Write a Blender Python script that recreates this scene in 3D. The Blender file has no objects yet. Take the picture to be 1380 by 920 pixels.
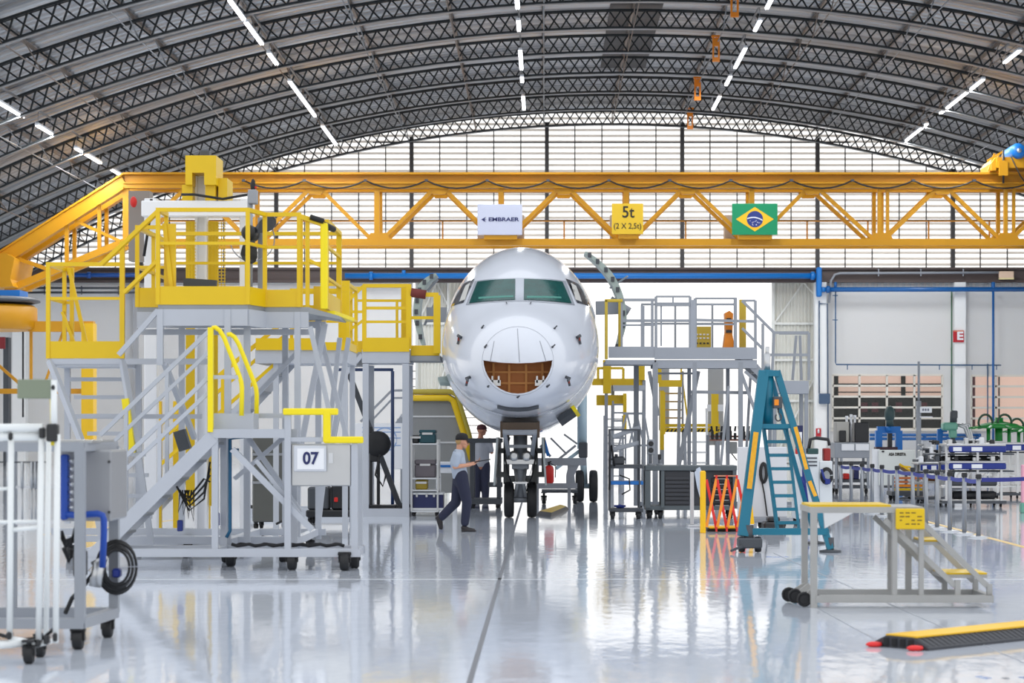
import bpy, bmesh, math, random
from math import sin, cos, pi, radians as R, sqrt, atan2
from mathutils import Vector, Matrix
from mathutils.bvhtree import BVHTree
random.seed(7)
SC = bpy.context.scene
COL = SC.collection

# ---------------------------------------------------------------- camera
FPX, CX, HY, EYE = 3000.0, 733.0, 575.0, 1.7      # focal length, vanishing point (image 1380x920) and eye height
cam = bpy.data.cameras.new('camera'); camo = bpy.data.objects.new('camera', cam); COL.objects.link(camo)
camo.location = (0, 0, EYE); camo.rotation_euler = (pi / 2, 0, 0)
cam.sensor_width = 36.0; cam.lens = FPX * 36.0 / 1380.0
cam.shift_x = -(CX - 690.0) / 1380.0; cam.shift_y = (HY - 460.0) / 1380.0
cam.clip_end = 3000
cam.dof.use_dof = True; cam.dof.focus_distance = 42.0; cam.dof.aperture_fstop = 3.0
SC.camera = camo
# ---------------------------------------------------------------- light
w = bpy.data.worlds.new('sky'); SC.world = w; w.use_nodes = True
wn = w.node_tree.nodes; wl = w.node_tree.links
bg = wn['Background']
tc = wn.new('ShaderNodeTexCoord'); sp = wn.new('ShaderNodeSeparateXYZ'); rmp = wn.new('ShaderNodeValToRGB')
wl.new(tc.outputs['Generated'], sp.inputs[0]); wl.new(sp.outputs['Z'], rmp.inputs[0]); wl.new(rmp.outputs[0], bg.inputs[0])
rmp.color_ramp.elements[0].color = (1.0, 0.985, 0.96, 1); rmp.color_ramp.elements[0].position = 0.0
rmp.color_ramp.elements[1].color = (0.93, 0.965, 1.02, 1); rmp.color_ramp.elements[1].position = 0.7
bg.inputs[1].default_value = 1.3
SC.view_settings.view_transform = 'Standard'; SC.view_settings.look = 'None'
SC.view_settings.exposure = 0.0; SC.view_settings.gamma = 1.0; SC.view_settings.use_curve_mapping = False

# ---------------------------------------------------------------- helpers
def P(px, py, Y):
    return Vector(((px - CX) * Y / FPX, Y, EYE + (HY - py) * Y / FPX))
def PX(px, Y): return (px - CX) * Y / FPX
def PZ(py, Y): return EYE + (HY - py) * Y / FPX
def lin(c):
    c /= 255.0
    return c / 12.92 if c <= 0.04045 else ((c + 0.055) / 1.055) ** 2.4
def rgb(r, g, b): return (lin(r), lin(g), lin(b), 1.0)

MATS = {}
def mat(name, col, rough=0.5, metal=0.0, var=0.0, scale=3.0, bump=0.0, emit=0.0, trans=0.0, coat=0.0, alpha=1.0):
    if name in MATS: return MATS[name]
    m = bpy.data.materials.new(name); m.use_nodes = True
    n, l = m.node_tree.nodes, m.node_tree.links
    b = n['Principled BSDF']
    b.inputs['Base Color'].default_value = col
    b.inputs['Roughness'].default_value = rough
    b.inputs['Metallic'].default_value = metal
    if coat: b.inputs['Coat Weight'].default_value = coat; b.inputs['Coat Roughness'].default_value = 0.05
    if trans: b.inputs['Transmission Weight'].default_value = trans
    if alpha < 1: b.inputs['Alpha'].default_value = alpha
    if emit:
        b.inputs['Emission Color'].default_value = col; b.inputs['Emission Strength'].default_value = emit
    if var or bump:
        t = n.new('ShaderNodeTexCoord'); nz = n.new('ShaderNodeTexNoise')
        nz.inputs['Scale'].default_value = scale; nz.inputs['Detail'].default_value = 4
        l.new(t.outputs['Object'], nz.inputs['Vector'])
        if var:
            mx = n.new('ShaderNodeMix'); mx.data_type = 'RGBA'
            mx.inputs[6].default_value = tuple(max(0, c * (1 - var)) for c in col[:3]) + (1,)
            mx.inputs[7].default_value = tuple(min(1, c * (1 + var)) for c in col[:3]) + (1,)
            l.new(nz.outputs['Fac'], mx.inputs[0]); l.new(mx.outputs[2], b.inputs['Base Color'])
        if bump:
            bp = n.new('ShaderNodeBump'); bp.inputs['Strength'].default_value = bump; bp.inputs['Distance'].default_value = 0.02
            l.new(nz.outputs['Fac'], bp.inputs['Height']); l.new(bp.outputs[0], b.inputs['Normal'])
    MATS[name] = m
    return m

YEL = mat('yellow paint', rgb(226, 188, 0), 0.4, var=0.06)
YEB = mat('bright yellow paint', rgb(246, 224, 4), 0.4, var=0.04)
CRN = mat('crane orange yellow', rgb(196, 138, 4), 0.45, var=0.08, scale=1)
GRY = mat('light grey paint', rgb(182, 187, 196), 0.42, var=0.06)
WHT = mat('white paint', rgb(236, 238, 242), 0.35, var=0.03)
MGR = mat('mid grey paint', rgb(150, 155, 163), 0.45, var=0.08)
STL = mat('brushed steel', rgb(190, 192, 194), 0.3, 0.85, var=0.08)
ALU = mat('aluminium', rgb(205, 208, 212), 0.32, 0.7, var=0.06)
DGR = mat('dark grey metal', rgb(74, 78, 84), 0.5, 0.2, var=0.1)
BLK = mat('black rubber', rgb(24, 25, 28), 0.6, var=0.15)
BKM = mat('black satin', rgb(30, 32, 36), 0.4, var=0.1)
BLU = mat('blue pipe paint', rgb(20, 110, 190), 0.4, var=0.06)
DBL = mat('deep blue', rgb(18, 44, 130), 0.4, var=0.06)
NVY = mat('navy case', rgb(24, 34, 84), 0.45, var=0.08)
TEA = mat('teal paint', rgb(8, 112, 138), 0.4, var=0.08)
RED = mat('red paint', rgb(205, 32, 26), 0.4, var=0.05)
ORG = mat('orange paint', rgb(240, 140, 20), 0.45, var=0.05)
GRN = mat('green paint', rgb(26, 130, 50), 0.4, var=0.1)
SGR = mat('sea green paint', rgb(110, 170, 150), 0.4, var=0.08)
BRN = mat('brown card', rgb(168, 108, 58), 0.7, var=0.15)
WALLM = mat('white wall paint', rgb(218, 218, 217), 0.6, var=0.03, scale=0.4)
SKIN = mat('skin', rgb(205, 150, 122), 0.55, var=0.04)
DECK = mat('galvanised deck', rgb(150, 154, 158), 0.5, 0.4, var=0.12)

class MB:
    """collects solids in world coordinates and links them as one mesh object"""
    def __init__(s): s.v = []; s.f = []; s.mi = []; s.cur = 0; s.sm = []
    def add(s, vs, fs, smooth=False):
        k = len(s.v); s.v.extend([tuple(p) for p in vs])
        for f in fs: s.f.append(tuple(i + k for i in f)); s.mi.append(s.cur); s.sm.append(smooth)
        return s
    def box(s, x0, x1, y0, y1, z0, z1):
        v = [(x, y, z) for x in (x0, x1) for y in (y0, y1) for z in (z0, z1)]
        return s.add(v, [(0, 1, 3, 2), (4, 6, 7, 5), (0, 4, 5, 1), (2, 3, 7, 6), (0, 2, 6, 4), (1, 5, 7, 3)])
    def cbox(s, x0, x1, y0, y1, z0, z1, c=0.01):
        """box with chamfered edges (all twelve)"""
        c = min(c, (x1 - x0) / 2.2, (y1 - y0) / 2.2, (z1 - z0) / 2.2)
        bm = bmesh.new(); bmesh.ops.create_cube(bm, size=1)
        for v in bm.verts: v.co = Vector(((x0 + x1) / 2 + v.co.x * (x1 - x0), (y0 + y1) / 2 + v.co.y * (y1 - y0), (z0 + z1) / 2 + v.co.z * (z1 - z0)))
        bmesh.ops.bevel(bm, geom=bm.edges[:], offset=c, segments=1, affect='EDGES')
        return s.bm(bm)
    def bm(s, bm, smooth=False, mtx=None):
        bm.verts.index_update()
        s.add([(mtx @ v.co) if mtx else v.co.copy() for v in bm.verts], [[v.index for v in f.verts] for f in bm.faces], smooth)
        bm.free(); return s
    def frame(s, p, q, up=Vector((0, 0, 1))):
        d = (Vector(q) - Vector(p)).normalized()
        if abs(d.dot(up)) > 0.98: up = Vector((0, 1, 0))
        a = d.cross(up).normalized(); b = a.cross(d).normalized()
        return d, a, b
    def bar(s, p, q, w=0.05, h=None, up=Vector((0, 0, 1))):
        """rectangular bar between two points; w across, h along the up direction"""
        h = w if h is None else h
        s.nb = getattr(s, 'nb', 0) + 1; k_ = 1 + .022 * ((s.nb * 7 + 3 * len(COL.objects)) % 11 - 5) / 5; w *= k_; h *= k_
        p, q = Vector(p), Vector(q)
        d, a, b = s.frame(p, q, up)
        v = []
        for e in (p, q):
            for i, j in ((-1, -1), (1, -1), (1, 1), (-1, 1)): v.append(e + a * (i * w / 2) + b * (j * h / 2))
        return s.add(v, [(3, 2, 1, 0), (4, 5, 6, 7), (0, 1, 5, 4), (1, 2, 6, 5), (2, 3, 7, 6), (3, 0, 4, 7)])
    def tube(s, p, q, r=0.03, n=10, r2=None, smooth=True):
        r2 = r if r2 is None else r2
        p, q = Vector(p), Vector(q)
        d, a, b = s.frame(p, q)
        v = []
        for e, rr in ((p, r), (q, r2)):
            for i in range(n):
                t = 2 * pi * i / n; v.append(e + a * (cos(t) * rr) + b * (sin(t) * rr))
        s.add(v, [(i, i + n, (i + 1) % n + n, (i + 1) % n) for i in range(n)], smooth)
        return s.add(v, [tuple(range(n)), tuple(range(2 * n - 1, n - 1, -1))])
    def path(s, pts, r=0.03, n=8, closed=False):
        pts = [Vector(p) for p in pts]; m = len(pts); rings = []
        ref = None
        for i, p in enumerate(pts):
            if closed: d = (pts[(i + 1) % m] - pts[i - 1]).normalized()
            else: d = (pts[min(i + 1, m - 1)] - pts[max(i - 1, 0)]).normalized()
            if ref is None:
                ref = Vector((0, 0, 1)) if abs(d.z) < 0.9 else Vector((0, 1, 0))
            a = d.cross(ref).normalized(); ref = a.cross(d).normalized()
            rings.append([p + a * (cos(2 * pi * k / n) * r) + ref * (sin(2 * pi * k / n) * r) for k in range(n)])
        v = [x for ring in rings for x in ring]; f = []
        for i in range(m if closed else m - 1):
            j = (i + 1) % m
            for k in range(n): f.append((i * n + k, i * n + (k + 1) % n, j * n + (k + 1) % n, j * n + k))
        s.add(v, f, True)
        if not closed: s.add(v, [tuple(range(n - 1, -1, -1)), tuple(range((m - 1) * n, m * n))])
        return s
    def prism(s, poly, a0, a1, axis='y'):
        """polygon in a plane extruded along an axis: 'y' poly=(x,z), 'x' poly=(y,z), 'z' poly=(x,y)"""
        n = len(poly)
        def pt(u, w_, t): return {'y': (u, t, w_), 'x': (t, u, w_), 'z': (u, w_, t)}[axis]
        v = [pt(u, w_, a0) for u, w_ in poly] + [pt(u, w_, a1) for u, w_ in poly]
        return s.add(v, [tuple(range(n)), tuple(range(2 * n - 1, n - 1, -1))] + [(i, (i + 1) % n, (i + 1) % n + n, i + n) for i in range(n)])
    def lathe(s, prof, c, axis='z', n=20, smooth=True):
        """profile of (radius, height) pairs spun about an axis through c"""
        v = []; f = []; c = Vector(c)
        for r, h in prof:
            for k in range(n):
                t = 2 * pi * k / n
                o = {'z': (r * cos(t), r * sin(t), h), 'x': (h, r * cos(t), r * sin(t)), 'y': (r * cos(t), h, r * sin(t))}[axis]
                v.append(c + Vector(o))
        for i in range(len(prof) - 1):
            for k in range(n): f.append((i * n + k, i * n + (k + 1) % n, (i + 1) * n + (k + 1) % n, (i + 1) * n + k))
        s.add(v, f, smooth)
        return s.add(v, [tuple(range(n)), tuple(range(len(v) - 1, len(v) - n - 1, -1))])
    def ball(s, c, r, n=14, sc=(1, 1, 1)):
        bm = bmesh.new(); bmesh.ops.create_uvsphere(bm, u_segments=n, v_segments=max(6, n // 2 + 1), radius=r)
        for v in bm.verts: v.co = Vector(c) + Vector((v.co.x * sc[0], v.co.y * sc[1], v.co.z * sc[2]))
        return s.bm(bm, True)
    def m(s, i): s.cur = i; return s
    def build(s, name, mats, parent=None, bevel=0.0):
        me = bpy.data.meshes.new(name)
        o = bpy.data.objects.new(name, me); COL.objects.link(o)
        if parent is not None:
            off = wloc(parent); o.parent = parent
        else:
            xs = [p[0] for p in s.v]; ys = [p[1] for p in s.v]; zs = [p[2] for p in s.v]
            off = Vector(((min(xs) + max(xs)) / 2, (min(ys) + max(ys)) / 2, min(zs))); o.location = off
        me.from_pydata([(p[0] - off.x, p[1] - off.y, p[2] - off.z) for p in s.v], [], s.f)
        for mm in (mats if isinstance(mats, (list, tuple)) else [mats]): me.materials.append(mm)
        me.polygons.foreach_set('material_index', s.mi)
        me.polygons.foreach_set('use_smooth', s.sm)
        bm = bmesh.new(); bm.from_mesh(me); bmesh.ops.remove_doubles(bm, verts=bm.verts, dist=1e-5)
        bmesh.ops.recalc_face_normals(bm, faces=bm.faces); bm.to_mesh(me); bm.free(); me.update()
        if bevel:
            b = o.modifiers.new('bevel', 'BEVEL'); b.width = bevel; b.segments = 2; b.limit_method = 'ANGLE'
        return o
def wloc(o):
    v = Vector((0, 0, 0))
    while o: v = v + o.location; o = o.parent
    return v
def tag(o, label=None, cat=None, group=None, kind=None):
    if label: o['label'] = label
    if cat: o['category'] = cat
    if group: o['group'] = group
    if kind: o['kind'] = kind
    return o
def thing(name, label, cat, loc=(0, 0, 0), group=None):
    o = bpy.data.objects.new(name, None); COL.objects.link(o); o.location = loc; o.empty_display_size = 0.2
    return tag(o, label, cat, group)
def one(mb, name, mats, label, cat, group=None, bevel=0):
    return tag(mb.build(name, mats, None, bevel), label, cat, group)
def struct(mb, name, mats, parent=None, label=None):
    o = mb.build(name, mats, parent)
    if parent is None: o['kind'] = 'structure'
    if label: o['label'] = label
    return o
KIDS = {}
def copy_tree(o, loc=None, label=None, rotz=None, parent=None, group=None):
    c = o.copy(); COL.objects.link(c)
    if parent is not None: c.parent = parent
    if loc is not None: c.location = loc
    if rotz is not None: c.rotation_euler = (0, 0, rotz)
    if label: c['label'] = label
    if group: c['group'] = group
    for ch in list(o.children): copy_tree(ch, parent=c)
    return c
def ordn(i): return ['first', 'second', 'third', 'fourth', 'fifth', 'sixth', 'seventh', 'eighth', 'ninth', 'tenth', 'eleventh', 'twelfth', 'thirteenth'][i]
def caster(parent, x, y, r=0.08, double=True, z0=0.0, plate=0.03, top=None, m=BLK):
    """swivel caster under a thing: fork with its own wheels"""
    top = 2 * r + 0.06 if top is None else top
    f = MB(); f.cbox(x - r * .7, x + r * .7, y - r * .7, y + r * .7, z0 + top - 0.02, z0 + top, .004)
    f.tube((x, y, z0 + top), (x, y, z0 + r * 2.02), r * .3)
    f.cbox(x - r * .75, x + r * .75, y - r * .32, y + r * .32, z0 + r * 1.7, z0 + r * 2.1, .008)
    for sx in (-1, 1): f.box(x + sx * r * .62 - .006, x + sx * r * .62 + .006, y - r * .3, y + r * .3, z0 + r * .9, z0 + r * 1.9)
    c = f.build('caster', m, parent)
    wdt = r * .5
    wm = MB(); wm.lathe([(r * .35, -wdt), (r * .85, -wdt), (r, -wdt * .7), (r, wdt * .7), (r * .85, wdt), (r * .35, wdt)], (x, y, z0 + r), 'x', 18)
    wm.build('caster_wheel', BLK, c)
    return c
def text_mesh(body, size, name, m, parent, loc, rot=(pi / 2, 0, 0), depth=0.004, width=None, bold=0.0, align='CENTER', sx=1.0):
    cu = bpy.data.curves.new(name, 'FONT'); cu.body = body; cu.size = size; cu.extrude = depth; cu.offset = bold
    cu.align_x = align; cu.align_y = 'CENTER'
    t = bpy.data.objects.new(name, cu); COL.objects.link(t)
    dg = bpy.context.evaluated_depsgraph_get()
    me = bpy.data.meshes.new_from_object(t.evaluated_get(dg)); bpy.data.objects.remove(t)
    if width:
        xs = [v.co.x for v in me.vertices]; k = width / (max(xs) - min(xs))
        for v in me.vertices: v.co.x *= k; 
    o = bpy.data.objects.new(name, me); COL.objects.link(o)
    me.materials.clear(); me.materials.append(m)
    o.parent = parent; o.location = Vector(loc) - (wloc(parent) if parent else Vector()); o.rotation_euler = rot
    return o
# ================================================================ hangar shell
YW = 102.0                     # gable wall
XC = 3.1                       # hangar axis
ZC = 15.5                      # crown of the bottom chords
RAD = 55.8
def arch(x, extra=0.0): return ZC - RAD + sqrt((RAD + extra) ** 2 - (x - XC) ** 2)
# ---- floor
def floor_material():
    m = bpy.data.materials.new('white resin floor'); m.use_nodes = True
    n, l = m.node_tree.nodes, m.node_tree.links; b = n['Principled BSDF']
    t = n.new('ShaderNodeTexCoord')
    mp = n.new('ShaderNodeMapping'); mp.inputs['Scale'].default_value = (0.9, 0.35, 1)
    nz = n.new('ShaderNodeTexNoise'); nz.inputs['Scale'].default_value = 1.0; nz.inputs['Detail'].default_value = 5
    l.new(t.outputs['Object'], mp.inputs[0]); l.new(mp.outputs[0], nz.inputs['Vector'])
    mx = n.new('ShaderNodeMix'); mx.data_type = 'RGBA'
    mx.inputs[6].default_value = rgb(198, 206, 219); mx.inputs[7].default_value = rgb(222, 228, 237)
    l.new(nz.outputs['Fac'], mx.inputs[0]); l.new(mx.outputs[2], b.inputs['Base Color'])
    n2 = n.new('ShaderNodeTexNoise'); n2.inputs['Scale'].default_value = 3.0; n2.inputs['Detail'].default_value = 5
    mp2 = n.new('ShaderNodeMapping'); mp2.inputs['Scale'].default_value = (2.2, 1.0, 1)
    l.new(t.outputs['Object'], mp2.inputs[0]); l.new(mp2.outputs[0], n2.inputs['Vector'])
    bp = n.new('ShaderNodeBump'); bp.inputs['Strength'].default_value = 0.35; bp.inputs['Distance'].default_value = 0.006
    l.new(n2.outputs['Fac'], bp.inputs['Height']); l.new(bp.outputs[0], b.inputs['Normal'])
    b.inputs['Roughness'].default_value = 0.05; b.inputs['IOR'].default_value = 1.5
    return m
fm = MB(); fm.box(-70, 70, -30, 420, -0.1, 0.0); struct(fm, 'floor', floor_material())
# expansion joints and painted floor lines
JNT = mat('joint filler', rgb(96, 100, 108), 0.5)
JNL = mat('hairline joint', rgb(150, 156, 166), 0.4)
WLN = mat('white floor paint', rgb(224, 229, 236), 0.08)
YLN = mat('yellow floor paint', rgb(225, 190, 110), 0.4)
j = MB(); j.box(-0.515, -0.475, 2, 100, 0.0, 0.002); struct(j, 'floor_line_1', JNT)
j = MB(); j.box(-30, 30, 24.8, 25.0, 0.0, 0.002); struct(j, 'floor_line_2', WLN)
j = MB()
a, b_ = P(1042, 745, 30.0), P(1380, 893, 16.04); a.z = b_.z = 0.001; j.bar(a, b_, 0.012, 0.003); struct(j, 'floor_line_3', JNL)
j = MB()
a, b_ = P(1100, 818, 5100 / 243), P(1180, 862, 5100 / 287); a.z = b_.z = 0.001; j.bar(a, b_, 0.012, 0.003); struct(j, 'floor_line_4', JNL)
j = MB(); a, b_ = P(1240, 700, 40.8), P(1400, 742, 30.5); a.z = b_.z = 0.001; j.bar(a, b_, 0.1, 0.003); struct(j, 'floor_line_5', YLN)
j = MB(); a, b_ = P(60, 720, 35.1), P(240, 700, 40.8); a.z = b_.z = 0.001; j.bar(a, b_, 0.1, 0.003); struct(j, 'floor_line_6', YLN)

BLM = mat('blue floor paint', rgb(30, 110, 180), .2)
def floor_dash(n, pts, wid, m):
    q = MB()
    for a, b in pts:
        ya, yb = 5100 / (a[1] - HY), 5100 / (b[1] - HY); q.bar((PX(a[0], ya), ya, .001), (PX(b[0], yb), yb, .001), wid, .003)
    struct(q, n, m)
floor_dash('floor_line_7', [((1319, 911), (1332, 914))], .05, BLM); floor_dash('floor_line_8', [((1376, 912), (1392, 915))], .05, BLM); floor_dash('floor_line_9', [((1353, 913), (1358, 914.5))], .03, JNT)
floor_dash('floor_line_10', [((1033, 750), (1040, 750)), ((1042, 750.3), (1046, 750.3)), ((1048, 750.4), (1051, 750.4)), ((1053, 750.3), (1056, 750.3)), ((1058, 750), (1063, 750))], .09, mat('faded blue paint', rgb(110, 140, 196), .3))
# ---- roof: corrugated metal sheet following the arch
def roof_material():
    m = bpy.data.materials.new('corrugated roof sheet'); m.use_nodes = True
    n, l = m.node_tree.nodes, m.node_tree.links; b = n['Principled BSDF']
    t = n.new('ShaderNodeTexCoord')
    mp = n.new('ShaderNodeMapping'); mp.inputs['Scale'].default_value = (0.05, 1.1, 0.05)
    nz = n.new('ShaderNodeTexNoise'); nz.inputs['Scale'].default_value = 1.4; nz.inputs['Detail'].default_value = 3
    l.new(t.outputs['Object'], mp.inputs[0]); l.new(mp.outputs[0], nz.inputs['Vector'])
    mx = n.new('ShaderNodeValToRGB')
    mx.color_ramp.elements[0].position = 0.32; mx.color_ramp.elements[0].color = rgb(112, 114, 118)
    mx.color_ramp.elements[1].position = 0.68; mx.color_ramp.elements[1].color = rgb(178, 180, 182)
    l.new(nz.outputs['Fac'], mx.inputs[0]); l.new(mx.outputs[0], b.inputs['Base Color'])
    b.inputs['Roughness'].default_value = 0.36; b.inputs['Metallic'].default_value = 0.6
    return m
bm = MB(); NA = 72; rows = []
ys = []
y = 50.0
while y < YW + 0.3:
    ys += [(y, 0.0), (y + .22, 0.0), (y + .30, .03), (y + .48, .03)]; y += 0.56
vs = []; fs = []
x0, x1 = XC - 31, XC + 31
for i in range(NA + 1):
    a = -0.588 + 1.176 * i / NA
    for (yy, dz) in ys:
        r = RAD + 0.85 + dz
        vs.append((XC + r * sin(a), yy, ZC - RAD + r * cos(a)))
k = len(ys)
for i in range(NA):
    for q in range(k - 1): fs.append((i * k + q, i * k + q + 1, (i + 1) * k + q + 1, (i + 1) * k + q))
bm.add(vs, fs); struct(bm, 'ceiling', roof_material())
# smoke-blackened roof panel
dk = MB()
a0, a1 = (PX(810, 90) - XC) / RAD, (PX(870, 90) - XC) / RAD
for (yA, yB) in ((70, 90.5),):
    v = []; f = []
    for i in range(7):
        a = a0 + (a1 - a0) * i / 6
        for yy in (yA, yB):
            for e in (0.78, 0.82): v.append((XC + (RAD + e) * sin(a), yy, ZC - RAD + (RAD + e) * cos(a)))
    for i in range(6):
        q = i * 4
        f += [(q, q + 4, q + 6, q + 2), (q + 1, q + 3, q + 7, q + 5), (q, q + 1, q + 5, q + 4), (q + 2, q + 6, q + 7, q + 3)]
    f += [(0, 2, 3, 1), (24, 25, 27, 26)]
    dk.add(v, f)
struct(dk, 'ceiling_panel', mat('smoked roof panel', rgb(52, 50, 50), 0.6, var=0.2))

# ---- arched lattice trusses
TRM = mat('dark truss steel', rgb(44, 48, 50), 0.5, 0.2, var=0.2)
TRL = mat('galvanised chord', rgb(130, 132, 134), 0.4, 0.5, var=0.15)
def truss_mesh():
    t = MB(); D = 0.6; dA = 0.42 / RAD
    n = int(0.56 / dA)
    def pt(a, e, dy=0.0): return Vector((XC + (RAD + e) * sin(a), 0 + dy, ZC - RAD + (RAD + e) * cos(a)))
    t.m(0)
    for i in range(-n, n):
        a, b = i * dA, (i + 1) * dA
        t.bar(pt(a, 0, -.05), pt(b, D, -.05), .052, .05, Vector((0, 1, 0))); t.bar(pt(a, D, .05), pt(b, 0, .05), .052, .05, Vector((0, 1, 0)))
    st = 3
    for i in range(-n, n, st):
        a, b = i * dA, (i + st) * dA
        for dy in (-.075, .075):
            t.m(0).bar(pt(a, 0, dy), pt(b, 0, dy), .05, .07)
            t.m(0).bar(pt(a, D, dy), pt(b, D, dy), .05, .08)
        t.m(1).bar(pt(a, -.045, 0), pt(b, -.045, 0), .22, .025)
    return t
t0 = truss_mesh(); o0 = t0.build('roof_truss', [TRM, TRL]); tag(o0, kind='structure')
base = o0.location.copy(); TY = []
for i in range(11):
    yy = YW - 0.5 - 4.9 * i; TY.append(yy)
    o = o0 if i == 0 else o0.copy()
    if i: COL.objects.link(o)
    o.location = (base.x, yy, base.z); o['kind'] = 'structure'
# purlins between the trusses, each with knee braces at every truss
PUR = mat('rusty purlin', rgb(120, 108, 98), 0.55, 0.2, var=0.2)
for i in range(-9, 10):
    a = i * 3.1 / RAD
    p = MB(); x = XC + (RAD + .72) * sin(a); z = ZC - RAD + (RAD + .72) * cos(a)
    p.box(x - .04, x + .04, 52, YW - .3, z - .05, z + .05)
    struct(p, 'roof_beam', PUR)
    for q, yy in enumerate(TY[:-1]):
        if (q + i) % 2: continue
    kb = MB()
    for q in range(len(TY) - 1):
        xb, zb = XC + RAD * sin(a), ZC - RAD + RAD * cos(a)
        kb.tube((xb, TY[q], zb), (x, TY[q] - 1.2, z), .022, 6); kb.tube((xb, TY[q], zb), (xb, TY[q + 1], zb), .022, 6)
    struct(kb, 'roof_beam_brace', TRL if i % 2 else PUR)['kind'] = 'structure'

# ---- gable wall: louvred upper part, brown header, white wall with openings
LOUV = mat('louvre blade', rgb(206, 196, 188), 0.5)
def frosted():
    m = bpy.data.materials.new('translucent louvre blade'); m.use_nodes = True
    n, l = m.node_tree.nodes, m.node_tree.links
    b = n['Principled BSDF']; b.inputs['Base Color'].default_value = rgb(240, 236, 230); b.inputs['Roughness'].default_value = .5
    tr = n.new('ShaderNodeBsdfTranslucent'); tr.inputs[0].default_value = rgb(250, 244, 236)
    mx = n.new('ShaderNodeMixShader'); mx.inputs[0].default_value = 0.75
    l.new(b.outputs[0], mx.inputs[1]); l.new(tr.outputs[0], mx.inputs[2]); l.new(mx.outputs[0], n['Material Output'].inputs['Surface'])
    return m
FRO = frosted()
ZH0 = PZ(381, YW); ZH1 = PZ(361, YW)      # brown header
lb = MB(); z = ZH1 + .12
while z < ZC + .9:
    # width of the wall at this height under the arch
    rr = RAD + .8; dz = z - (ZC - RAD)
    if dz < rr:
        hw = min(30.0, sqrt(rr * rr - dz * dz))
        lb.add([(XC - hw, YW + .02, z - .014), (XC + hw, YW + .02, z - .014), (XC + hw, YW + .02, z + .014), (XC - hw, YW + .02, z + .014),
                (XC - hw, YW + .16, z + .086), (XC + hw, YW + .16, z + .086), (XC + hw, YW + .16, z + .114), (XC - hw, YW + .16, z + .114)],
               [(0, 1, 2, 3), (7, 6, 5, 4), (0, 4, 5, 1), (3, 2, 6, 7), (0, 3, 7, 4), (1, 5, 6, 2)])
    z += 0.268
struct(lb, 'wall_gable_louvre_slat', [FRO])['kind'] = 'structure'
MUL = mat('dark mullion', rgb(64, 62, 62), 0.5, var=0.1)
mu = MB(); x = PX(447, YW)
while x > XC - 28: x -= 1.238
while x < XC + 29:
    zt = arch(x, .1)
    if zt > ZH1 + .3: mu.box(x - .025, x + .025, YW - .06, YW + .0, ZH1, zt)
    x += 1.238
struct(mu, 'wall_gable_mullion_trim', MUL)
for i, px in enumerate((9, 191, 373, 555, 737, 919, 1101, 1283)):
    x = PX(px, YW); c = MB(); c.box(x - .09, x + .09, YW - .3, YW - .06, ZH1, arch(x, .2)); struct(c, 'wall_column', MUL)
rl = MB()
for py in (192, 297):
    z = PZ(py, YW); rr = RAD + .3; hw = sqrt(rr * rr - (z - ZC + RAD) ** 2); hw = min(hw, 29)
    rl.box(XC - hw, XC + hw, YW - .08, YW - .02, z - .03, z + .03)
struct(rl, 'wall_gable_rail_trim', MUL)
HDR = mat('brown header', rgb(84, 72, 70), 0.5, var=0.1)
hd = MB(); hd.box(XC - 31, XC + 31, YW - .25, YW + .1, ZH0, ZH1)
hd.box(XC - 31, XC + 31, YW - .4, YW - .25, ZH0, ZH0 + .1); hd.box(XC - 31, XC + 31, YW - .4, YW - .25, ZH1 - .1, ZH1)
struct(hd, 'wall_gable_lintel', HDR)

# lower wall, cut for the door opening and the windows
def wall_piece(mb, pxa, pxb, pya, pyb, y0=YW, y1=YW + .25):
    mb.box(PX(pxa, YW), PX(pxb, YW), y0, y1, PZ(pyb, YW) if pyb < 620 else 0.0, PZ(pya, YW))
wl_ = MB(); wall_piece(wl_, -180, 556, 381, 630); struct(wl_, 'wall_left', WALLM)
W1 = (1122, 1270, 505, 578); W2 = (1309, 1460, 506, 578)
wr = MB()
wall_piece(wr, 1097, W1[0], 381, 630); wall_piece(wr, W1[1], W2[0], 381, 630); wall_piece(wr, W2[1], 1640, 381, 630)
for W in (W1, W2): wall_piece(wr, W[0], W[1], 381, W[2]); wall_piece(wr, W[0], W[1], W[3], 630)
struct(wr, 'wall_right', WALLM)
# corrugated strip under the header, with pale streaks
cs = MB(); x = PX(1125, YW)
while x < PX(1500, YW):
    cs.box(x, x + .14, YW - .06, YW, PZ(388, YW), ZH0); x += .28
struct(cs, 'wall_right_trim', mat('ribbed pale sheet', rgb(200, 205, 208), .5))
# white columns of the wall
for (a, b, d) in ((1097, 1112, .5), (1284, 1299, .45)):
    c = MB(); c.box(PX(a, YW), PX(b, YW), YW - d, YW, 0, ZH0); struct(c, 'wall_column', mat('column paint', rgb(238, 240, 240), .55, var=.02))
# office behind the windows
BEH = mat('glowing peach blind', rgb(236, 198, 182), .7, emit=.45); DRK = mat('dark office', rgb(12, 13, 16), .6, var=.4, scale=.8)  # blind emits by itself in place of the missing room light
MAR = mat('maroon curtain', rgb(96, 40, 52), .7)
FRM = mat('window frame paint', rgb(226, 222, 212), .5)
def glass_mat():
    m = bpy.data.materials.new('window glass'); m.use_nodes = True
    n, l = m.node_tree.nodes, m.node_tree.links
    g = n.new('ShaderNodeBsdfGlossy'); g.inputs['Roughness'].default_value = .02; g.inputs[0].default_value = (1, 1, 1, 1)
    tr = n.new('ShaderNodeBsdfTransparent'); tr.inputs[0].default_value = (.93, .96, .96, 1)
    mx = n.new('ShaderNodeMixShader'); mx.inputs[0].default_value = .014
    l.new(tr.outputs[0], mx.inputs[1]); l.new(g.outputs[0], mx.inputs[2]); l.new(mx.outputs[0], n['Material Output'].inputs['Surface'])
    return m
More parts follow.
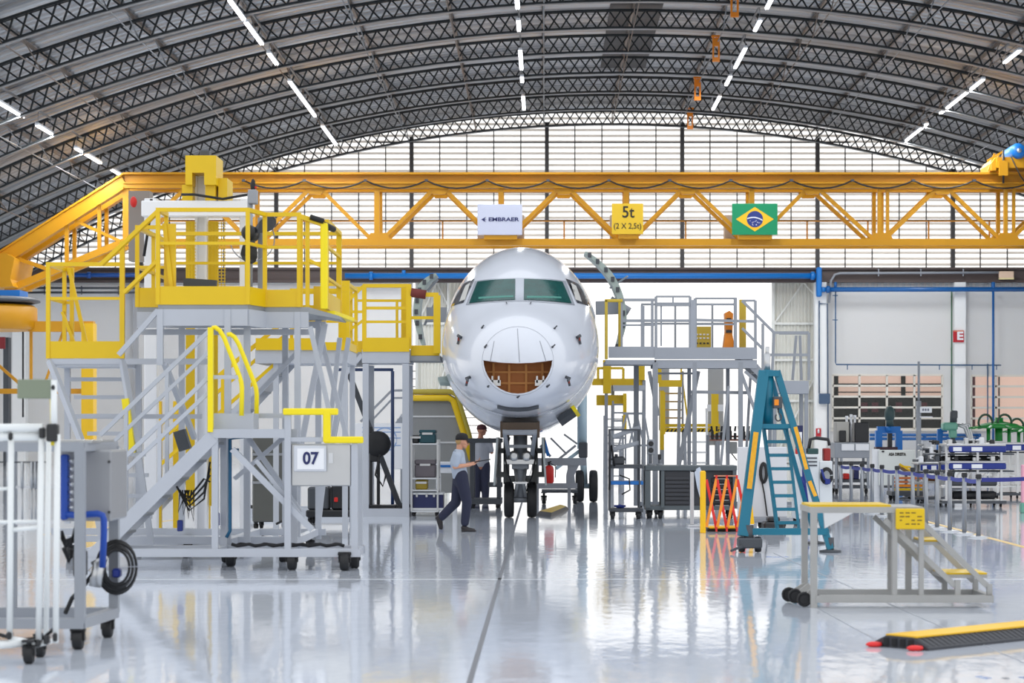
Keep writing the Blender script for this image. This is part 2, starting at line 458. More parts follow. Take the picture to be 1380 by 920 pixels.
GLS = glass_mat()
for wi, (W, cols) in enumerate(((W1, (0, .245, .495, .745, 1)), (W2, (0, .22, .5, .75, 1)))):
    xa, xb, zb, zt = PX(W[0], YW), PX(W[1], YW), PZ(W[3], YW), PZ(W[2], YW)
    f = MB(); fw = .045
    for c in cols: xx = xa + (xb - xa) * c; f.box(xx - fw, xx + fw, YW - .02, YW + .1, zb, zt)
    for q in range(6): zz = zb + (zt - zb) * q / 5; f.box(xa, xb, YW - .02, YW + .1, zz - fw, zz + fw)
    wo = struct(f, 'window_%d' % (wi + 1), FRM)
    g = MB(); g.box(xa, xb, YW + .12, YW + .13, zb, zt); g.build('window_glass', GLS, wo)
    # room behind
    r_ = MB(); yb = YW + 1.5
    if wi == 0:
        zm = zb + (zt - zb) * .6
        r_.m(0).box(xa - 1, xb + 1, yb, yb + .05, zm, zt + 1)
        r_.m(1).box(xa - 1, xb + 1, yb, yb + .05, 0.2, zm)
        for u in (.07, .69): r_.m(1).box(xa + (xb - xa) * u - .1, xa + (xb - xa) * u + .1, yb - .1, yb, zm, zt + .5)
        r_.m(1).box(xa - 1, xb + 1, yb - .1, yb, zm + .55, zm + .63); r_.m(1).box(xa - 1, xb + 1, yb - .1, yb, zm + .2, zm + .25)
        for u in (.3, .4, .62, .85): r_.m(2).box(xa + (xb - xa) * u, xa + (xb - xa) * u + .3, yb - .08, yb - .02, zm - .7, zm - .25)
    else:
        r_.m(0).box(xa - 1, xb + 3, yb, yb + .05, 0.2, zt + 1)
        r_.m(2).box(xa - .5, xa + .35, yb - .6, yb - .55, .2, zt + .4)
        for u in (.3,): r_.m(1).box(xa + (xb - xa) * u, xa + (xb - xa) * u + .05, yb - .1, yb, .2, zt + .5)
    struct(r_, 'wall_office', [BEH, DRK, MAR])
    s_ = MB(); s_.box(xa - .1, xb + .1, YW - .08, YW, zb - .1, zb - .02); s_.build('window_sill', FRM, wo)

# sliding hangar doors: corrugated leaves pushed aside
COR = mat('corrugated door sheet', rgb(214, 214, 206), .5, var=.04)
CRB = mat('door brace paint', rgb(226, 228, 224), .5)
def corr(mb, x0, x1, y, z0, z1, p=.16, d=.05):
    x = x0
    while x < x1 - .01:
        e = min(x + p, x1); q = (e - x)
        mb.add([(x, y, z0), (x + q * .4, y, z0), (x + q * .5, y - d, z0), (x + q * .9, y - d, z0), (e, y, z0),
                (x, y, z1), (x + q * .4, y, z1), (x + q * .5, y - d, z1), (x + q * .9, y - d, z1), (e, y, z1)],
               [(i, i + 1, i + 6, i + 5) for i in range(4)])
        x = e
YD = YW + .9
for di, (pa, pb) in enumerate(((1040, 1112), (560, 606))):
    xa, xb = PX(pa, YD), PX(pb, YD); zt = PZ(378, YD)
    d = MB(); d.m(0); corr(d, xa, xb, YD, 0.0, zt)
    d.m(1)
    for zz in (.1, PZ(540, YD), PZ(485, YD), PZ(436, YD), zt - .06): d.box(xa, xb, YD - .16, YD - .06, zz - .05, zz + .05)
    for xx in (xa + .06, xb - .06): d.box(xx - .06, xx + .06, YD - .18, YD - .06, 0, zt)
    xm = (xa + xb) / 2 + .2
    d.bar((xa + .1, YD - .14, PZ(436, YD)), (xm, YD - .14, zt - .1), .1, .06); d.bar((xm, YD - .14, zt - .1), (xb - .1, YD - .14, PZ(410, YD)), .1, .06)
    d.bar((xa + .1, YD - .14, .2), (xb - .1, YD - .14, PZ(485, YD)), .1, .06)
    struct(d, 'door_%d' % (di + 1), [COR, CRB])
# closed, ribbed leaf high behind the left platforms
lh = MB(); lh.m(0); corr(lh, PX(604, YD), PX(648, YD), YD + .3, PZ(492, YD), PZ(378, YD)); lh.m(1)
lh.box(PX(604, YD), PX(648, YD), YD + .1, YD + .25, PZ(494, YD), PZ(490, YD))
lh.bar((PX(606, YD), YD + .2, PZ(420, YD)), (PX(622, YD), YD + .2, PZ(382, YD)), .12, .06); lh.bar((PX(622, YD), YD + .2, PZ(382, YD)), (PX(640, YD), YD + .2, PZ(420, YD)), .12, .06)
struct(lh, 'door_3', [COR, CRB])
# slatted daylight screen below it
sl = MB(); z = 0.3
while z < PZ(500, YD):
    sl.box(PX(552, YD), PX(650, YD), YD + .4, YD + .5, z, z + .05); z += .36
struct(sl, 'door_4', mat('slat grey', rgb(170, 166, 164), .5))
# a far-left pier with a red notice and the return of the wall
c = MB(); c.box(PX(8, 98), PX(15, 98), 97.5, 98, 0, PZ(455, 98)); struct(c, 'wall_column', DGR)
# ================================================================ pipes and notices on the gable wall
YPI = YW - .74; YAL = YW - .52; YGC = YW - .48; YCD = YW - .12
def pipe(name, m, pts, r, label, cat='pipe', Y=YPI, brackets=()):
    b = MB(); b.path([P(x, y, Y) for x, y in pts], r, 10)
    for x, y, x2, y2 in brackets: b.bar(P(x, y, Y), P(x2, y2, Y), r * 1.3)
    return one(b, name, m, label, cat)
def flanged(b, x, y, r, Y=YPI, ax='x'): b.lathe([(r, -.08), (r * 1.5, -.08), (r * 1.5, .08), (r, .08)], P(x, y, Y), ax, 14)
BPM = mat('main pipe blue', rgb(20, 116, 196), .35, var=.04)
b = MB(); b.tube(P(465, 371.5, YPI), P(1099, 371.5, YPI), .13, 16); flanged(b, 500, 371.5, .13); flanged(b, 1095, 371.5, .13); b.tube(P(544, 371, YPI), P(544, 364, YPI), .09, 10)
one(b, 'water_main', BPM, 'fat bright blue pipe running along the brown header behind the aircraft', 'pipe')
b = MB(); b.tube(P(70, 370.5, YPI), P(205, 370.5, YPI), .1, 14); flanged(b, 120, 370.5, .1)
one(b, 'water_main', mat('dark main blue', rgb(20, 78, 156), .35), 'blue pipe under the header at the left beside the bent crane', 'pipe')
b = MB(); b.cbox(PX(1100, YPI), PX(1107, YPI), YPI - .2, YPI + .18, PZ(400, YPI), PZ(360, YPI), .05); b.tube(P(1106, 390, YPI), P(1112, 390, YPI), .12, 12)
one(b, 'pipe_valve', BPM, 'upright blue valve block where the two blue mains meet', 'valve')
b = MB(); flanged(b, 1116, 390, .11); b.tube(P(1112.3, 390, YPI), P(1420, 389.5, YPI), .11, 14); b.tube(P(1338.5, 389, YPI), P(1338.5, 622, YPI), .055, 12); b.tube(P(1338.5, 380, YPI), P(1338.5, 390, YPI), .09, 12); b.tube(P(1126, 380, YPI), P(1126, 388, YPI), .07, 10)
one(b, 'water_pipe', mat('wall pipe blue', rgb(16, 92, 160), .35, var=.04), 'blue wall pipe with a long drop beside the second window', 'pipe')
b = MB(); b.path([P(1126, 390, YAL), P(1126, 440, YAL), P(1126, 488, YAL), P(1127, 491, YAL), P(1240, 491.5, YAL), P(1349, 492, YAL)], .03, 8)
for x in (1142, 1266, 1310, 1343): b.bar(P(x, 491, YAL - .0), P(x, 498, YAL - .0), .04)
for y in (398, 431): b.bar(P(1122, y, YAL), P(1129, y, YAL), .04)
b.path([P(1238.5, 491, YAL), P(1239, 487, YAL), P(1239, 540, YAL)], .025, 6)
one(b, 'air_line', mat('air line blue', rgb(28, 84, 128), .4), 'thin dark blue air line looping above the office window', 'pipe')
for x, col, lab, y0 in ((1282.4, rgb(36, 92, 60), 'thin green conduit down the white column beside the red E sign', 392), (1331, rgb(40, 80, 120), 'thin blue line beside the big drop pipe in the second window', 490)):
    b = MB(); b.tube(P(x, y0, YCD), P(x, 622 if x > 1300 else 555, YCD), .03, 8); [b.bar(P(x, y_, YCD), P(x, y_, YCD) + Vector((0, .125, 0)), .05) for y_ in ((400, 470) if x < 1300 else (495, 600))]; one(b, 'conduit', mat('conduit %d' % x, col, .4), lab, 'conduit')
b = MB(); b.path([P(1345.9, 367, YGC), P(1250, 367.5, YGC), P(1132, 368, YGC), P(1125, 370, YGC), P(1120, 378, YGC), P(1119, 392, YGC), P(1117, 408, YGC)], .055, 8)
for x in (1184, 1241, 1298): b.bar(P(x, 362, YGC), P(x, 372, YGC), .05)
one(b, 'grey_conduit', MGR, 'bent grey conduit in front of the brown header at the right', 'conduit')
b = MB(); b.path([P(1104, 405, YW - .56), P(1104, 470, YW - .56), P(1104, 530, YW - .56)], .03, 8); b.path([P(1104, 409, YW - .56), P(1115, 409, YW - .56), P(1115.5, 470, YW - .56), P(1116, 595, YW - .56)], .03, 8); b.cbox(PX(1104, YPI), PX(1119, YPI), YW - .7, YW - .52, PZ(544, YPI), PZ(530, YPI), .03)
one(b, 'column_conduit', mat('slate conduit', rgb(70, 92, 120), .4), 'slate conduits with a small junction box down the white door column', 'conduit')
b = MB(); b.tube(P(1172, 586, YW - .58), P(1322, 586, YW - .58), .07, 10); b.tube(P(1172, 591, YW - .58), P(1322, 591, YW - .58), .07, 10)
for x in (1180, 1244, 1276, 1316): b.cbox(PX(x - 1, YW), PX(x + 1, YW), YW - .66, YW - .004, PZ(593, YW), PZ(584, YW), .01)
one(b, 'low_pipe_pair', mat('wall pipe blue', (0, 0, 0, 1)), 'pair of blue pipes along the wall under the dark office window', 'pipe')
# dark pipes along the left wall
for y, lab in ((388, 'upper dark pipe along the left wall behind the platforms'), (394, 'lower dark pipe along the left wall behind the platforms')):
    b = MB(); b.tube(P(38, y, YPI), P(190, y, YPI), .05, 8)
    for x in (60, 110, 160): b.bar(P(x, y - 2, YPI + .0), P(x, y + 2, YPI + .7), .06)
    one(b, 'wall_pipe', DGR, lab, 'pipe')
b = MB(); b.box(PX(181, YW), PX(187, YW), YW - .35, YW, 0, PZ(385, YW)); struct(b, 'wall_column', mat('column grey', rgb(170, 172, 176), .5))
b = MB(); b.box(PX(20, YW), PX(38, YW), YW - .5, YW, 0, PZ(381, YW)); struct(b, 'wall_column', mat('column paint', (0, 0, 0, 1)))
# red E notice, and the fire point sign
t = thing('exit_letter_sign', 'red square sign with a white letter E on the column', 'sign', P(1291.5, 461, YW - .47))
b = MB(); a, c = P(1284.5, 461, YW - .5), P(1299, 445, YW - .5); b.cbox(a.x, c.x, YW - .53, YW - .46, a.z, c.z, .01); b.build('sign_plate', mat('sign red', rgb(186, 30, 44), .45), t)
text_mesh('E', .5, 'sign_letter', WHT, t, ((a.x + c.x) / 2 + .06, YW - .535, (a.z + c.z) / 2), width=.28, bold=.02)
b = MB(); b.box(a.x + .02, c.x - .02, YW - .534, YW - .53, c.z - .05, c.z - .02); b.build('sign_rule', mat('sign peach', rgb(236, 170, 130), .5), t)
t = thing('fire_point_sign', 'small red fire extinguisher sign on the white door column', 'sign', P(1103, 587, YW - .52))
b = MB(); a, c = P(1099.5, 588, YW - .52), P(1106.5, 577, YW - .52); b.cbox(a.x, c.x, YW - .55, YW - .5, a.z, c.z, .01); b.build('sign_plate', mat('sign red', (0, 0, 0, 1)), t)
b = MB(); xm_ = (a.x + c.x) / 2; zm_ = (a.z + c.z) / 2 + .03; b.lathe([(.045, 0), (.045, .14), (.02, .18)], (xm_, YW - .55, zm_ - .06), 'z', 10); b.build('extinguisher_symbol', WHT, t)
b = MB(); b.cbox(PX(1346, YGC), PX(1366, YGC), YGC - .1, YGC + .075, PZ(376, YPI), PZ(365, YPI), .03); b.m(1); b.box(PX(1346, YGC), PX(1366, YGC), YGC - .11, YGC + .075, PZ(376, YPI), PZ(374, YPI))
one(b, 'junction_box', [mat('peach cover', rgb(236, 206, 180), .5), mat('cream', rgb(240, 226, 170), .5)], 'pale peach box at the end of the bent grey conduit', 'box')
# ================================================================ ceiling lights (fluorescent battens in five rows)
TUBE = mat('lit tube', (1.0, 0.99, 1.0, 1), 0.3, emit=4.0)
LROWS = [(-17.0, 11.8, ((137, 158), (169, 181), (200, 220), (227, 236)), 'row above the bent crane end'),
         (-9.0, 13.9, ((0, 27), (30, 60), (72, 87), (110, 157), (170, 195)), 'row above the yellow lift column'),
         (-0.85, 15.2, ((0, 12), (28, 42), (68, 94), (104, 111), (130, 148)), 'row over the aircraft nose'),
         (7.2, 15.2, ((0, 12), (28, 42), (65, 92), (103, 115), (130, 148)), 'row above the green flag sign'),
         (15.7, 14.1, ((68, 85), (107, 153), (167, 190)), 'row above the blue hoist motor')]
def ceiling_light(x, z, yA, yB, label):
    ya, yb = min(yA, yB), max(yA, yB); L = yb - ya
    t = thing('ceiling_light', label, 'ceiling light', (x, (ya + yb) / 2, z), 'fluorescent ceiling lights')
    h = MB(); h.prism([(x - .08, z + .02), (x + .08, z + .02), (x + .06, z + .1), (x - .06, z + .1)], ya, yb); h.build('housing', WHT, t)
    for dx in (-.035, .035): u = MB(); u.tube((x + dx, ya + .04, z - .01), (x + dx, yb - .04, z - .01), .024, 8); u.build('lamp_tube', TUBE, t)
    for yy in (ya + .2, yb - .2): r_ = MB(); r_.tube((x, yy, z + .1), (x, yy, z + .55), .012, 5); r_.build('hanger_rod', TRL, t)
    ld = bpy.data.lights.new('tube glow', 'AREA'); ld.shape = 'RECTANGLE'; ld.size = .1; ld.size_y = L; ld.energy = LAMP_W * L / 3.0; ld.color = (0.96, .98, 1.0)
    lo = bpy.data.objects.new('tube_glow', ld); COL.objects.link(lo); lo.location = (x, (ya + yb) / 2, z - .08)
LAMP_W = 330
for X, Z, segs, where in LROWS:
    segs = list(segs)
    for i, (pa, pb) in enumerate(reversed(segs)):
        f = lambda py: (Z - EYE) * FPX / (HY - py)
        n = len(segs)
        ceiling_light(X, Z, f(pa), f(pb), '%s lit tube light from the louvred gable in the %s' % (ordn(i), where))
    # rows go on above the camera, outside the picture
    for yy in (62, 54):
        pass
# conduit rails the light rows hang on
for X, Z, segs, where in LROWS:
    c = MB(); c.box(X - .03, X + .03, 55, 99, Z + .5, Z + .56); struct(c, 'roof_beam', TRL)
# orange monorail hangers under the trusses
k = 0
for px, py, in ((930, 160), (940, 120), (965, 66), (990, 4)):
    Z = 15.15; Y = (Z - EYE) * FPX / (HY - py); X = PX(px, Y)
    h = MB()
    h.box(X - .13, X - .07, Y - .06, Y + .06, Z - .45, Z + .45); h.box(X + .07, X + .13, Y - .06, Y + .06, Z - .45, Z + .45)
    h.box(X - .07, X + .07, Y - .06, Y + .06, Z + .1, Z + .38); h.box(X - .16, X + .16, Y - .1, Y + .1, Z + .42, Z + .48); h.box(X - .07, X + .07, Y - .05, Y + .05, Z - .45, Z - .3)
    one(h, 'roof_hanger', ORG, '%s orange slotted hanger from the gable, bolted under a roof truss' % ordn(k), 'hanger', 'orange roof hangers'); k += 1

# ================================================================ bridge crane
YC = 85.0
cr = thing('bridge_crane', 'long yellow overhead bridge crane with lattice girders and a bent end', 'crane', (0, YC, 0))
def Q(px, py, Y=YC): 
    v = P(px, py, YC); v.y = Y; return v
nodesB = [170 + 0, 340, 508, 675, 844, 1013, 1185, 1355, 1525]
nodesT = [257, 425, 592, 760, 927, 1095, 1270, 1440]
END = 1620
for gi, Yg in enumerate((YC, YC + 1.4)):
    g = MB()
    zt0, zt1 = Q(0, 233).z, Q(0, 254).z; xa, xb = Q(168, 0).x, Q(END, 0).x
    # top chord: I-beam with flange line
    g.box(xa, xb, Yg - .28, Yg + .28, zt0 - .08, zt0); g.box(xa, xb, Yg - .05, Yg + .05, zt1, zt0); g.box(xa, xb, Yg - .28, Yg + .28, Q(0, 246.5).z - .05, Q(0, 246.5).z); g.box(xa, xb, Yg - .2, Yg + .2, zt1, Q(0, 248).z)
    # bent end, sloping down the roof
    p, q = Q(168, 243.5, Yg), Q(-40, 375, Yg)
    g.bar(p, q, .4, .42); g.bar(p + Vector((0, 0, .26)), q + Vector((0, 0, .26)), .56, .07); g.bar(p - Vector((0, 0, .3)), q - Vector((0, 0, .3)), .5, .06)
    g.build('upper_chord', CRN, cr)
    b = MB(); b.box(Q(164, 0).x, xb, Yg - .16, Yg + .16, Q(0, 331).z, Q(0, 322).z); b.bar(Q(165, 327, Yg), Q(8, 392, Yg), .32, .26); b.build('lower_chord', CRN, cr)
    d = MB()
    for x in nodesB:
        if gi == 0 or x not in (): d.bar(Q(x, 252, Yg), Q(x, 324, Yg), .2 if x < 1100 else .14, .2)
        if x > 1100: d.bar(Q(x + 11, 252, Yg), Q(x + 11, 324, Yg), .12, .12)
    d.bar(Q(170, 250, Yg), Q(170, 326, Yg), .22, .22)
    for i, t in enumerate(nodesT):
        d.bar(Q(t - 3, 250, Yg), Q(nodesB[i] + 4, 326, Yg), .15, .14); d.bar(Q(t + 3, 250, Yg), Q(nodesB[i + 1] - 4, 326, Yg), .15, .14)
    for x in (90, 134): 
        s_ = 131.5 / 208; zt = 243.5 + (168 - x) * s_; zb = 327 + (165 - x) * .414
        d.bar(Q(x, zt, Yg), Q(x, zb, Yg), .14, .14)
    d.bar(Q(92, 293, Yg), Q(162, 325, Yg), .12, .12); d.bar(Q(15, 345, Yg), Q(70, 365, Yg), .16, .14)
    d.build('girder_lattice', CRN, cr)
    for t in nodesT: e = MB(); e.prism([(Q(t - 14, 0).x, Q(0, 254).z), (Q(t + 14, 0).x, Q(0, 254).z), (Q(t + 8, 0).x, Q(0, 262).z), (Q(t - 8, 0).x, Q(0, 262).z)], Yg - .1, Yg + .1); e.build('gusset_plate', CRN, cr)
    for t in nodesB[1:]: e = MB(); e.prism([(Q(t - 14, 0).x, Q(0, 323).z), (Q(t + 18, 0).x, Q(0, 323).z), (Q(t + 14, 0).x, Q(0, 314).z), (Q(t - 8, 0).x, Q(0, 314).z)], Yg - .1, Yg + .1); e.build('gusset_plate', CRN, cr)
# walkway and its thin handrail along the rear girder
wk = MB(); wk.box(Q(170, 0).x, Q(END, 0).x, YC + 1.5, YC + 2.3, Q(0, 327).z, Q(0, 325.5).z); wk.build('walkway', CRN, cr)
hr = MB(); hr.box(Q(170, 0).x, Q(END, 0).x, YC + 2.2, YC + 2.26, Q(0, 291.5).z, Q(0, 289.8).z)
for x in range(257, END, 84):
    if x % 2 or True: hr.box(Q(x, 0).x - .03, Q(x, 0).x + .03, YC + 2.2, YC + 2.26, Q(0, 325).z, Q(0, 290).z)
hr.build('handrail', CRN, cr)
# end carriage at the low end
ec = MB(); ec.prism([(Q(-30, 0).x, Q(0, 344).z), (Q(16, 0).x, Q(0, 344).z), (Q(28, 0).x, Q(0, 350).z), (Q(22, 0).x, Q(0, 378).z), (Q(26, 0).x, Q(0, 388).z), (Q(-30, 0).x, Q(0, 392).z)], YC - 1.0, YC + 2.2)
ec.build('end_carriage', CRN, cr)
# festoon cable: scallops hanging from the top chord
fc = MB(); pts = []
xs = [330 + 81.7 * i for i in range(16)]
for i in range(len(xs) - 1):
    for s in range(8):
        u = s / 8; pts.append(Q(xs[i] + (xs[i + 1] - xs[i]) * u, 244.5 + 10.5 * 4 * u * (1 - u), YC - .36))
fc.path(pts, .035, 6); fc.build('festoon_cable', BLK, cr)
cl = MB()
for x in xs: cl.box(Q(x, 0).x - .06, Q(x, 0).x + .06, YC - .42, YC - .28, Q(0, 246).z, Q(0, 243).z)
cl.build('cable_clip', DGR, cr)

# blue drum hoist trolley standing on the girders
ht = thing('hoist_trolley', 'yellow hoist trolley with a round blue motor on top of the crane girder', 'hoist', (Q(1352, 0).x, YC, Q(0, 233).z))
h = MB(); h.box(Q(1338, 0).x, Q(1420, 0).x, YC - .8, YC + 1.9, Q(0, 229).z, Q(0, 215).z)
h.prism([(Q(1338, 0).x, Q(0, 232).z), (Q(1338, 0).x, Q(0, 214).z), (Q(1332, 0).x, Q(0, 222).z), (Q(1332, 0).x, Q(0, 232).z)], YC - .6, YC + 1.6)
h.box(Q(1340, 0).x, Q(1352, 0).x, YC - .9, YC - .8, Q(0, 240).z, Q(0, 220).z)
h.build('trolley_frame', CRN, ht)
m_ = MB(); c = Q(1366, 207, YC); m_.lathe([(.05, -1.0), (.22, -1.0), (.27, -.9), (.3, -.82), (.3, .5), (.2, .6)], c, 'y', 22); m_.build('motor', BLU, ht)
m_ = MB(); m_.lathe([(.03, -1.06), (.08, -1.04), (.1, -1.0)], c, 'y', 12); m_.build('motor_boss', STL, ht)
g = MB()
for x in (1330, 1336, 1342): g.bar(Q(x, 232, YC - .3), Q(x + 8, 208, YC - .3), .06, .06)
g.bar(Q(1328, 218, YC - .3), Q(1350, 205, YC - .3), .07, .07); g.bar(Q(1374, 205, YC), Q(1395, 195, YC), .25, .25); g.build('rope_guide', CRN, ht)
g = MB(); g.path([Q(1346, 205, YC - .85), Q(1346, 250, YC - .85)], .04, 6); g.path([Q(1356, 215, YC - .9), Q(1368, 240, YC - .9), Q(1384, 262, YC - .9)], .025, 6); g.build('hoist_cable', BLK, ht)

# ---------------------------------------------------------------- sign boards on the crane
def sign_board(name, x0, x1, y0, y1, m, label, Y=YC - .5):
    a, b = Q(x0, y1, Y), Q(x1, y0, Y)
    t = thing(name, label, 'sign', ((a.x + b.x) / 2, Y, a.z))
    s = MB(); s.cbox(a.x, b.x, Y - .03, Y + .03, a.z, b.z, .01); s.build('board', m, t)
    f = MB(); f.box(a.x + .25, b.x - .2, Y + .03, Y + .335, a.z - .16, a.z + .05); f.build('bracket', CRN, t)
    return t, a, b
SG = mat('sign lavender white', rgb(190, 194, 212), .5); SY = mat('sign yellow', rgb(226, 186, 40), .5); SGN = mat('sign green', rgb(4, 140, 92), .45)
SYF = mat('flag yellow', rgb(246, 190, 30), .45); SBL = mat('flag blue', rgb(38, 56, 128), .45); INK = mat('ink black', rgb(40, 36, 30), .5); NAV = mat('ink navy', rgb(26, 36, 92), .5)
t, a, b = sign_board('company_sign', 644, 704, 277, 318, SG, 'pale lavender board with dark company lettering hung on the yellow crane')
yy = YC - .535
text_mesh('EMBRAER', .2, 'lettering', NAV, t, (Q(679, 0).x, yy, (a.z + b.z) / 2), width=1.16, bold=.006)
e = MB(); x = a.x + .24; z = (a.z + b.z) / 2
e.prism([(x - .1, z), (x + .08, z + .1), (x + .03, z + .015), (x + .12, z + .0), (x + .03, z - .015), (x + .08, z - .1)], yy - .004, yy + .004)
e.build('arrow_emblem', NAV, t)
t, a, b = sign_board('load_sign', 824, 866, 276, 317, SY, 'square yellow load sign reading 5t on the crane girder')
text_mesh('5t', .62, 'lettering', INK, t, ((a.x + b.x) / 2 + .02, yy, a.z + .82), width=.46, bold=.008)
text_mesh('(2 X 2,5t)', .3, 'lettering', INK, t, ((a.x + b.x) / 2, yy, a.z + .3), width=1.04, bold=.002)
t, a, b = sign_board('flag_sign', 985, 1046, 276, 318, SGN, 'green flag board with yellow diamond and blue globe on the crane')
cx_, cz_ = (a.x + b.x) / 2, (a.z + b.z) / 2; W_, H_ = (b.x - a.x) / 2, (b.z - a.z) / 2
e = MB(); e.prism([(cx_ - W_ * .83, cz_), (cx_, cz_ + H_ * .78), (cx_ + W_ * .83, cz_), (cx_, cz_ - H_ * .78)], yy - .003, yy + .003); e.build('diamond', SYF, t)
e = MB(); rr = H_ * .52; e.prism([(cx_ + rr * cos(2 * pi * i / 40), cz_ + rr * sin(2 * pi * i / 40)) for i in range(40)], yy - .008, yy - .002); e.build('globe', SBL, t)
e = MB(); pu = []; pl = []
for i in range(13):
    u = -1 + 2 * i / 12; xx = cx_ + rr * .97 * u * .98; zz = cz_ + rr * (.22 - .32 * (u + .2) ** 2 * .8)
    pu.append((xx, zz + .02)); pl.append((xx, zz - .02))
e.prism(pu + pl[::-1], yy - .012, yy - .007); e.build('band', WHT, t)
e = MB(); rn = random.Random(3)
for i in range(13):
    u, v = rn.uniform(-.6, .6), rn.uniform(-.75, -.1); e.box(cx_ + rr * u - .012, cx_ + rr * u + .012, yy - .012, yy - .007, cz_ + rr * v - .012, cz_ + rr * v + .012)
e.build('star', WHT, t)
# beige boxes on the walkway behind the boards
for px0, px1, wh in ((640, 706, 'lavender lettered board'), (822, 860, 'yellow load sign'), (979, 1038, 'green flag board')):
    z0 = Q(0, 322).z
    m_ = MB(); m_.cbox(Q(px0, 0).x + .05, Q(px1, 0).x, YC + 1.62, YC + 2.1, Q(0, 325.3).z, Q(0, 284).z, .02)
    m_.box(Q(px0, 0).x + .2, Q(px0, 0).x + .26, YC + 1.6, YC + 1.63, z0 + .4, z0 + .6)
    one(m_, 'electric_cabinet', mat('beige cabinet', rgb(196, 184, 170), .5), 'beige electric cabinet on the crane walkway behind the %s' % wh, 'cabinet', 'crane walkway cabinets')
# ================================================================ aircraft
XA = -0.44; YN = 38.4
AWH = mat('aircraft white gloss', rgb(214, 219, 229), 0.16, var=0.01, scale=.6, coat=.5)
LIL = mat('grey lilac belly', rgb(150, 154, 186), 0.4, var=0.08)
RW = mat('radome panel white', rgb(216, 221, 230), .3)
plane = thing('aircraft', 'white passenger jet nose facing the camera with open radome', 'aircraft', (XA, YN + 3.4, 0))
ST = [(0.0, .02, 2.82, 2.78), (.04, .22, 2.99, 2.60), (.12, .40, 3.14, 2.44), (.3, .64, 3.34, 2.24), (.6, .88, 3.54, 2.1), (1.0, 1.07, 3.74, 2.0), (1.5, 1.235, 3.95, 1.93), (1.75, 1.295, 4.08, 1.905), (2.0, 1.34, 4.23, 1.885),
      (2.5, 1.41, 4.52, 1.86), (2.8, 1.437, 4.68, 1.83), (3.2, 1.465, 4.86, 1.66), (4.0, 1.495, 5.08, 1.57), (5.0, 1.505, 5.20, 1.54), (6.0, 1.505, 5.22, 1.53), (12, 1.505, 5.22, 1.53), (24, 1.505, 5.22, 1.53), (29, 1.2, 5.15, 2.3), (34, .55, 4.9, 3.5), (36, .2, 4.7, 4.1)]
def interp(s):
    if s <= 0: return ST[0][1:]
    # work in sqrt space near the tip so that the nose stays round
    for i in range(len(ST) - 1):
        if s <= ST[i + 1][0]:
            a, b = ST[i], ST[i + 1]; p = ST[max(i - 1, 0)]; n = ST[min(i + 2, len(ST) - 1)]
            t = (s - a[0]) / (b[0] - a[0]); out = []
            for q in (1, 2, 3):
                h = b[0] - a[0]
                m0 = (b[q] - p[q]) / max(b[0] - p[0], 1e-6) if i > 0 else (b[q] - a[q]) / h
                m1 = (n[q] - a[q]) / max(n[0] - a[0], 1e-6)
                t2, t3 = t * t, t * t * t
                out.append((2 * t3 - 3 * t2 + 1) * a[q] + (t3 - 2 * t2 + t) * h * m0 + (-2 * t3 + 3 * t2) * b[q] + (t3 - t2) * h * m1)
            return out
    return ST[-1][1:]
ss = [0.0, .005, .012, .02, .03, .04, .055, .07, .09, .12, .15, .19, .23, .28, .34, .4, .47, .55, .64, .74, .85, .97, 1.1, 1.24, 1.38, 1.52, 1.66, 1.8, 1.95, 2.1, 2.25, 2.4, 2.55, 2.7, 2.9, 3.1, 3.35, 3.6, 3.9, 4.2, 4.6, 5, 5.5, 6, 8, 10, 12, 15, 18, 21, 24, 26, 27.5, 29, 31, 33, 34, 35, 36]
NR = 96
def ringpt(s, th):
    hw, zt, zb = interp(s)
    zc = zb + (zt - zb) * .47
    c_, s_ = cos(th), sin(th)
    hz = (zt - zc) if s_ > 0 else (zc - zb)
    return Vector((XA + hw * c_, YN + s, zc + hz * s_))
fm = MB(); vs = [ringpt(s, 2 * pi * k / NR) for s in ss for k in range(NR)]
fs = [(i * NR + k, (i + 1) * NR + k, (i + 1) * NR + (k + 1) % NR, i * NR + (k + 1) % NR) for i in range(len(ss) - 1) for k in range(NR)]
fs.append(tuple(range(NR))); fs.append(tuple(range((len(ss) - 1) * NR + NR - 1, (len(ss) - 1) * NR - 1, -1)))
fm.add(vs, fs, True)
fus = fm.build('fuselage', [AWH, LIL, BRN], plane)
# grey-lilac colour on the low belly faces behind the nose cap
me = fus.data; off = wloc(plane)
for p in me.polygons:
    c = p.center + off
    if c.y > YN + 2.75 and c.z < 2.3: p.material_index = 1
bvh_f = BVHTree.FromPolygons([v.co + off for v in me.vertices], [tuple(p.vertices) for p in me.polygons])
# half-open radome: cut a recess whose outline is the smile seen in the photo
YR = 38.9
def nose_xz(px, py, Y=YR): return (PX(px, Y), PZ(py, Y))
smile = [(652 + 92.0 * t, 486 + 4.5 * (1 - (2 * t - 1) ** 2)) for t in (0, .15, .3, .5, .7, .85, 1)] + [(698 + 46 * cos(a), 484 + 46.5 * sin(a)) for a in [R(x) for x in range(10, 180, 10)]]
cut = MB(); cut.prism([nose_xz(*p) for p in smile], YN - .5, YN + .62)
co = cut.build('cutter', BRN)
bo = fus.modifiers.new('cut', 'BOOLEAN'); bo.object = co; bo.operation = 'DIFFERENCE'; bo.solver = 'EXACT'
dg = bpy.context.evaluated_depsgraph_get()
nm = bpy.data.meshes.new_from_object(fus.evaluated_get(dg)); fus.modifiers.clear(); fus.data = nm
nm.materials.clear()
for m_ in (AWH, LIL, BRN): nm.materials.append(m_)
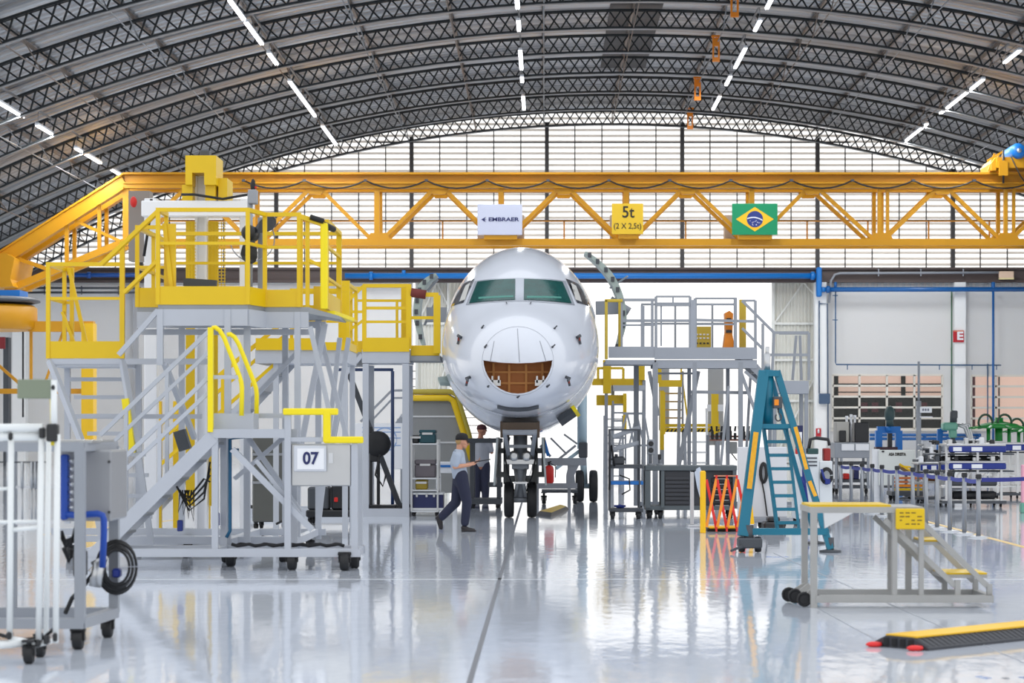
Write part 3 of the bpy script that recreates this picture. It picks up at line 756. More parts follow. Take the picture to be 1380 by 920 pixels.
for p in nm.polygons:
    c = p.center + off
    if abs(p.normal.y) > .99 and YN + .58 < c.y < YN + .66 and c.z < 3.1: p.material_index = 2
    inside = YN < c.y < YN + .61 and bvh_f.find_nearest(c)[3] > .006
    if inside: p.material_index = 2; p.use_smooth = False
bpy.data.objects.remove(co)
# honeycomb ribs inside the recess
rb = MB(); za, zb = nose_xz(0, 529.5)[1], nose_xz(0, 489)[1]
def inside_smile(x, z):
    poly = [nose_xz(*p) for p in smile]; c = False; j_ = len(poly) - 1
    for i in range(len(poly)):
        if (poly[i][1] > z) != (poly[j_][1] > z) and x < (poly[j_][0] - poly[i][0]) * (z - poly[i][1]) / (poly[j_][1] - poly[i][1]) + poly[i][0]: c = not c
        j_ = i
    return c
for px in (665, 686, 709, 731):
    x = nose_xz(px, 0)[0]; zz = [z for z in [za + (zb - za) * q / 60 for q in range(61)] if inside_smile(x, z)]
    rb.box(x - .02, x + .02, YN + .58, YN + .62, zz[0], zz[-1])
for py in (501, 516):
    z = nose_xz(0, py)[1]; xx = [x for x in [nose_xz(652 + q, 0)[0] for q in range(93)] if inside_smile(x, z)]
    rb.box(xx[0], xx[-1], YN + .59, YN + .62, z - .018, z + .018)
rb.build('radome_bulkhead', mat('bulkhead rib', rgb(196, 140, 76), .6, var=.15), plane)
bk = MB()
for px in (668, 728):
    x, z = nose_xz(px, 516); bk.box(x - .09, x + .09, YN + .36, YN + .5, z - .05, z + .05); bk.box(x - .07, x - .04, YN + .36, YN + .5, z, z + .12); bk.box(x + .04, x + .07, YN + .36, YN + .5, z, z + .12)
bk.build('radome_latch', STL, plane)

def patch(poly, off_=.006, Yref=40.0, grid=14, mb=None, thick=.012):
    """polygon in the (x, z) plane laid on the fuselage skin"""
    mb = mb or MB()
    bm = bmesh.new(); vsb = [bm.verts.new((x, 0, z)) for x, z in poly]; bm.faces.new(vsb)
    bmesh.ops.triangulate(bm, faces=bm.faces[:])
    for _ in range(4):
        es = [e for e in bm.edges if e.calc_length() > .09]
        if not es: break
        bmesh.ops.subdivide_edges(bm, edges=es, cuts=1)
        bmesh.ops.triangulate(bm, faces=bm.faces[:])
    out = []; ok = True
    for v in bm.verts:
        hit = bvh_f.ray_cast(Vector((v.co.x, YN - 3, v.co.z)), Vector((0, 1, 0)))
        if hit[0] is None or hit[0].y > YN + 8:
            n_ = bvh_f.find_nearest(Vector((v.co.x, YN + 4.0, v.co.z))); hit = n_
        nn = hit[1]; nn = nn if nn.y < .2 else -nn
        v.co = hit[0] + nn * off_
    return mb.bm(bm, True)
def W_(px, py, Y): return (PX(px, Y), PZ(py, Y))
# windscreen: frames below, glass above
WS = mat('cockpit glass', rgb(14, 74, 70), .12, 0, var=.5, scale=5)
WSF = mat('windscreen frame', rgb(190, 196, 206), .25, .5)
WSD = mat('side window dark', rgb(50, 54, 62), .05, coat=1.0)
Yw = 40.2
fr = MB()
fl = [(627, 410), (638, 374), (661, 372.5), (695, 372), (709, 372), (743, 372.5), (763, 374), (775, 410), (740, 409), (707, 407.5), (697, 407.5), (662, 408.5)]
patch([W_(x, y, Yw) for x, y in fl], .006, mb=fr)
fr.build('windscreen_frame', WSF, plane)
for s, poly in ((-1, [(632, 408), (642, 376), (668, 374.6), (694, 374), (694.5, 405.5), (662, 406.5)]), (1, [(706, 405.5), (706, 374), (732, 374.6), (758, 376), (770, 408), (738, 406.5)])):
    g = MB(); patch([W_(x, y, Yw) for x, y in poly], .016, mb=g); o = g.build('windscreen', WS, plane)
for poly in ([(607, 413), (614, 398), (624, 380), (640, 375), (636, 385), (626, 410), (618, 411)], [(797, 413), (790, 398), (780, 380), (762, 375), (767, 385), (777, 410), (786, 411)]):
    g = MB(); patch([W_(x, y, 41.2) for x, y in poly], .010, mb=g); o = g.build('side_window', WSD, plane)
    cxp = sum(p[0] for p in poly) / len(poly)
    sh = [(cxp + (x - cxp) * .42 + (4 if cxp < 700 else -4), 396 + (y - 396) * .72) for x, y in poly]
    g = MB(); patch([W_(x, y, 41.2) for x, y in sh], .015, mb=g); g.build('window_blind', mat('cream blind', rgb(190, 190, 186), .6), o)
# cockpit silhouettes behind the glass read as darker shapes with a pale glare shield line
gs = MB()
for x0, x1 in ((645, 692), (710, 756)):
    patch([W_(x0, 403, Yw), W_(x1, 402, Yw), W_(x1, 399.5, Yw), W_(x0, 400, Yw)], .018, mb=gs)
gs.build('glareshield', mat('glareshield teal', rgb(64, 136, 124), .3), plane)
wp = MB()
for x0, y0, x1, y1 in ((682, 409, 683, 411.5), (715, 409, 714, 411.5)):
    patch([W_(x0, y0, Yw), W_(x0 + 1.5, y0, Yw), W_(x1 + 1.5, y1 + 1, Yw), W_(x1, y1 + 1, Yw)], .02, mb=wp)
wp.build('wiper', DGR, plane)
# radome seams
SEAM = mat('panel seam', rgb(150, 154, 164), .5)
sm = MB(); C0 = nose_xz(698, 487)
n = 44
for i in range(n):
    a = 2 * pi * i / n; b = 2 * pi * (i + 1) / n
    def rp(t, r): return (C0[0] + cos(t) * 48 * r * YR / FPX, C0[1] + (sin(t) * (47 if sin(t) > 0 else 46) * r) * YR / FPX)
    if sin((a + b) / 2) < -.02 and False: continue
    patch([rp(a, .992), rp(b, .992), rp(b, 1.0), rp(a, 1.0)], .003, mb=sm)
for pts in ([(666, 460), (661, 487)], [(697, 443), (700, 489)], [(727, 460), (735, 487)]):
    (xa, ya), (xb, yb) = pts
    patch([nose_xz(xa, ya), nose_xz(xa + .9, ya), nose_xz(xb + 1.1, yb), nose_xz(xb, yb)], .003, mb=sm)
sm.build('panel_seam', SEAM, plane)
# probes, vanes and drain marks
for px, py, k in ((622, 455, 0), (777, 455, 1), (635, 509, 0), (762, 509, 1)):
    h = bvh_f.ray_cast(Vector((PX(px, 39.6), YN - 3, PZ(py, 39.6))), Vector((0, 1, 0)))
    if h[0] is None: continue
    c = h[0]; nn = h[1] if h[1].y < 0 else -h[1]; m_ = MB()
    m_.tube(c, c + nn * .09, .028, 8); m_.bar(c + nn * .08, c + nn * .1 + Vector((-.05 if k else .05, -.14, -.04)), .03, .03); m_.bar(c + nn * .05 + Vector((0, 0, -.02)), c + nn * .05 + Vector((.03 if k else -.03, -.02, -.14)), .035, .03)
    p_ = m_.build('pitot_probe', DGR, plane)
    rp_ = MB(); rp_.bar(c + nn * .06, c + nn * .07 + Vector((0, -.02, -.09)), .03, .03); rp_.build('red_cover', mat('probe cover', rgb(130, 50, 40), .6), p_)
dm = MB()
for px, py in ((650, 442), (747, 443), (655, 469), (744, 469), (659, 521), (737, 521), (698, 535)):
    h = bvh_f.ray_cast(Vector((PX(px, 39.2), YN - 3, PZ(py, 39.2))), Vector((0, 1, 0)))
    if h[0] is None: continue
    c = h[0]; nn = h[1] if h[1].y < 0 else -h[1]; dm.tube(c - nn * .01, c + nn * .02, .02, 8); dm.bar(c + nn * .015, c + nn * .02 + Vector((.04, -.01, .04)), .02, .02)
dm.build('static_port', DGR, plane)
# dark slot and gear bay lip under the chin
sl = MB(); pts = [(671, 545.5), (684, 548.5), (698, 549.5), (713, 548.5), (726, 545.5), (726, 550), (713, 553), (698, 554), (684, 553), (671, 550)]
patch([W_(x, y, 39.8) for x, y in pts], .012, mb=sl); sl.build('chin_slot', DGR, plane)
bay = MB(); bay.box(XA - .32, XA + .32, YN + 2.3, YN + 4.2, 1.54, 1.78); bay.box(XA - .36, XA - .32, YN + 2.4, YN + 4.2, 1.5, 1.8); bay.box(XA + .32, XA + .36, YN + 2.4, YN + 4.2, 1.5, 1.8)
bay.build('gear_bay', mat('bay brown', rgb(96, 80, 66), .6, var=.2), plane)
# yellow tagged fixture clamped on the belly
tg = MB(); h_ = bvh_f.ray_cast(Vector((PX(763, 40.4), YN - 3, PZ(555, 40.4))), Vector((0, 1, 0))); n_ = h_[1] if h_[1].y < 0 else -h_[1]; c0 = h_[0] + n_ * .085
tt = n_.cross(Vector((0, 1, 0))).normalized(); tt = tt if tt.x > 0 else -tt
tg.m(0).bar(c0 - tt * .2, c0 + tt * .13, .3, .1, n_); tg.m(1).bar(c0 + tt * .13 + n_ * .01, c0 + tt * .2 + n_ * .01, .34, .13, n_)
one(tg, 'belly_cover', [DGR, YEB], 'dark padded cover with a bright yellow edge strapped under the nose', 'cover')

# ---- nose landing gear
ZW = .335; YG = 41.8
gear = MB(); gear.tube((XA, YG, .38), (XA, YG, 1.1), .085, 16); gear.tube((XA, YG, .95), (XA, YG, 1.75), .13, 16); gear.tube((XA - .22, YG, ZW), (XA + .22, YG, ZW), .055, 12)
gear.cbox(XA - .16, XA + .16, YG - .14, YG + .14, .9, 1.02, .02); gear.build('gear_strut', MGR, plane)
tl = MB(); tl.bar((XA - .1, YG - .1, .92), (XA - .06, YG - .36, .66), .05); tl.bar((XA + .1, YG - .1, .92), (XA + .06, YG - .36, .66), .05); tl.bar((XA - .06, YG - .36, .66), (XA - .1, YG - .08, .4), .05); tl.bar((XA + .06, YG - .36, .66), (XA + .1, YG - .08, .4), .05); tl.bar((XA - .12, YG - .37, .66), (XA + .12, YG - .37, .66), .04); tl.build('torque_link', STL, plane)
db = MB(); db.bar((XA - .2, YG, 1.05), (XA - .28, YG - 1.2, 1.62), .07); db.bar((XA + .2, YG, 1.05), (XA + .28, YG - 1.2, 1.62), .07); db.tube((XA - .3, YG - 1.2, 1.6), (XA + .3, YG - 1.2, 1.6), .05); db.bar((XA - .24, YG - .6, 1.34), (XA + .24, YG - .6, 1.34), .06); db.build('drag_brace', MGR, plane)
lt = MB(); lt.lathe([(.04, -.06), (.09, -.06), (.1, 0), (.06, .08)], (XA - .12, YG - .3, 1.16), 'y', 14); lt.lathe([(.04, -.06), (.09, -.06), (.1, 0), (.06, .08)], (XA + .12, YG - .3, 1.16), 'y', 14); lt.cbox(XA - .3, XA + .3, YG - .3, YG - .2, 1.0, 1.1, .01); lt.build('taxi_light', STL, plane)
for s in (-1, 1):
    dr = MB(); dr.bar((XA + s * .38, YG - 1.0, 1.5), (XA + s * .46, YG - 1.0, .62), .03, 1.2, Vector((0, 1, 0)))
    dr = MB(); xx = XA + s * .4; dr.add([(xx, YG - .9, 1.5), (xx, YG + .5, 1.5), (xx + s * .06, YG + .4, .62), (xx + s * .06, YG - .8, .62), (xx + s * .035, YG - .9, 1.5), (xx + s * .035, YG + .5, 1.5), (xx + s * .095, YG + .4, .62), (xx + s * .095, YG - .8, .62)],
        [(0, 1, 2, 3), (7, 6, 5, 4), (0, 4, 5, 1), (1, 5, 6, 2), (2, 6, 7, 3), (3, 7, 4, 0)]); dr.build('gear_door', mat('gear door grey', rgb(150, 158, 160), .4), plane)
    hs = MB(); hs.path([(XA + s * .2, YG - .2, 1.5), (XA + s * .3, YG - .35, 1.2), (XA + s * .22, YG - .3, .8), (XA + s * .12, YG - .15, .5)], .018, 6); hs.build('brake_hose', BLK, plane)
def wheel(parent, x, y, r, wd, name='wheel'):
    tm = MB(); w2 = wd / 2
    tm.lathe([(r * .55, -w2 * .8), (r * .75, -w2), (r * .92, -w2 * .92), (r * .985, -w2 * .62), (r, -w2 * .2), (r, w2 * .2), (r * .985, w2 * .62), (r * .92, w2 * .92), (r * .75, w2), (r * .55, w2 * .8)], (x, y, r), 'x', 32)
    for q in (-.45, 0, .45): tm.lathe([(r * 1.001, w2 * (q - .05)), (r * 1.004, w2 * q), (r * 1.001, w2 * (q + .05))], (x, y, r), 'x', 32)
    wo = tm.build(name, BLK, parent)
    hm = MB(); hm.lathe([(.04, -w2 * .7), (r * .3, -w2 * .6), (r * .55, -w2 * .78), (r * .57, w2 * .78), (r * .3, w2 * .6), (.04, w2 * .7)], (x, y, r), 'x', 20); hm.build('hub', MGR, wo)
    return wo
for s in (-1, 1): wheel(plane, XA + s * .215, YG, ZW, .185)
jgm = mat('jig grey', rgb(112, 114, 114), .5, .2, var=.15)
for s in (-1, 1):
    b = MB(); xx = XA + s * .27; b.bar((xx, YG + .35, .62), (xx, YG + .35, 1.62), .11, .11); b.bar((xx + s * .16, YG + .3, .75), (xx + s * .16, YG + .3, 1.5), .07, .07); b.bar((xx - s * .02, YG + .3, 1.25), (xx + s * .2, YG + .3, 1.25), .09, .1); b.bar((xx, YG + .3, .8), (xx + s * .2, YG + .3, .8), .09, .1); b.build('gear_side_strut', jgm, plane)
    b = MB(); b.bar((XA + s * .02, YG + .2, .72), (XA + s * .24, YG + .2, .72), .1, .12); b.bar((XA + s * .08, YG + .25, .3), (XA + s * .08, YG + .25, .9), .03, .05); b.build('gear_fork', jgm, plane)
# ---- pair of wheels further back with their pale blue leg
YM = 50.5; xm = PX(790.5, YM)
lg = MB(); lg.tube((xm - .05, YM, .4), (xm - .1, YM, 1.6), .075, 14); lg.tube((xm - .1, YM, 1.2), (xm - .1, YM, 2.6), .11, 14); lg.tube((xm - .17, YM, .36), (xm + .17, YM, .36), .06, 10); lg.bar((xm - .1, YM, 1.2), (xm - .7, YM, .75), .08); lg.build('main_gear_leg', mat('pale blue leg', rgb(176, 200, 212), .35), plane)
jk = MB(); jk.cbox(xm - .18, xm + .02, YM - .2, YM + .1, 1.0, 1.35, .02); jk.build('gear_actuator', DGR, plane)
for s in (-1, 1): wheel(plane, xm + s * .155, YM, .36, .19)
# ---- open doors, seen edge-on, on their hinge arms
DI = mat('door inner green grey', rgb(168, 182, 176), .45, var=.1); DO = AWH
def open_door(pts, s, label_):
    Yd = 45.3
    th = .13; d = MB(); v = []
    P3 = [P(x, y, Yd) for x, y in pts]
    # smooth the outline
    cur = []
    for i in range(len(P3) - 1):
        p0, p1, p2, p3 = P3[max(i - 1, 0)], P3[i], P3[i + 1], P3[min(i + 2, len(P3) - 1)]
        for q in range(6):
            t = q / 6; cur.append(.5 * ((2 * p1) + (p2 - p0) * t + (2 * p0 - 5 * p1 + 4 * p2 - p3) * t * t + (3 * p1 - p0 - 3 * p2 + p3) * t ** 3))
    cur.append(P3[-1]); n = len(cur)
    outs = []
    for i, c in enumerate(cur):
        tn = (cur[min(i + 1, n - 1)] - cur[max(i - 1, 0)]).normalized(); nr = Vector((-tn.z, 0, tn.x)) * s
        tw = th * min(1, .35 + 2.2 * min(i, n - 1 - i) / n)
        outs.append((c, c + nr * tw))
    for dy in (-.42, .42):
        for a, b in outs: v.append((a.x, Yd + dy, a.z)); v.append((b.x, Yd + dy, b.z))
    f = []; m = 2 * n
    for i in range(n - 1):
        a = 2 * i; f += [(a, a + 2, a + 3, a + 1), (m + a, m + a + 1, m + a + 3, m + a + 2), (a, a + m, a + m + 2, a + 2), (a + 1, a + 3, a + 3 + m, a + 1 + m)]
    f += [(0, 1, m + 1, m), (m - 2, 2 * m - 2, 2 * m - 1, m - 1)]
    d.add(v, f); o = d.build('cabin_door', DI, plane)
    for i in range(3, n - 2, 4):
        fx = MB(); a, b = outs[i]; mm = a.lerp(b, .5); fx.box(mm.x - .035, mm.x + .035, Yd - .46, Yd - .42, mm.z - .05, mm.z + .05); fx.build('door_latch', DGR, o)
    return o, Yd
o, Yd = open_door([(787, 343), (800, 354), (815, 371), (826, 390), (833, 412), (835, 435), (832, 457), (826, 474)], 1, '')
ha = MB(); ha.bar(P(803, 415, Yd), P(836, 414, Yd), .3, .26); ha.bar(P(822, 388, Yd), P(846, 372, Yd - .3), .03, .03); ha.tube(P(822, 404, Yd), P(848, 420, Yd), .09); ha.build('door_hinge', MGR, o)
o, Yd = open_door([(590, 372), (578, 382), (570, 397), (567, 418), (568, 440), (573, 466)], -1, '')
ha = MB(); ha.bar(P(575, 424, Yd), P(602, 424, Yd), .2, .3); ha.bar(P(576, 392, Yd), P(590, 376, Yd), .05, .05); ha.bar(P(572, 438, Yd), P(590, 400, Yd), .05, .05); ha.build('door_hinge', MGR, o)
# small hinged hatch flap under the left door
hf = MB(); a = [P(590, 508, 42), P(604, 506, 42.3), P(613, 516, 42.3), P(593, 515, 42)]; b_ = [p + Vector((0, .05, -.06)) for p in a]
hf.add(a + b_, [(0, 1, 2, 3), (7, 6, 5, 4), (0, 4, 5, 1), (1, 5, 6, 2), (2, 6, 7, 3), (3, 7, 4, 0)]); hf.bar(P(598, 490, 42.2), P(612, 514, 42.3), .05, .05); hf.build('service_hatch', DI, plane)
# ================================================================ left-hand docks, lift and stairs
def bars(parent, name, m, segs, w=.05, h=None):
    b = MB()
    for s in segs: b.bar(s[0], s[1], s[2] if len(s) > 2 else w, (s[3] if len(s) > 3 else (s[2] if len(s) > 2 else h)))
    return b.build(name, m, parent)
def each(parent, name, m, segs, w=.05, h=None):
    for s in segs: bars(parent, name, m, [s], w, h)
def guard(parent, pts, zd, top=1.15, mids=(.38, .75), posts=None, m=YEL, w=.05, toe=.21, name='guard_rail'):
    """welded guard rail along plan points, with its toe board; pts (x, y)"""
    g = MB(); pts = [Vector((p[0], p[1], 0)) for p in pts]
    for i, p in enumerate(pts): g.bar(p + Vector((0, 0, zd)), p + Vector((0, 0, zd + top + w / 2)), w)
    for a, b in zip(pts[:-1], pts[1:]):
        L = (b - a).length; k = max(1, round(L / 1.3))
        for q in range(1, k): c = a.lerp(b, q / k); g.bar(c + Vector((0, 0, zd)), c + Vector((0, 0, zd + top)), w * .9)
        for hh in mids + (top,): g.bar(a + Vector((0, 0, zd + hh)), b + Vector((0, 0, zd + hh)), w * (1 if hh == top else .75))
    o = g.build(name, m, parent)
    if toe:
        t = MB()
        for a, b in zip(pts[:-1], pts[1:]): t.bar(a + Vector((0, 0, zd + toe / 2)), b + Vector((0, 0, zd + toe / 2)), .03, toe)
        t.build('toe_board', m, parent)
    return o
def stair(parent, a, b, wid, n, m, tread_m=None, dirv=Vector((0, 1, 0)), rail=None, rail_m=None, sw=.16, tread=.24):
    """straight flight from a (foot) to b (head) on its near side; wid along dirv; rail = list of rail heights"""
    a, b = Vector(a), Vector(b); off = dirv.normalized() * wid
    for o_ in (Vector(), off): bars(parent, 'stair_stringer', m, [(a + o_, b + o_, .05, sw)])
    run = Vector((b.x - a.x, b.y - a.y, 0)).normalized()
    for i in range(n):
        c = a.lerp(b, (i + .8) / (n + .2)) + off / 2
        t = MB(); q = run * tread / 2; s_ = off * .48
        v = [c - q - s_, c + q - s_, c + q + s_, c - q + s_]
        t.add([p + Vector((0, 0, -.015)) for p in v] + [p + Vector((0, 0, .015)) for p in v], [(3, 2, 1, 0), (4, 5, 6, 7), (0, 1, 5, 4), (1, 2, 6, 5), (2, 3, 7, 6), (3, 0, 4, 7)])
        t.build('stair_tread', tread_m or m, parent)
    if rail:
        for o_ in (Vector(), off):
            g = MB()
            for hh in rail: g.bar(a + o_ + Vector((0, 0, hh)), b + o_ + Vector((0, 0, hh)), .045, .045)
            for u in (.06, .5, .94): c = a.lerp(b, u) + o_; g.bar(c, c + Vector((0, 0, rail[-1])), .045)
            g.build('stair_handrail', rail_m or m, parent)

# ---------------------------------------------------------------- stair unit with number 07
YA, YB = 26.4, 27.0
X1, X2, X3 = PX(290, YA), PX(388, YA), PX(478, YA)
dk = thing('stair_platform', 'grey wheeled stair platform carrying the white plate numbered 07', 'platform', (X2, YA + .4, 0))
zb0, zb1 = PZ(750, YA), PZ(739, YA)
bb = MB(); xl = PX(112, YA)
bb.box(xl, PX(486, YA), YA - .05, YA + .05, zb0, zb1); bb.box(xl, PX(486, YA), YA + .68, YA + .78, zb0, zb1)
for x in (xl + .05, X1, X2, X3): bb.box(x - .05, x + .05, YA, YA + .72, zb0, zb1)
bb.build('base_frame', GRY, dk)
zl = PZ(578, YA)                                   # landing
each(dk, 'post', GRY, [((X1, YA, zb1), (X1, YA, zl), .075), ((X2, YA, zb1), (X2, YA, PZ(558, YA)), .075), ((X3, YA, zb1), (X3, YA, PZ(590, YA)), .075),
                       ((X1, YB + .1, zb1), (X1, YB + .1, zl), .075), ((X2, YB + .1, zb1), (X2, YB + .1, zl), .075), ((X3, YB + .1, zb1), (X3, YB + .1, PZ(590, YA)), .075)])
ld = MB(); ld.box(PX(283, YA), PX(384, YA), YA - .04, YB + .1, PZ(590, YA), zl); ld.build('landing_beam', GRY, dk)
ld = MB(); ld.box(PX(286, YA), PX(340, YA), YA + .1, YB, zl, PZ(557, YA + .1)); ld.build('landing_toe_board', GRY, dk)
each(dk, 'brace', GRY, [(P(313, 605, YA + .05), P(421, 714, YA + .05), .07), (P(335, 590, YB), P(405, 690, YB), .06), (P(316, 645, YB), P(384, 588, YB), .05), (P(345, 620, YA + .1), P(410, 700, YA + .1), .05)])
bars(dk, 'cross_rail', GRY, [(P(290, 560, YB + .1), P(388, 560, YB + .1), .06), (P(388, 592, YB + .1), P(478, 592, YB + .1), .06), (P(388, 592, YA), P(478, 592, YA), .05)])
# flight going down to the left
stair(dk, P(112, 762, YA - .02), P(287, 588, YA - .02), .7, 7, GRY, DECK)
bars(dk, 'stair_handrail', GRY, [(P(135, 648, YA), P(283, 506, YA), .05), (P(135, 665, YA), P(283, 527, YA), .045), (P(160, 720, YA), P(160, 625, YA), .045), (P(215, 665, YA), P(215, 572, YA), .045)])
bars(dk, 'stair_handrail', GRY, [(P(135, 586, YB), P(286, 442, YB), .05), (P(135, 612, YB), P(286, 470, YB), .045), (P(170, 700, YB), P(170, 552, YB), .045), (P(225, 650, YB), P(225, 500, YB), .045)])
# yellow landing post and bent hand rails
yp = MB(); yp.bar(P(284, 582, YA - .02), P(284, 441, YA - .02), .06, .08, Vector((0, 1, 0))); yp.build('handrail_post', YEB, dk)
for dx, dy, y0 in ((0, 0, YA), (20, 9, YB)):
    pts = [P(x + dx, y + dy, y0) for x, y in ((286, 442), (290, 441), (296, 445), (302, 455), (312, 480), (322, 505), (325, 514), (326, 522), (325.5, 560))]
    h = MB(); h.path(pts, .028, 8); h.build('bent_handrail', YEB, dk)
bars(dk, 'cross_rail', GRY, [(P(287, 508, YA), P(324, 508, YA), .045)])
# stepped yellow bumper rail
yb_ = MB(); yb_.cbox(PX(382, YA), PX(456, YA), YA - .07, YA + .02, PZ(559, YA), PZ(550, YA), .012); yb_.cbox(PX(436, YA), PX(446, YA), YA - .075, YA + .02, PZ(596, YA), PZ(552, YA), .012); yb_.cbox(PX(437, YA), PX(490, YA), YA - .07, YA + .02, PZ(597, YA), PZ(588, YA), .012)
yb_.build('bumper_rail', YEB, dk)
yb_ = MB(); yb_.cbox(PX(382, YA), PX(392, YA), YA - .03, YB + .1, PZ(558, YA), PZ(551, YA), .012); yb_.build('bumper_rail', YEB, dk)
pn = MB(); pn.cbox(PX(392, YA), PX(473, YA), YA + .02, YA + .34, PZ(655, YA), PZ(598, YA), .012); cbx = pn.build('control_cabinet', STL, dk)
pl = MB(); a, b = P(396, 635, YA - .02), P(440, 600, YA - .02)
pl.cbox(a.x, b.x, YA - .03, YA + .0, a.z, b.z, .008); plate = pl.build('number_plate', mat('grey plate', rgb(206, 210, 218), .4), dk)
pl = MB(); a, b = P(401, 632, YA), P(437, 604, YA); pl.box(a.x, b.x, YA - .036, YA - .03, a.z, b.z); pl.build('plate_paper', WHT, plate)
text_mesh('07', .2, 'plate_number', NAV, plate, ((a.x + b.x) / 2, YA - .04, (a.z + b.z) / 2), width=.19, bold=.006)
hd_ = MB(); a = P(443, 617, YA); hd_.box(a.x, a.x + .05, YA, YA + .03, a.z - .06, a.z + .06); hd_.build('cabinet_latch', ALU, cbx)
for x, y in ((PX(465, YA), YA - .05), (PX(474, YA), YA + .4), (PX(393, YA), YA + .05), (PX(300, YA), YA + .7), (PX(486, YA) - .2, YA + .7)): caster(dk, x, y, .105, top=zb0 + .005)
fc_ = MB(); fc_.path([P(312 + 8 * i, 733 + (i * 5 % 3) * 1.2, YA + .35) for i in range(20)], .022, 6); fc_.path([P(316 + 8 * i, 735 - (i * 7 % 4) * 1.0, YA + .4) for i in range(19)], .016, 6); fc_.build('base_cable', BLK, dk)
pi_ = MB(); pi_.path([P(330, 588, YB - .2), P(310, 592, YB - .2), P(310, 715, YB - .2), P(305, 724, YB - .2)], .022, 8); pi_.path([P(310, 606, YB - .2), P(322, 606, YB - .2)], .018, 8); pi_.build('air_pipe', mat('petrol blue', rgb(20, 92, 130), .4), dk)
hz = MB()
for k in range(4):
    hz.path([P(238 + k * 2, 655 + k * 3, YB - .1), P(255, 688 - k * 6, YB - .1), P(275, 672 - k * 9, YB - .15), P(283, 622 + k * 9, YB - .1)], .013, 6)
    hz.path([P(243 + k * 3, 660, YB - .1), P(240 + k * 7, 690 + k * 4, YB - .1), P(252 + k * 3, 660, YB - .1)], .01, 6)
hz.build('cable_bundle', BLK, dk)
hz = MB(); hz.cbox(PX(241, YB), PX(248, YB), YB - .14, YB - .04, PZ(715, YB), PZ(700, YB), .01); hz.build('blue_plug', DBL, dk)
hz = MB(); hz.cbox(PX(288, YB), PX(297, YB), YB - .14, YB - .04, PZ(708, YB), PZ(690, YB), .01); hz.build('blue_plug', DBL, dk)

# ---------------------------------------------------------------- upper yellow work platform
Y0, Y1, Y2 = 27.3, 27.9, 30.2
zd = 3.2
xa, xb, xc, xd, xe = PX(185, Y1), PX(213, Y0), PX(334, Y0), PX(357, Y1), PX(403, Y1)
xf = xe + .12
up = thing('work_platform', 'tall yellow-railed work platform on grey legs beside the lift column', 'platform', ((xa + xe) / 2, 28.8, 0))
dm = MB(); dm.prism([(xa, Y1), (xb, Y1), (xb, Y0), (xc, Y0), (xd, Y1), (xf, Y1), (xf, Y2), (xa, Y2)], zd - .06, zd, 'z'); dm.build('deck', DECK, up)
for p, q in (((xa, Y1), (xb, Y1)), ((xb, Y0), (xc, Y0)), ((xc, Y0), (xd, Y1)), ((xd, Y1), (xf, Y1))): fa = MB(); fa.bar((p[0], p[1], zd - .16), (q[0], q[1], zd - .16), .05, .2); fa.build('fascia', GRY, up)
guard(up, [(xb, Y1), (xa, Y1), (xa, Y2)], zd, 1.0, (.5,), toe=.24)
guard(up, [(xb, Y1), (xb, Y0), (xc, Y0), (xd, Y1), (xe, Y1)], zd, 1.16, (.75,), toe=.22)
guard(up, [(xe + .28, Y2), (xe + .1, Y2), (xa, Y2)], zd, 1.12, (.32, .72), toe=.15)
guard(up, [(xe + .3, Y1 + .5), (xe + .3, Y2)], zd, 1.12, (.4, .8), toe=.22)
pn = MB(); pn.box(PX(219, Y0), PX(235, Y0), Y0 + .1, Y0 + .14, zd, zd + 1.0); pn.bar((PX(220, Y0), Y0 + .08, zd + 1.0), (PX(232, Y0), Y0 + .08, zd), .05, .03); pn.build('side_panel', YEL, up)
gp = MB(); x = PX(437, Y1 + .1); gp.cbox(x - .045, x + .045, Y1 + .05, Y1 + .15, zd - .02, zd + 1.06, .01); gp.build('gate_post', YEB, up)
gp = MB(); gp.bar((xe + .02, Y1 + .02, zd), (xe + .02, Y1 + .02, zd + 1.16), .05); gp.bar((xe + .1, Y1 + .06, zd), (xe + .1, Y1 + .06, zd + 1.1), .05); gp.bar((xe, Y1, zd + 1.14), (x, Y1 + .1, zd + 1.04), .06); gp.bar((xe + .1, Y1 + .05, zd + .6), (x, Y1 + .1, zd + .5), .04); gp.box(xe + .15, x, Y1 + .3, Y1 + .34, zd, zd + .28); gp.build('gate', YEL, up)
gp = MB(); gp.tube((xe + .14, Y1 + .0, zd + 1.13), (xe + .3, Y1 + .06, zd + 1.08), .035); gp.tube((x - .02, Y1 + .08, zd + 1.05), (x + .1, Y1 + .3, zd + 1.0), .04); gp.build('grip_sleeve', BLK, up)
fl = MB(); a = PX(455, Y1)
fl.add([(xf, Y1, zd), (a, Y1 + .2, zd - .1), (a, Y1 + 1.2, zd - .1), (xf, Y1 + 1.4, zd), (xf, Y1, zd - .08), (a, Y1 + .2, zd - .14), (a, Y1 + 1.2, zd - .14), (xf, Y1 + 1.4, zd - .08)], [(0, 1, 2, 3), (7, 6, 5, 4), (0, 4, 5, 1), (1, 5, 6, 2), (2, 6, 7, 3), (3, 7, 4, 0)]); fl.build('bridge_flap', DECK, up)
fl = MB(); fl.bar((a - .1, Y1 + .2, zd - .06), (a + .06, Y1 + 1.2, zd - .1), .1, .05); fl.build('flap_edge', YEB, up)
LEG = [(PX(216, Y0), Y0), (PX(307, Y0), Y0), (PX(333, Y0 + .3), Y0 + .3), (PX(401, Y1), Y1), (xa + .2, Y2 - .1), (xd, Y2 - .1), (xf - .1, Y2 - .1)]
for i, (x, y) in enumerate(LEG): bars(up, 'leg', GRY, [((x, y, PZ(738, 27.9) if i else PZ(492, Y0)), (x, y, zd - .06), .075)])
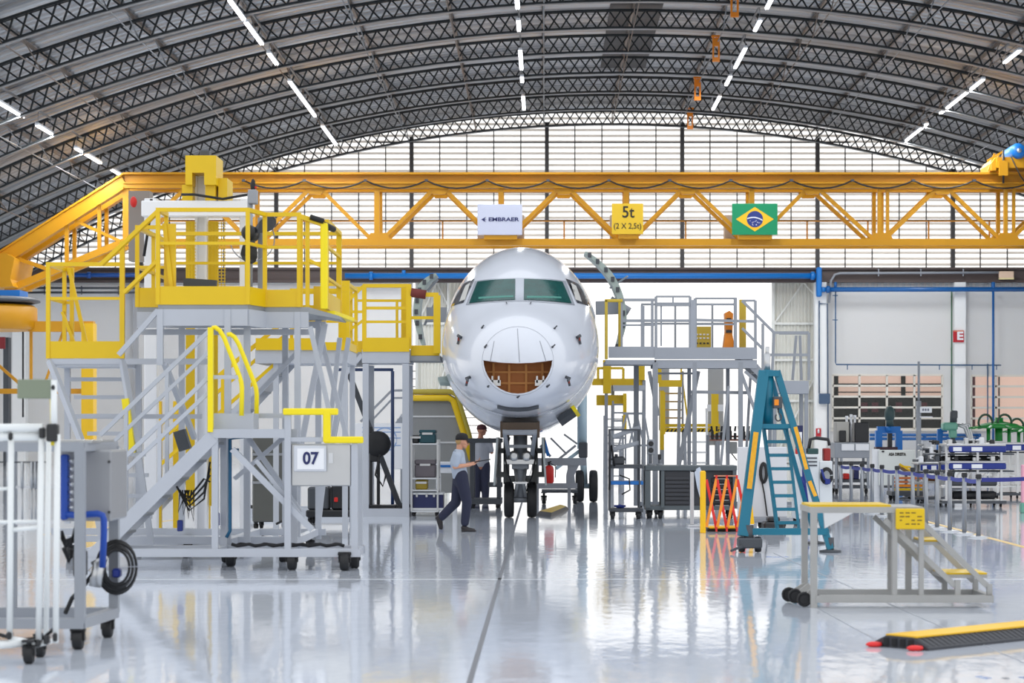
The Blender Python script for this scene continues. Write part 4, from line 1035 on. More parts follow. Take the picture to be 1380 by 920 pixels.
each(up, 'brace', GRY, [(P(213, 418, Y0), P(160, 478, Y0), .06), (P(222, 490, Y0), P(262, 590, 28.2), .06), (P(438, 436, Y1 + .4), P(398, 640, Y1 + .4), .07), (P(418, 440, Y1), P(445, 560, Y1), .06), (P(428, 436, 29), P(470, 600, 29), .06),
                        (P(470, 455, 29.6), P(446, 610, 29.6), .06), (P(458, 455, 29.4), P(430, 700, 29.4), .06), (P(405, 470, 30), P(300, 580, 30), .06)])
bars(up, 'base_frame', GRY, [((PX(150, 27.9), 27.9, .28), (PX(404, Y1), 27.9, .28), .09), ((xa, Y2 - .1, .28), (xf, Y2 - .1, .28), .09), ((PX(307, Y0), Y0, .28), (PX(307, Y0), Y2 - .1, .28), .09), ((PX(401, Y1), Y0, .28), (PX(401, Y1), Y2 - .1, .28), .09)])
for x, y in ((PX(304, 27.9), 27.9), (PX(380, 27.9), 28.0), (xa + .3, Y2 - .2), (xf - .2, Y2 - .2)): caster(up, x, y, .085, top=.236)
bars(up, 'under_beam', GRY, [((xa, Y0 + .9, zd - .3), (xf, Y0 + .9, zd - .3), .07)]); bars(up, 'under_beam', GRY, [((xa, Y2 - .1, zd - .12), (xf, Y2 - .1, zd - .12), .09)])
each(up, 'electric_box', DGR, [(P(242, 580, 28.3), P(250, 606, 28.3), .15), (P(248, 380, 28.6), P(292, 383, 28.6), .1)])
# sloping hand rails that run from the low side platform up to this deck
bars(up, 'stair_handrail', YEL, [(P(137, 356, 27.6), P(214, 284, Y0), .05), (P(168, 394, 27.6), P(214, 350, Y0), .045)])

# ---------------------------------------------------------------- low yellow platform with ladder on the left
YL = 28.0; zl3 = PZ(483, YL)
xa3, xb3 = PX(65, YL), PX(168, YL)
sp3 = thing('side_platform', 'low yellow platform with a grey ladder, joined to the tall work platform', 'platform', ((xa3 + xb3) / 2, YL + .5, 0))
d = MB(); d.box(xa3, xb3 - .02, YL, YL + 1.0, zl3 - .1, zl3); d.build('deck', GRY, sp3)
guard(sp3, [(xb3 - .03, YL), (xa3, YL), (xa3, YL + .95), (PX(97, YL + .95), YL + .95)], zl3, PZ(356, YL) - zl3, (PZ(402, YL) - zl3,), toe=.22)
bars(sp3, 'tall_post', YEL, [((xb3 - .03, YL, zl3), (xb3 - .03, YL, PZ(325, YL)), .06)])
each(sp3, 'stay', YEL, [(P(93, 362, YL + .9), P(116, 462, YL + .9), .045), (P(84, 420, YL + .9), P(100, 462, YL + .9), .04)])
each(sp3, 'leg', GRY, [(P(67, 486, YL), P(112, 600, YL - .3), .07), (P(165, 486, YL), P(186, 610, YL - .3), .07), (P(91, 490, YL + .9), P(91, 705, YL + .9), .07), (P(187, 490, YL + .9), P(187, 700, YL + .9), .07), (P(112, 598, YL - .3), P(140, 740, YL - .3), .07), (P(186, 608, YL - .3), P(205, 740, YL - .3), .07)])
for y_, xl_, xr_ in ((511, 92, 172), (535, 100, 178), (560, 110, 182), (584, 118, 190), (612, 128, 196), (640, 136, 200), (668, 140, 203), (696, 140, 205)):
    bars(sp3, 'ladder_rung', GRY, [(P(xl_, y_, YL + .5), P(xr_, y_, YL + .5), .05)])
bars(sp3, 'under_beam', GRY, [(P(65, 487, YL + .02), P(283, 487, YL + .02), .07)]); bars(sp3, 'under_beam', GRY, [(P(92, 561, YL + .9), P(272, 561, YL + .9), .06)])
bars(sp3, 'yellow_sleeve', YEB, [(P(169, 537, YL - .35), P(178, 610, YL - .35), .085, .085)])
bars(sp3, 'base_frame', GRY, [(P(70, 716, 30.5), P(260, 716, 30.5), .09), ((PX(91, 28.9), 28.9, .25), (PX(260, 28.9), 28.9, .25), .08)])
for x, y in ((PX(95, 28.9), 28.9), (PX(250, 28.9), 28.9)): caster(sp3, x, y, .08, top=.215)
for a in ((P(100, 705, YL - .3)),): pass

# ---------------------------------------------------------------- lift column
YT = 31.0
lf = thing('lift_column', 'white lift column with a big yellow head above the work platform', 'lift', (PX(272, YT), YT, 0))
c = MB(); c.box(PX(264, YT), PX(267, YT), YT - .09, YT + .09, .2, PZ(238, YT)); c.box(PX(277, YT), PX(280, YT), YT - .09, YT + .09, .2, PZ(238, YT)); c.box(PX(266, YT), PX(278, YT), YT - .02, YT + .02, .2, PZ(238, YT)); c.build('mast', WHT, lf)
hd_ = MB(); x0, x1 = PX(256, YT), PX(297, YT)
yf, yk = YT - .4, YT + .25
hd_.prism([(x0, PZ(253, YT)), (x0, PZ(214, YT)), (x1, PZ(214, YT)), (x1, PZ(253, YT)), (PX(281, YT), PZ(253, YT)), (PX(281, YT), PZ(237, YT)), (PX(265, YT), PZ(237, YT)), (PX(265, YT), PZ(253, YT))], yf, yk)
hd_.box(PX(250, YT), PX(264, YT), yf + .1, yk, PZ(275, YT), PZ(252, YT)); hd_.box(PX(281, YT), PX(294, YT), yf + .1, yk, PZ(275, YT), PZ(252, YT)); hd_.box(PX(297, YT), PX(309, YT), yf + .2, yk + .1, PZ(275, YT), PZ(242, YT))
hd_.build('lift_head', YEL, lf)
mt = MB(); mt.cbox(PX(271, YT), PX(284, YT), YT - .15, YT + .1, PZ(214, YT), PZ(203, YT), .02); mt.build('lift_motor', DGR, lf)
cb = MB(); cb.cbox(PX(199, YT), PX(348, YT), YT - .5, YT - .36, PZ(296, YT), PZ(275, YT), .012); cb.build('cross_beam', WHT, lf)
for (x0, x1) in ((196, 213), (324, 333)):
    c = MB(); c.cbox(PX(x0, YT), PX(x1, YT), YT - .1, YT + .08, .2, PZ(268, YT), .01); c.build('side_post', WHT, lf)
def mesh_panel(x0, x1, y0, y1, Y, name, m, parent, step=.045):
    g = MB(); a, b = P(x0, y1, Y), P(x1, y0, Y); x = a.x
    while x <= b.x + .001: g.box(x - .005, x + .005, Y - .005, Y + .005, a.z, b.z); x += step
    z = a.z
    while z <= b.z + .001: g.box(a.x, b.x, Y - .005, Y + .005, z - .005, z + .005); z += step
    return g.build(name, m, parent)
for x0, x1 in ((250, 263), (281, 293)):
    c = MB(); c.box(PX(x0, YT), PX(x1, YT), YT + .02, YT + .06, .6, PZ(298, YT)); c.build('guide_panel', YEL, lf)
mesh_panel(252, 264, 298, 388, YT - .15, 'guard_mesh', YEL, lf); mesh_panel(281, 304, 298, 388, YT - .15, 'guard_mesh', YEL, lf)
b = MB(); b.box(PX(175, YT + .5), PX(203, YT + .5), YT + .4, YT + .7, PZ(352, YT + .5), PZ(258, YT + .5)); b.build('rear_box', mat('taupe box', rgb(140, 132, 126), .5), lf)
b = MB(); b.ball(P(180, 272, YT + .2), .05, 10, (1, 1, 1.6)); b.build('warning_light', RED, lf)
b = MB(); b.box(PX(190, YT), PX(345, YT), YT - .9, YT + .6, .1, .2); b.build('base', GRY, lf)
for x in (200, 335):
    for y in (YT - .7, YT + .45): f = MB(); f.lathe([(.09, 0), (.09, .03), (.03, .04), (.03, .12)], (PX(x, YT), y, 0), 'z', 12); f.build('foot', DGR, lf)
b = MB(); b.path([P(245, 262, YT - .45), P(262, 262, YT - .55), P(300, 268, YT - .5), P(335, 262, YT - .5), P(343, 258, YT - .45)], .02, 6); b.path([P(204, 268, YT - .3), P(201, 300, YT - .3), P(194, 345, YT - .3)], .02, 6); b.build('power_cable', BLK, lf)
b = MB(); b.box(PX(196, YT), PX(345, YT), YT + .1, YT + .18, PZ(388, YT), PZ(384, YT)); b.build('rear_rail', WHT, lf)

# ---------------------------------------------------------------- black fan on its grey pole
YF = 29.0
fn = thing('pedestal_fan', 'black fan on a grey pole standing on the yellow platform deck', 'fan', (PX(337, YF), YF, zd))
f = MB(); f.tube(P(337, 0, YF) * 0 + Vector((PX(337, YF), YF, zd + .003)), (PX(337, YF), YF, PZ(262, YF)), .035); f.box(PX(346, YF), PX(355, YF), YF + .1, YF + .25, zd + .004, PZ(292, YF)); f.lathe([(.2, 0), (.2, .02), (.06, .04)], (PX(337, YF), YF, zd + .002), 'z', 16); f.build('pole', MGR, fn)
f = MB(); f.cbox(PX(335, YF), PX(347, YF), YF - .08, YF + .08, PZ(275, YF), PZ(256, YF), .01); sw = f.build('switch_box', MGR, fn)
f = MB(); f.tube(P(344, 254, YF), P(344, 251, YF), .02, 8); f.build('stop_button', RED, sw)
f = MB(); f.lathe([(.02, -.24), (.07, -.24), (.1, -.2), (.11, .05), (.08, .12)], P(338, 315, YF), 'y', 18); f.build('hub', BKM, fn)
for ang in (28, 262):
    b = MB(); c = P(338, 315, YF - .18); a = R(ang); u = Vector((cos(a), 0, sin(a))); v = Vector((-sin(a), 0, cos(a)))
    L = .36; pts = []
    prof = ((.08, -.04, .05), (.18, -.08, .1), (.28, -.09, .12), (.35, -.05, .1), (.38, .0, .06))
    vs = []
    for r_, lo, hi in prof:
        for t_, yy in ((lo, -.05), (hi, .05)):
            for e in (0, .012): vs.append(c + u * r_ + v * t_ + Vector((0, yy + e, 0)))
    fs = []
    for i in range(len(prof) - 1):
        q = i * 4; fs += [(q, q + 4, q + 6, q + 2), (q + 1, q + 3, q + 7, q + 5), (q, q + 1, q + 5, q + 4), (q + 2, q + 6, q + 7, q + 3)]
    fs += [(0, 2, 3, 1), (16, 17, 19, 18)]
    b.add(vs, fs); b.build('fan_blade', BKM, fn)
f = MB(); f.ball(P(341, 250, YF), .06, 10, (.6, .6, 1.5)); f.build('cable_boot', BLK, fn)
wr_ = MB(); wr_.path([P(340 + 30 * cos(t), 322 + 30 * sin(t) * 1.0, YF - .1) for t in [x * .2 for x in range(-3, 16)]], .008, 5); wr_.build('guard_wire', MGR, fn)

# ---------------------------------------------------------------- yellow stair further back
YS = 34.0
ys = thing('yellow_stair', 'yellow-railed stair rising behind the grey stair platform', 'stair', (PX(300, YS), YS, 0))
stair(ys, (PX(170, YS), YS, .1), P(398, 470, YS), 1.0, 10, GRY, DECK)
for dy in (0, 1.0):
    Y_ = YS + dy; bars(ys, 'stair_handrail', YEL, [(P(200, 585, Y_), P(408, 412, Y_), .06), (P(200, 607, Y_), P(412, 428, Y_), .05), (P(200, 640, Y_), P(405, 460, Y_), .05), (P(215, 640, Y_), P(215, 575, Y_), .05), (P(300, 560, Y_), P(300, 500, Y_), .05)])
zs = PZ(472, YS); d = MB(); d.box(PX(345, YS), PX(470, YS), YS - .1, YS + 1.4, zs - .2, zs); d.build('landing', GRY, ys)
tb = MB(); tb.box(PX(346, YS), PX(436, YS), YS - .14, YS - .1, zs, PZ(456, YS)); tb.build('toe_board', YEL, ys)
guard(ys, [(PX(436, YS), YS - .12), (PX(470, YS), YS - .12), (PX(470, YS), YS + 1.3), (PX(380, YS), YS + 1.3)], zs, 1.0, (.5,), toe=.12)
each(ys, 'leg', GRY, [((PX(x, YS), y, 0), (PX(x, YS), y, zs - .1), .08) for x in (372, 465) for y in (YS, YS + 1.3)])
each(ys, 'leg', YEL, [((PX(x, YS), YS + .5, 0), (PX(x, YS), YS + .5, PZ(540, YS)), .12) for x in (205, 232)])
each(ys, 'column', YEL, [((PX(257, YS), YS + 1.4, 0), (PX(257, YS), YS + 1.4, PZ(440, YS)), .16)])
pt_ = MB(); pt_.box(PX(456, 36), PX(471, 36), 36, 36.1, PZ(466, 36), PZ(378, 36)); pt_.build('end_panel', YEL, ys)

# ---------------------------------------------------------------- dark container and gear seen through the stair frames
YX2 = 36.5
dc_ = thing('grey_container', 'dark olive grey container on casters seen through the grey stair frame', 'container', (PX(364, YX2), YX2, 0))
b = MB(); b.cbox(PX(340, YX2), PX(386, YX2), YX2, YX2 + .9, .14, PZ(588, YX2), .02); b.build('container_body', mat('olive grey box', rgb(92, 94, 92), .5, var=.08), dc_)
for y in (612, 650): b = MB(); b.box(PX(340, YX2), PX(386, YX2), YX2 - .015, YX2, PZ(y, YX2) - .02, PZ(y, YX2) + .02); b.build('container_rib', MGR, dc_)
for x in (344, 382):
    for q in (.1, .8): caster(dc_, PX(x, YX2), YX2 + q, .055, top=.141)
YX3 = 38.5
pm_ = thing('pump_unit', 'black pump unit with a red lamp on low casters behind the number plate', 'pump', (PX(440, YX3), YX3, 0))
b = MB(); b.cbox(PX(412, YX3), PX(478, YX3), YX3, YX3 + .8, .14, .26, .02); b.build('chassis', BKM, pm_)
b = MB(); b.cbox(PX(414, YX3), PX(442, YX3), YX3 + .05, YX3 + .7, .26, PZ(656, YX3), .03); b.build('engine_box', DGR, pm_)
b = MB(); b.cbox(PX(446, YX3), PX(476, YX3), YX3 + .05, YX3 + .7, .26, PZ(640, YX3), .03); b.build('tank', BKM, pm_)
b = MB(); b.cbox(PX(450, YX3), PX(455, YX3), YX3 + .02, YX3 + .05, .4, .48, .01); b.build('tail_lamp', RED, pm_)
b = MB(); b.path([P(412, 640, YX3), P(414, 610, YX3), P(428, 606, YX3), P(434, 625, YX3), P(430, 652, YX3)], .03, 6); b.path([P(420, 650, YX3 + .1), P(424, 615, YX3 + .1), P(438, 600, YX3 + .1), P(446, 640, YX3 + .1)], .025, 6); b.build('hose', BLK, pm_)
for x in (417, 473):
    for q in (.12, .68): caster(pm_, PX(x, YX3), YX3 + q, .055, top=.141)
yc = MB(); yc.cbox(PX(386, 33), PX(408, 33), 32.8, 33.2, 0, .07, .02); yc.m(1); yc.path([P(372, 706, 33), P(380, 702, 33), P(388, 703, 33)], .02, 6)
one(yc, 'wheel_chock', [YEL, BLK], 'yellow wheel chock with a black cord on the floor behind the stair brace', 'chock')
# ---------------------------------------------------------------- grey portal dock against the aircraft door
YM0, YM1 = 42.3, 43.6
def MX(px): return PX(px, YM0)
zk = PZ(474, YM0)
md = thing('door_dock', 'grey portal dock with yellow rails reaching the aircraft door', 'platform', (MX(520), 42.9, 0))
zbs = PZ(690, YM0)
each(md, 'leg', GRY, [((MX(493), YM0, zbs), (MX(493), YM0, PZ(490, YM0)), .115), ((MX(547), YM0, zbs), (MX(547), YM0, PZ(490, YM0)), .13), ((MX(493), YM1, zbs), (MX(493), YM1, PZ(490, YM0)), .11), ((MX(547), YM1, zbs), (MX(547), YM1, PZ(490, YM0)), .11)])
b = MB(); b.box(MX(488), MX(552), YM0 - .06, YM1 + .06, PZ(489, YM0), PZ(471, YM0)); b.build('head_beam', GRY, md)
b = MB(); b.box(MX(330), MX(552), YM0 - .06, YM0 + .06, PZ(699, YM0), PZ(685, YM0)); b.box(MX(330), MX(552), YM1 - .06, YM1 + .06, PZ(699, YM0), PZ(685, YM0)); b.box(MX(545), MX(552), YM0, YM1, PZ(699, YM0), PZ(685, YM0)); b.box(MX(487), MX(494), YM0, YM1, PZ(699, YM0), PZ(685, YM0)); b.build('base_frame', GRY, md)
each(md, 'brace', DGR, [(P(468, 497, YM1 - .2), P(541, 688, YM1 - .2), .1)])
each(md, 'brace', GRY, [(P(488, 478, YM0), P(462, 508, YM0), .08), (P(470, 480, YM0 + .3), P(440, 640, YM0 + .3), .1)])
ex = MB(); ex.box(MX(462), MX(488), YM0 + .1, YM1, PZ(492, YM0), PZ(474, YM0)); ex.build('side_deck', DECK, md); ex = MB(); ex.box(MX(552), MX(593), YM0 + .1, YM1, PZ(486, YM0), PZ(479, YM0)); ex.build('side_deck', DECK, md)
tb = MB(); tb.box(MX(489), MX(552), YM0 - .08, YM0 - .04, zk, PZ(455, YM0)); tb.box(MX(474), MX(489), YM0 + .1, YM0 + .14, zk, PZ(459, YM0)); tb.build('toe_board', YEL, md)
tb = MB(); tb.cbox(MX(553), MX(592), YM0 + .1, YM0 + .16, PZ(479, YM0), PZ(465, YM0), .01); tb.build('toe_board', YEL, md)
z0 = PZ(471, YM0)
def RB(x0, y0, x1, y1, w_, Y_=YM0): return (P(x0, y0, Y_), P(x1, y1, Y_), w_)
bars(md, 'guard_rail', YEL, [RB(491, 470, 491, 384, .08), RB(551, 470, 551, 383, .1), RB(489, 385, 553, 385, .07), RB(491, 415, 551, 415, .055), RB(491, 433.5, 551, 433.5, .05), RB(535, 470, 535, 405, .05, YM1), RB(545, 470, 545, 388, .12, YM0 + .6)])
bars(md, 'guard_rail', YEL, [RB(473, 470, 473, 386, .06, YM0 + .1), RB(489, 386, 460, 414, .06), RB(489, 432, 460, 452, .05), RB(473, 420, 489, 420, .05), RB(473, 388, 489, 388, .05)])
bars(md, 'guard_rail', YEL, [RB(480, 405, 545, 405, .05, YM1), RB(480, 470, 480, 400, .06, YM1)])
bars(md, 'guard_rail', YEL, [RB(589, 476, 589, 398, .13), RB(553, 428, 589, 428, .06), RB(573, 397, 591, 397, .08)])
b = MB(); b.tube(P(554, 394, YM0), P(574, 397, YM0), .09, 10); b.build('door_cushion', mat('maroon pad', rgb(110, 44, 40), .7), md)
for x in (540, 547, 492, 340): caster(md, MX(x), YM0 + (.1 if x != 547 else .6), .1, top=PZ(699, YM0) + .003)
for x in (492, 540): caster(md, MX(x), YM1, .1, top=PZ(699, YM0) + .003)
# navy pole with a ring, small racks and reels in the portal
nv = MB(); nv.tube((PX(529, 45), 45, 0), (PX(529, 45), 45, PZ(500, 45)), .035); nv.bar(P(450, 498, 45), P(530, 498, 45), .06); nv.lathe([(.2, 0), (.2, .02), (.05, .05)], (PX(529, 45), 45, 0), 'z', 14)
one(nv, 'air_post', mat('navy pipe', rgb(30, 52, 92), .4), 'thin navy pipe post standing inside the grey portal dock', 'pipe post')
YR_ = 42.85
rl = thing('hose_reel_stand', 'black hose reel on a dark stand inside the grey portal dock', 'hose reel', (PX(510, YR_), YR_, 0))
b = MB(); b.lathe([(.05, -.12), (.23, -.12), (.25, -.08), (.15, -.06), (.15, .06), (.25, .08), (.23, .12), (.05, .12)], P(509, 598, YR_), 'y', 24); b.build('reel', BLK, rl)
b = MB(); b.bar(P(500, 575, YR_), P(500, 692, YR_), .06); b.bar(P(510, 600, YR_ + .2), P(510, 692, YR_ + .2), .06); b.cbox(PX(498, YR_), PX(535, YR_), YR_ - .25, YR_ + .3, .12, .2, .01); b.cbox(PX(498, YR_), PX(510, YR_), YR_ - .1, YR_ + .2, PZ(622, YR_), PZ(588, YR_), .02); b.build('stand', BKM, rl)
b = MB(); b.path([P(512, 612, YR_ - .2), P(506, 640, YR_ - .2), P(516, 655, YR_ - .2), P(520, 640, YR_ - .2)], .02, 6); b.build('hose', BLK, rl)
for x in (503, 530): caster(rl, PX(x, YR_), YR_, .05, top=.121)
# thin stair rails behind the portal
YV = 58.0
tr = thing('grey_stair', 'thin grey stair with double hand rails seen through the portal dock', 'stair', (PX(515, YV), YV, 0))
stair(tr, (PX(470, YV), YV, .05), P(545, 560, YV), .9, 8, MGR, DECK)
for q in (0, .9): bars(tr, 'stair_handrail', MGR, [(P(486, 568, YV + q), P(528, 526, YV + q), .06), (P(490, 578, YV + q), P(530, 536, YV + q), .05), (P(528, 526, YV + q), P(548, 526, YV + q), .06), (P(530, 536, YV + q), P(548, 536, YV + q), .05), (P(545, 600, YV + q), P(545, 526, YV + q), .06), (P(492, 630, YV + q), P(492, 562, YV + q), .05)])
bars(tr, 'landing', GRY, [((PX(540, YV), YV + .45, PZ(560, YV)), (PX(552, YV), YV + .45, PZ(560, YV)), 1.0, .08)])
each(tr, 'leg', MGR, [((PX(550, YV), YV + q, 0), (PX(550, YV), YV + q, PZ(560, YV)), .07) for q in (0, .9)])
# drawing board with a blue plan behind the reel
YB_ = 52.0
wb = thing('plan_board', 'white board with a pale blue drawing behind the hose reel', 'board', (PX(510, YB_), YB_, 0))
b = MB(); a, c = P(478, 632, YB_), P(545, 570, YB_); b.cbox(a.x, c.x, YB_ - .03, YB_ + .03, a.z, c.z, .01); b.build('board_panel', WHT, wb)
b = MB(); PB = mat('plan blue', rgb(150, 176, 216), .6)
for y in (576, 582, 590, 600): b.box(PX(488, YB_), PX(540, YB_), YB_ - .035, YB_ - .03, PZ(y, YB_) - .012, PZ(y, YB_) + .012)
for t in range(24):
    u, v_ = 2 * pi * t / 24, 2 * pi * (t + 1) / 24; c0 = P(519, 592, YB_); b.bar((c0.x + .27 * cos(u), YB_ - .033, c0.z + .27 * sin(u)), (c0.x + .27 * cos(v_), YB_ - .033, c0.z + .27 * sin(v_)), .006, .03)
b.build('plan_drawing', PB, wb)
each(wb, 'leg', MGR, [((PX(x, YB_), YB_, 0), (PX(x, YB_), YB_, PZ(632, YB_)), .05) for x in (482, 541)])

# ---------------------------------------------------------------- rack with cases behind the walking woman
YK = 42.6
rk = thing('shelf_trolley', 'steel shelf trolley of cases between portal dock and walking woman', 'trolley', (PX(571, YK), YK, 0))
zsh = [PZ(y, YK) for y in (687, 659, 643, 597)]
for z in zsh:
    s_ = MB(); s_.cbox(PX(555, YK), PX(592, YK), YK - .35, YK + .35, z - .03, z, .006); s_.build('shelf', ALU, rk)
each(rk, 'post', STL, [((PX(x, YK), YK + q, .09), (PX(x, YK), YK + q, PZ(592, YK)), .035) for x in (556, 591) for q in (-.35, .35)])
for x in (558, 589):
    for q in (-.3, .3): caster(rk, PX(x, YK), YK + q, .032, top=zsh[0] - .029)
cs1 = thing('flight_case', 'navy flight case with silver edges on the bottom shelf of trolley', 'case', (PX(575, YK), YK - .1, zsh[0]))
b = MB(); b.cbox(PX(557.5, YK), PX(598, YK), YK - .3, YK + .28, zsh[0] + .001, PZ(666, YK), .015); b.build('case_body', NVY, cs1)
b = MB(); b.cbox(PX(557, YK), PX(598.5, YK), YK - .31, YK + .29, PZ(666, YK), PZ(662.5, YK), .01); b.build('case_lid_rim', ALU, cs1)
b = MB(); b.box(PX(557.2, YK), PX(598.2, YK), YK - .305, YK + .285, zsh[0] + .004, zsh[0] + .05); b.build('case_base_rim', ALU, cs1)
for x in (563, 576, 586): b = MB(); b.cbox(PX(x - 1.5, YK), PX(x + 1.5, YK), YK - .325, YK - .3, PZ(669, YK), PZ(664, YK), .005); b.build('case_latch', STL, cs1)
def case(name, x0, x1, y0, zbot, m, label, cat, d=.5, dx=0):
    t = thing(name, label, cat, ((PX(x0, YK) + PX(x1, YK)) / 2, YK, zbot))
    zt = PZ(y0, YK); zm = zbot + (zt - zbot) * .72
    b = MB(); b.cbox(PX(x0, YK), PX(x1, YK), YK - .28, YK - .28 + d, zbot + .001, zm, .02); b.build('case_body', m, t)
    b = MB(); b.cbox(PX(x0, YK) - .005, PX(x1, YK) + .005, YK - .285, YK - .275 + d, zm + .004, zt, .02); b.build('case_lid', m, t)
    b = MB(); xm_ = (PX(x0, YK) + PX(x1, YK)) / 2; b.box(xm_ - .1, xm_ + .1, YK - .3, YK - .285, zm - .02, zm + .02); b.build('case_handle', STL, t)
case('grey_case', 560, 588, 619, zsh[2], mat('plum grey case', rgb(98, 92, 98), .5, var=.1), 'grey case with a lid on the middle shelf of the trolley', 'case')
case('teal_case', 566, 588, 593 - 14 + 0, zsh[3], mat('dark teal case', rgb(22, 70, 80), .5), 'dark teal case on the top shelf of the trolley', 'case')
case('black_case', 557, 565, 586, zsh[3], BKM, 'small black case beside the teal one on the trolley top', 'case')
case('yellow_bin', 561, 577, 646, zsh[1], mat('olive yellow bin', rgb(150, 128, 30), .5), 'olive yellow bin between two trolley shelves', 'bin', .4)

# ---------------------------------------------------------------- grey cowl stand with yellow bent edge
YQ = 50.0
cw = thing('wing_root_stand', 'large grey panelled stand with a bent yellow edge beside the nose', 'stand', (PX(585, YQ), YQ, 0))
prof = [(545, 664), (545, 531), (606, 531), (613, 535), (628, 585), (636, 625), (636, 664)]
b = MB(); b.prism([(PX(x, YQ), PZ(y, YQ)) for x, y in prof], YQ, YQ + .08); b.build('panel', mat('stand panel grey', rgb(140, 142, 142), .5, .2, var=.1), cw)
for pts, r_, m_ in (([(545, 536), (604, 536), (611, 540), (627, 588), (636, 620)], .075, YEL), ([(545, 527.5), (607, 527.5), (616, 533), (632, 585), (640, 620)], .06, mat('olive edge', rgb(176, 160, 60), .5))):
    e = MB(); e.path([P(x, y, YQ - .1) for x, y in pts], r_, 10); e.build('edge_tube', m_, cw)
sm_ = MB()
for y in (561, 596): sm_.box(PX(545, YQ), PX(619 if y < 570 else 628, YQ), YQ - .02, YQ, PZ(y, YQ) - .02, PZ(y, YQ) + .02)
sm_.build('panel_seam_strip', ALU, cw)
each(cw, 'leg', MGR, [((PX(x, YQ), YQ + .15, 0), (PX(x, YQ), YQ + .15, PZ(640, YQ)), .1) for x in (550, 632)])
each(cw, 'leg', MGR, [((PX(x, YQ), YQ + 1.0, 0), (PX(x, YQ), YQ + .12, PZ(640, YQ)), .08) for x in (550, 632)])
# white low tables beneath it
tb = thing('white_table', 'small white table with a blue strip behind the walking woman', 'table', (PX(598, 47.0), 47.0, 0))
b = MB(); b.cbox(PX(588, 47), PX(616, 47), 46.7, 47.3, PZ(637, 47), PZ(622, 47), .01); b.build('table_top', WHT, tb)
b = MB(); b.box(PX(590, 47), PX(610, 47), 46.67, 46.7, PZ(629, 47), PZ(626, 47)); b.build('blue_strip', BLU, tb)
each(tb, 'leg', WHT, [((PX(x, 47), y, 0), (PX(x, 47), y, PZ(637, 47)), .08) for x in (591, 613) for y in (46.8, 47.2)])

# ---------------------------------------------------------------- service trolley and jigs below the aircraft
YJ = 46.5
jg = thing('nose_trolley', 'dark steel service trolley below the nose beside the landing gear', 'trolley', (PX(655, YJ), YJ, 0))
each(jg, 'post', DGR, [((PX(x, YJ), YJ + q, .2), (PX(x, YJ), YJ + q, PZ(592, YJ)), .08) for x in (636, 672) for q in (0, .9)])
bars(jg, 'top_rail', DGR, [(P(630, 593.5, YJ), P(676, 593.5, YJ), .1), (P(630, 593.5, YJ + .9), P(676, 593.5, YJ + .9), .08), (P(634, 593.5, YJ), P(634, 593.5, YJ) + Vector((0, .9, 0)), .08), (P(674, 593.5, YJ), P(674, 593.5, YJ) + Vector((0, .9, 0)), .08)])
b = MB(); b.box(PX(632, YJ), PX(676, YJ), YJ - .1, YJ + 1.0, PZ(679, YJ), PZ(672, YJ)); b.build('lower_deck', DGR, jg)
b = MB(); b.box(PX(658, YJ), PX(677, YJ), YJ - .1, YJ + .4, PZ(656, YJ), PZ(650, YJ)); b.build('middle_shelf', DGR, jg)
for x in (636, 671): caster(jg, PX(x, YJ), YJ, .09, top=.13); caster(jg, PX(x, YJ), YJ + .85, .09, top=.13)
YH = 47.5
tw = thing('support_beam', 'grey support beam on posts between nose gear and rear wheels', 'stand', (PX(755, YH), YH, 0))
b = MB(); b.box(PX(718, YH), PX(790, YH), YH - .12, YH + .12, PZ(627, YH), PZ(617, YH)); b.box(PX(722, YH), PX(778, YH), YH - .12, YH + .12, PZ(658, YH), PZ(651, YH)); b.build('beam', MGR, tw)
b = MB(); b.prism([(PX(763, YH), PZ(658, YH)), (PX(763, YH), PZ(640, YH)), (PX(766, YH), PZ(627, YH)), (PX(780, YH), PZ(627, YH)), (PX(774, YH), PZ(640, YH)), (PX(776, YH), PZ(658, YH))], YH - .1, YH + .1); b.build('pedestal', MGR, tw)
each(tw, 'post', MGR, [((PX(x, YH), YH, 0), (PX(x, YH), YH, PZ(617, YH)), .07) for x in (724, 767)])
each(tw, 'stay', MGR, [(P(745, 625, YH + .1), P(776, 600, YH + .1), .05), (P(742, 590, YH + .2), P(764, 612, YH + .2), .04), (P(760, 585, YH + .2), P(778, 598, YH + .2), .04), (P(728, 600, YH), P(742, 615, YH), .06)])
bars(tw, 'blue_strut', BLU, [(P(733, 592, YH - .05), P(739, 614, YH - .05), .07)])
fe = thing('fire_extinguisher', 'red fire extinguisher between the wheels under the fuselage', 'fire extinguisher', (PX(740, 47.0), 47.0, PZ(651, 47)))
b = MB(); b.lathe([(.08, 0), (.1, .03), (.1, .3), (.08, .36), (.03, .38)], (PX(740, 47), 47.0, PZ(651, 47)), 'z', 18); b.build('cylinder', RED, fe)
b = MB(); b.tube((PX(740, 47), 47, PZ(651, 47) + .37), (PX(740, 47), 47, PZ(651, 47) + .44), .025, 8); b.bar((PX(738, 47), 47, PZ(651, 47) + .43), (PX(743, 47), 47, PZ(651, 47) + .46), .03); b.path([(PX(740, 47) + .03, 47, PZ(651, 47) + .42), (PX(740, 47) + .14, 47, PZ(651, 47) + .36), (PX(740, 47) + .13, 47, PZ(651, 47) + .12)], .012, 6); b.build('valve_and_hose', BLK, fe)
lw = thing('low_dolly', 'low flat dolly with small casters behind the nose wheels', 'dolly', (PX(755, 49.0), 49.0, 0))
b = MB(); b.box(PX(730, 49), PX(778, 49), 48.6, 49.5, .26, .32); b.build('dolly_deck', DGR, lw)
for x in (733, 775): caster(lw, PX(x, 49), 49.0, .09, top=.262)
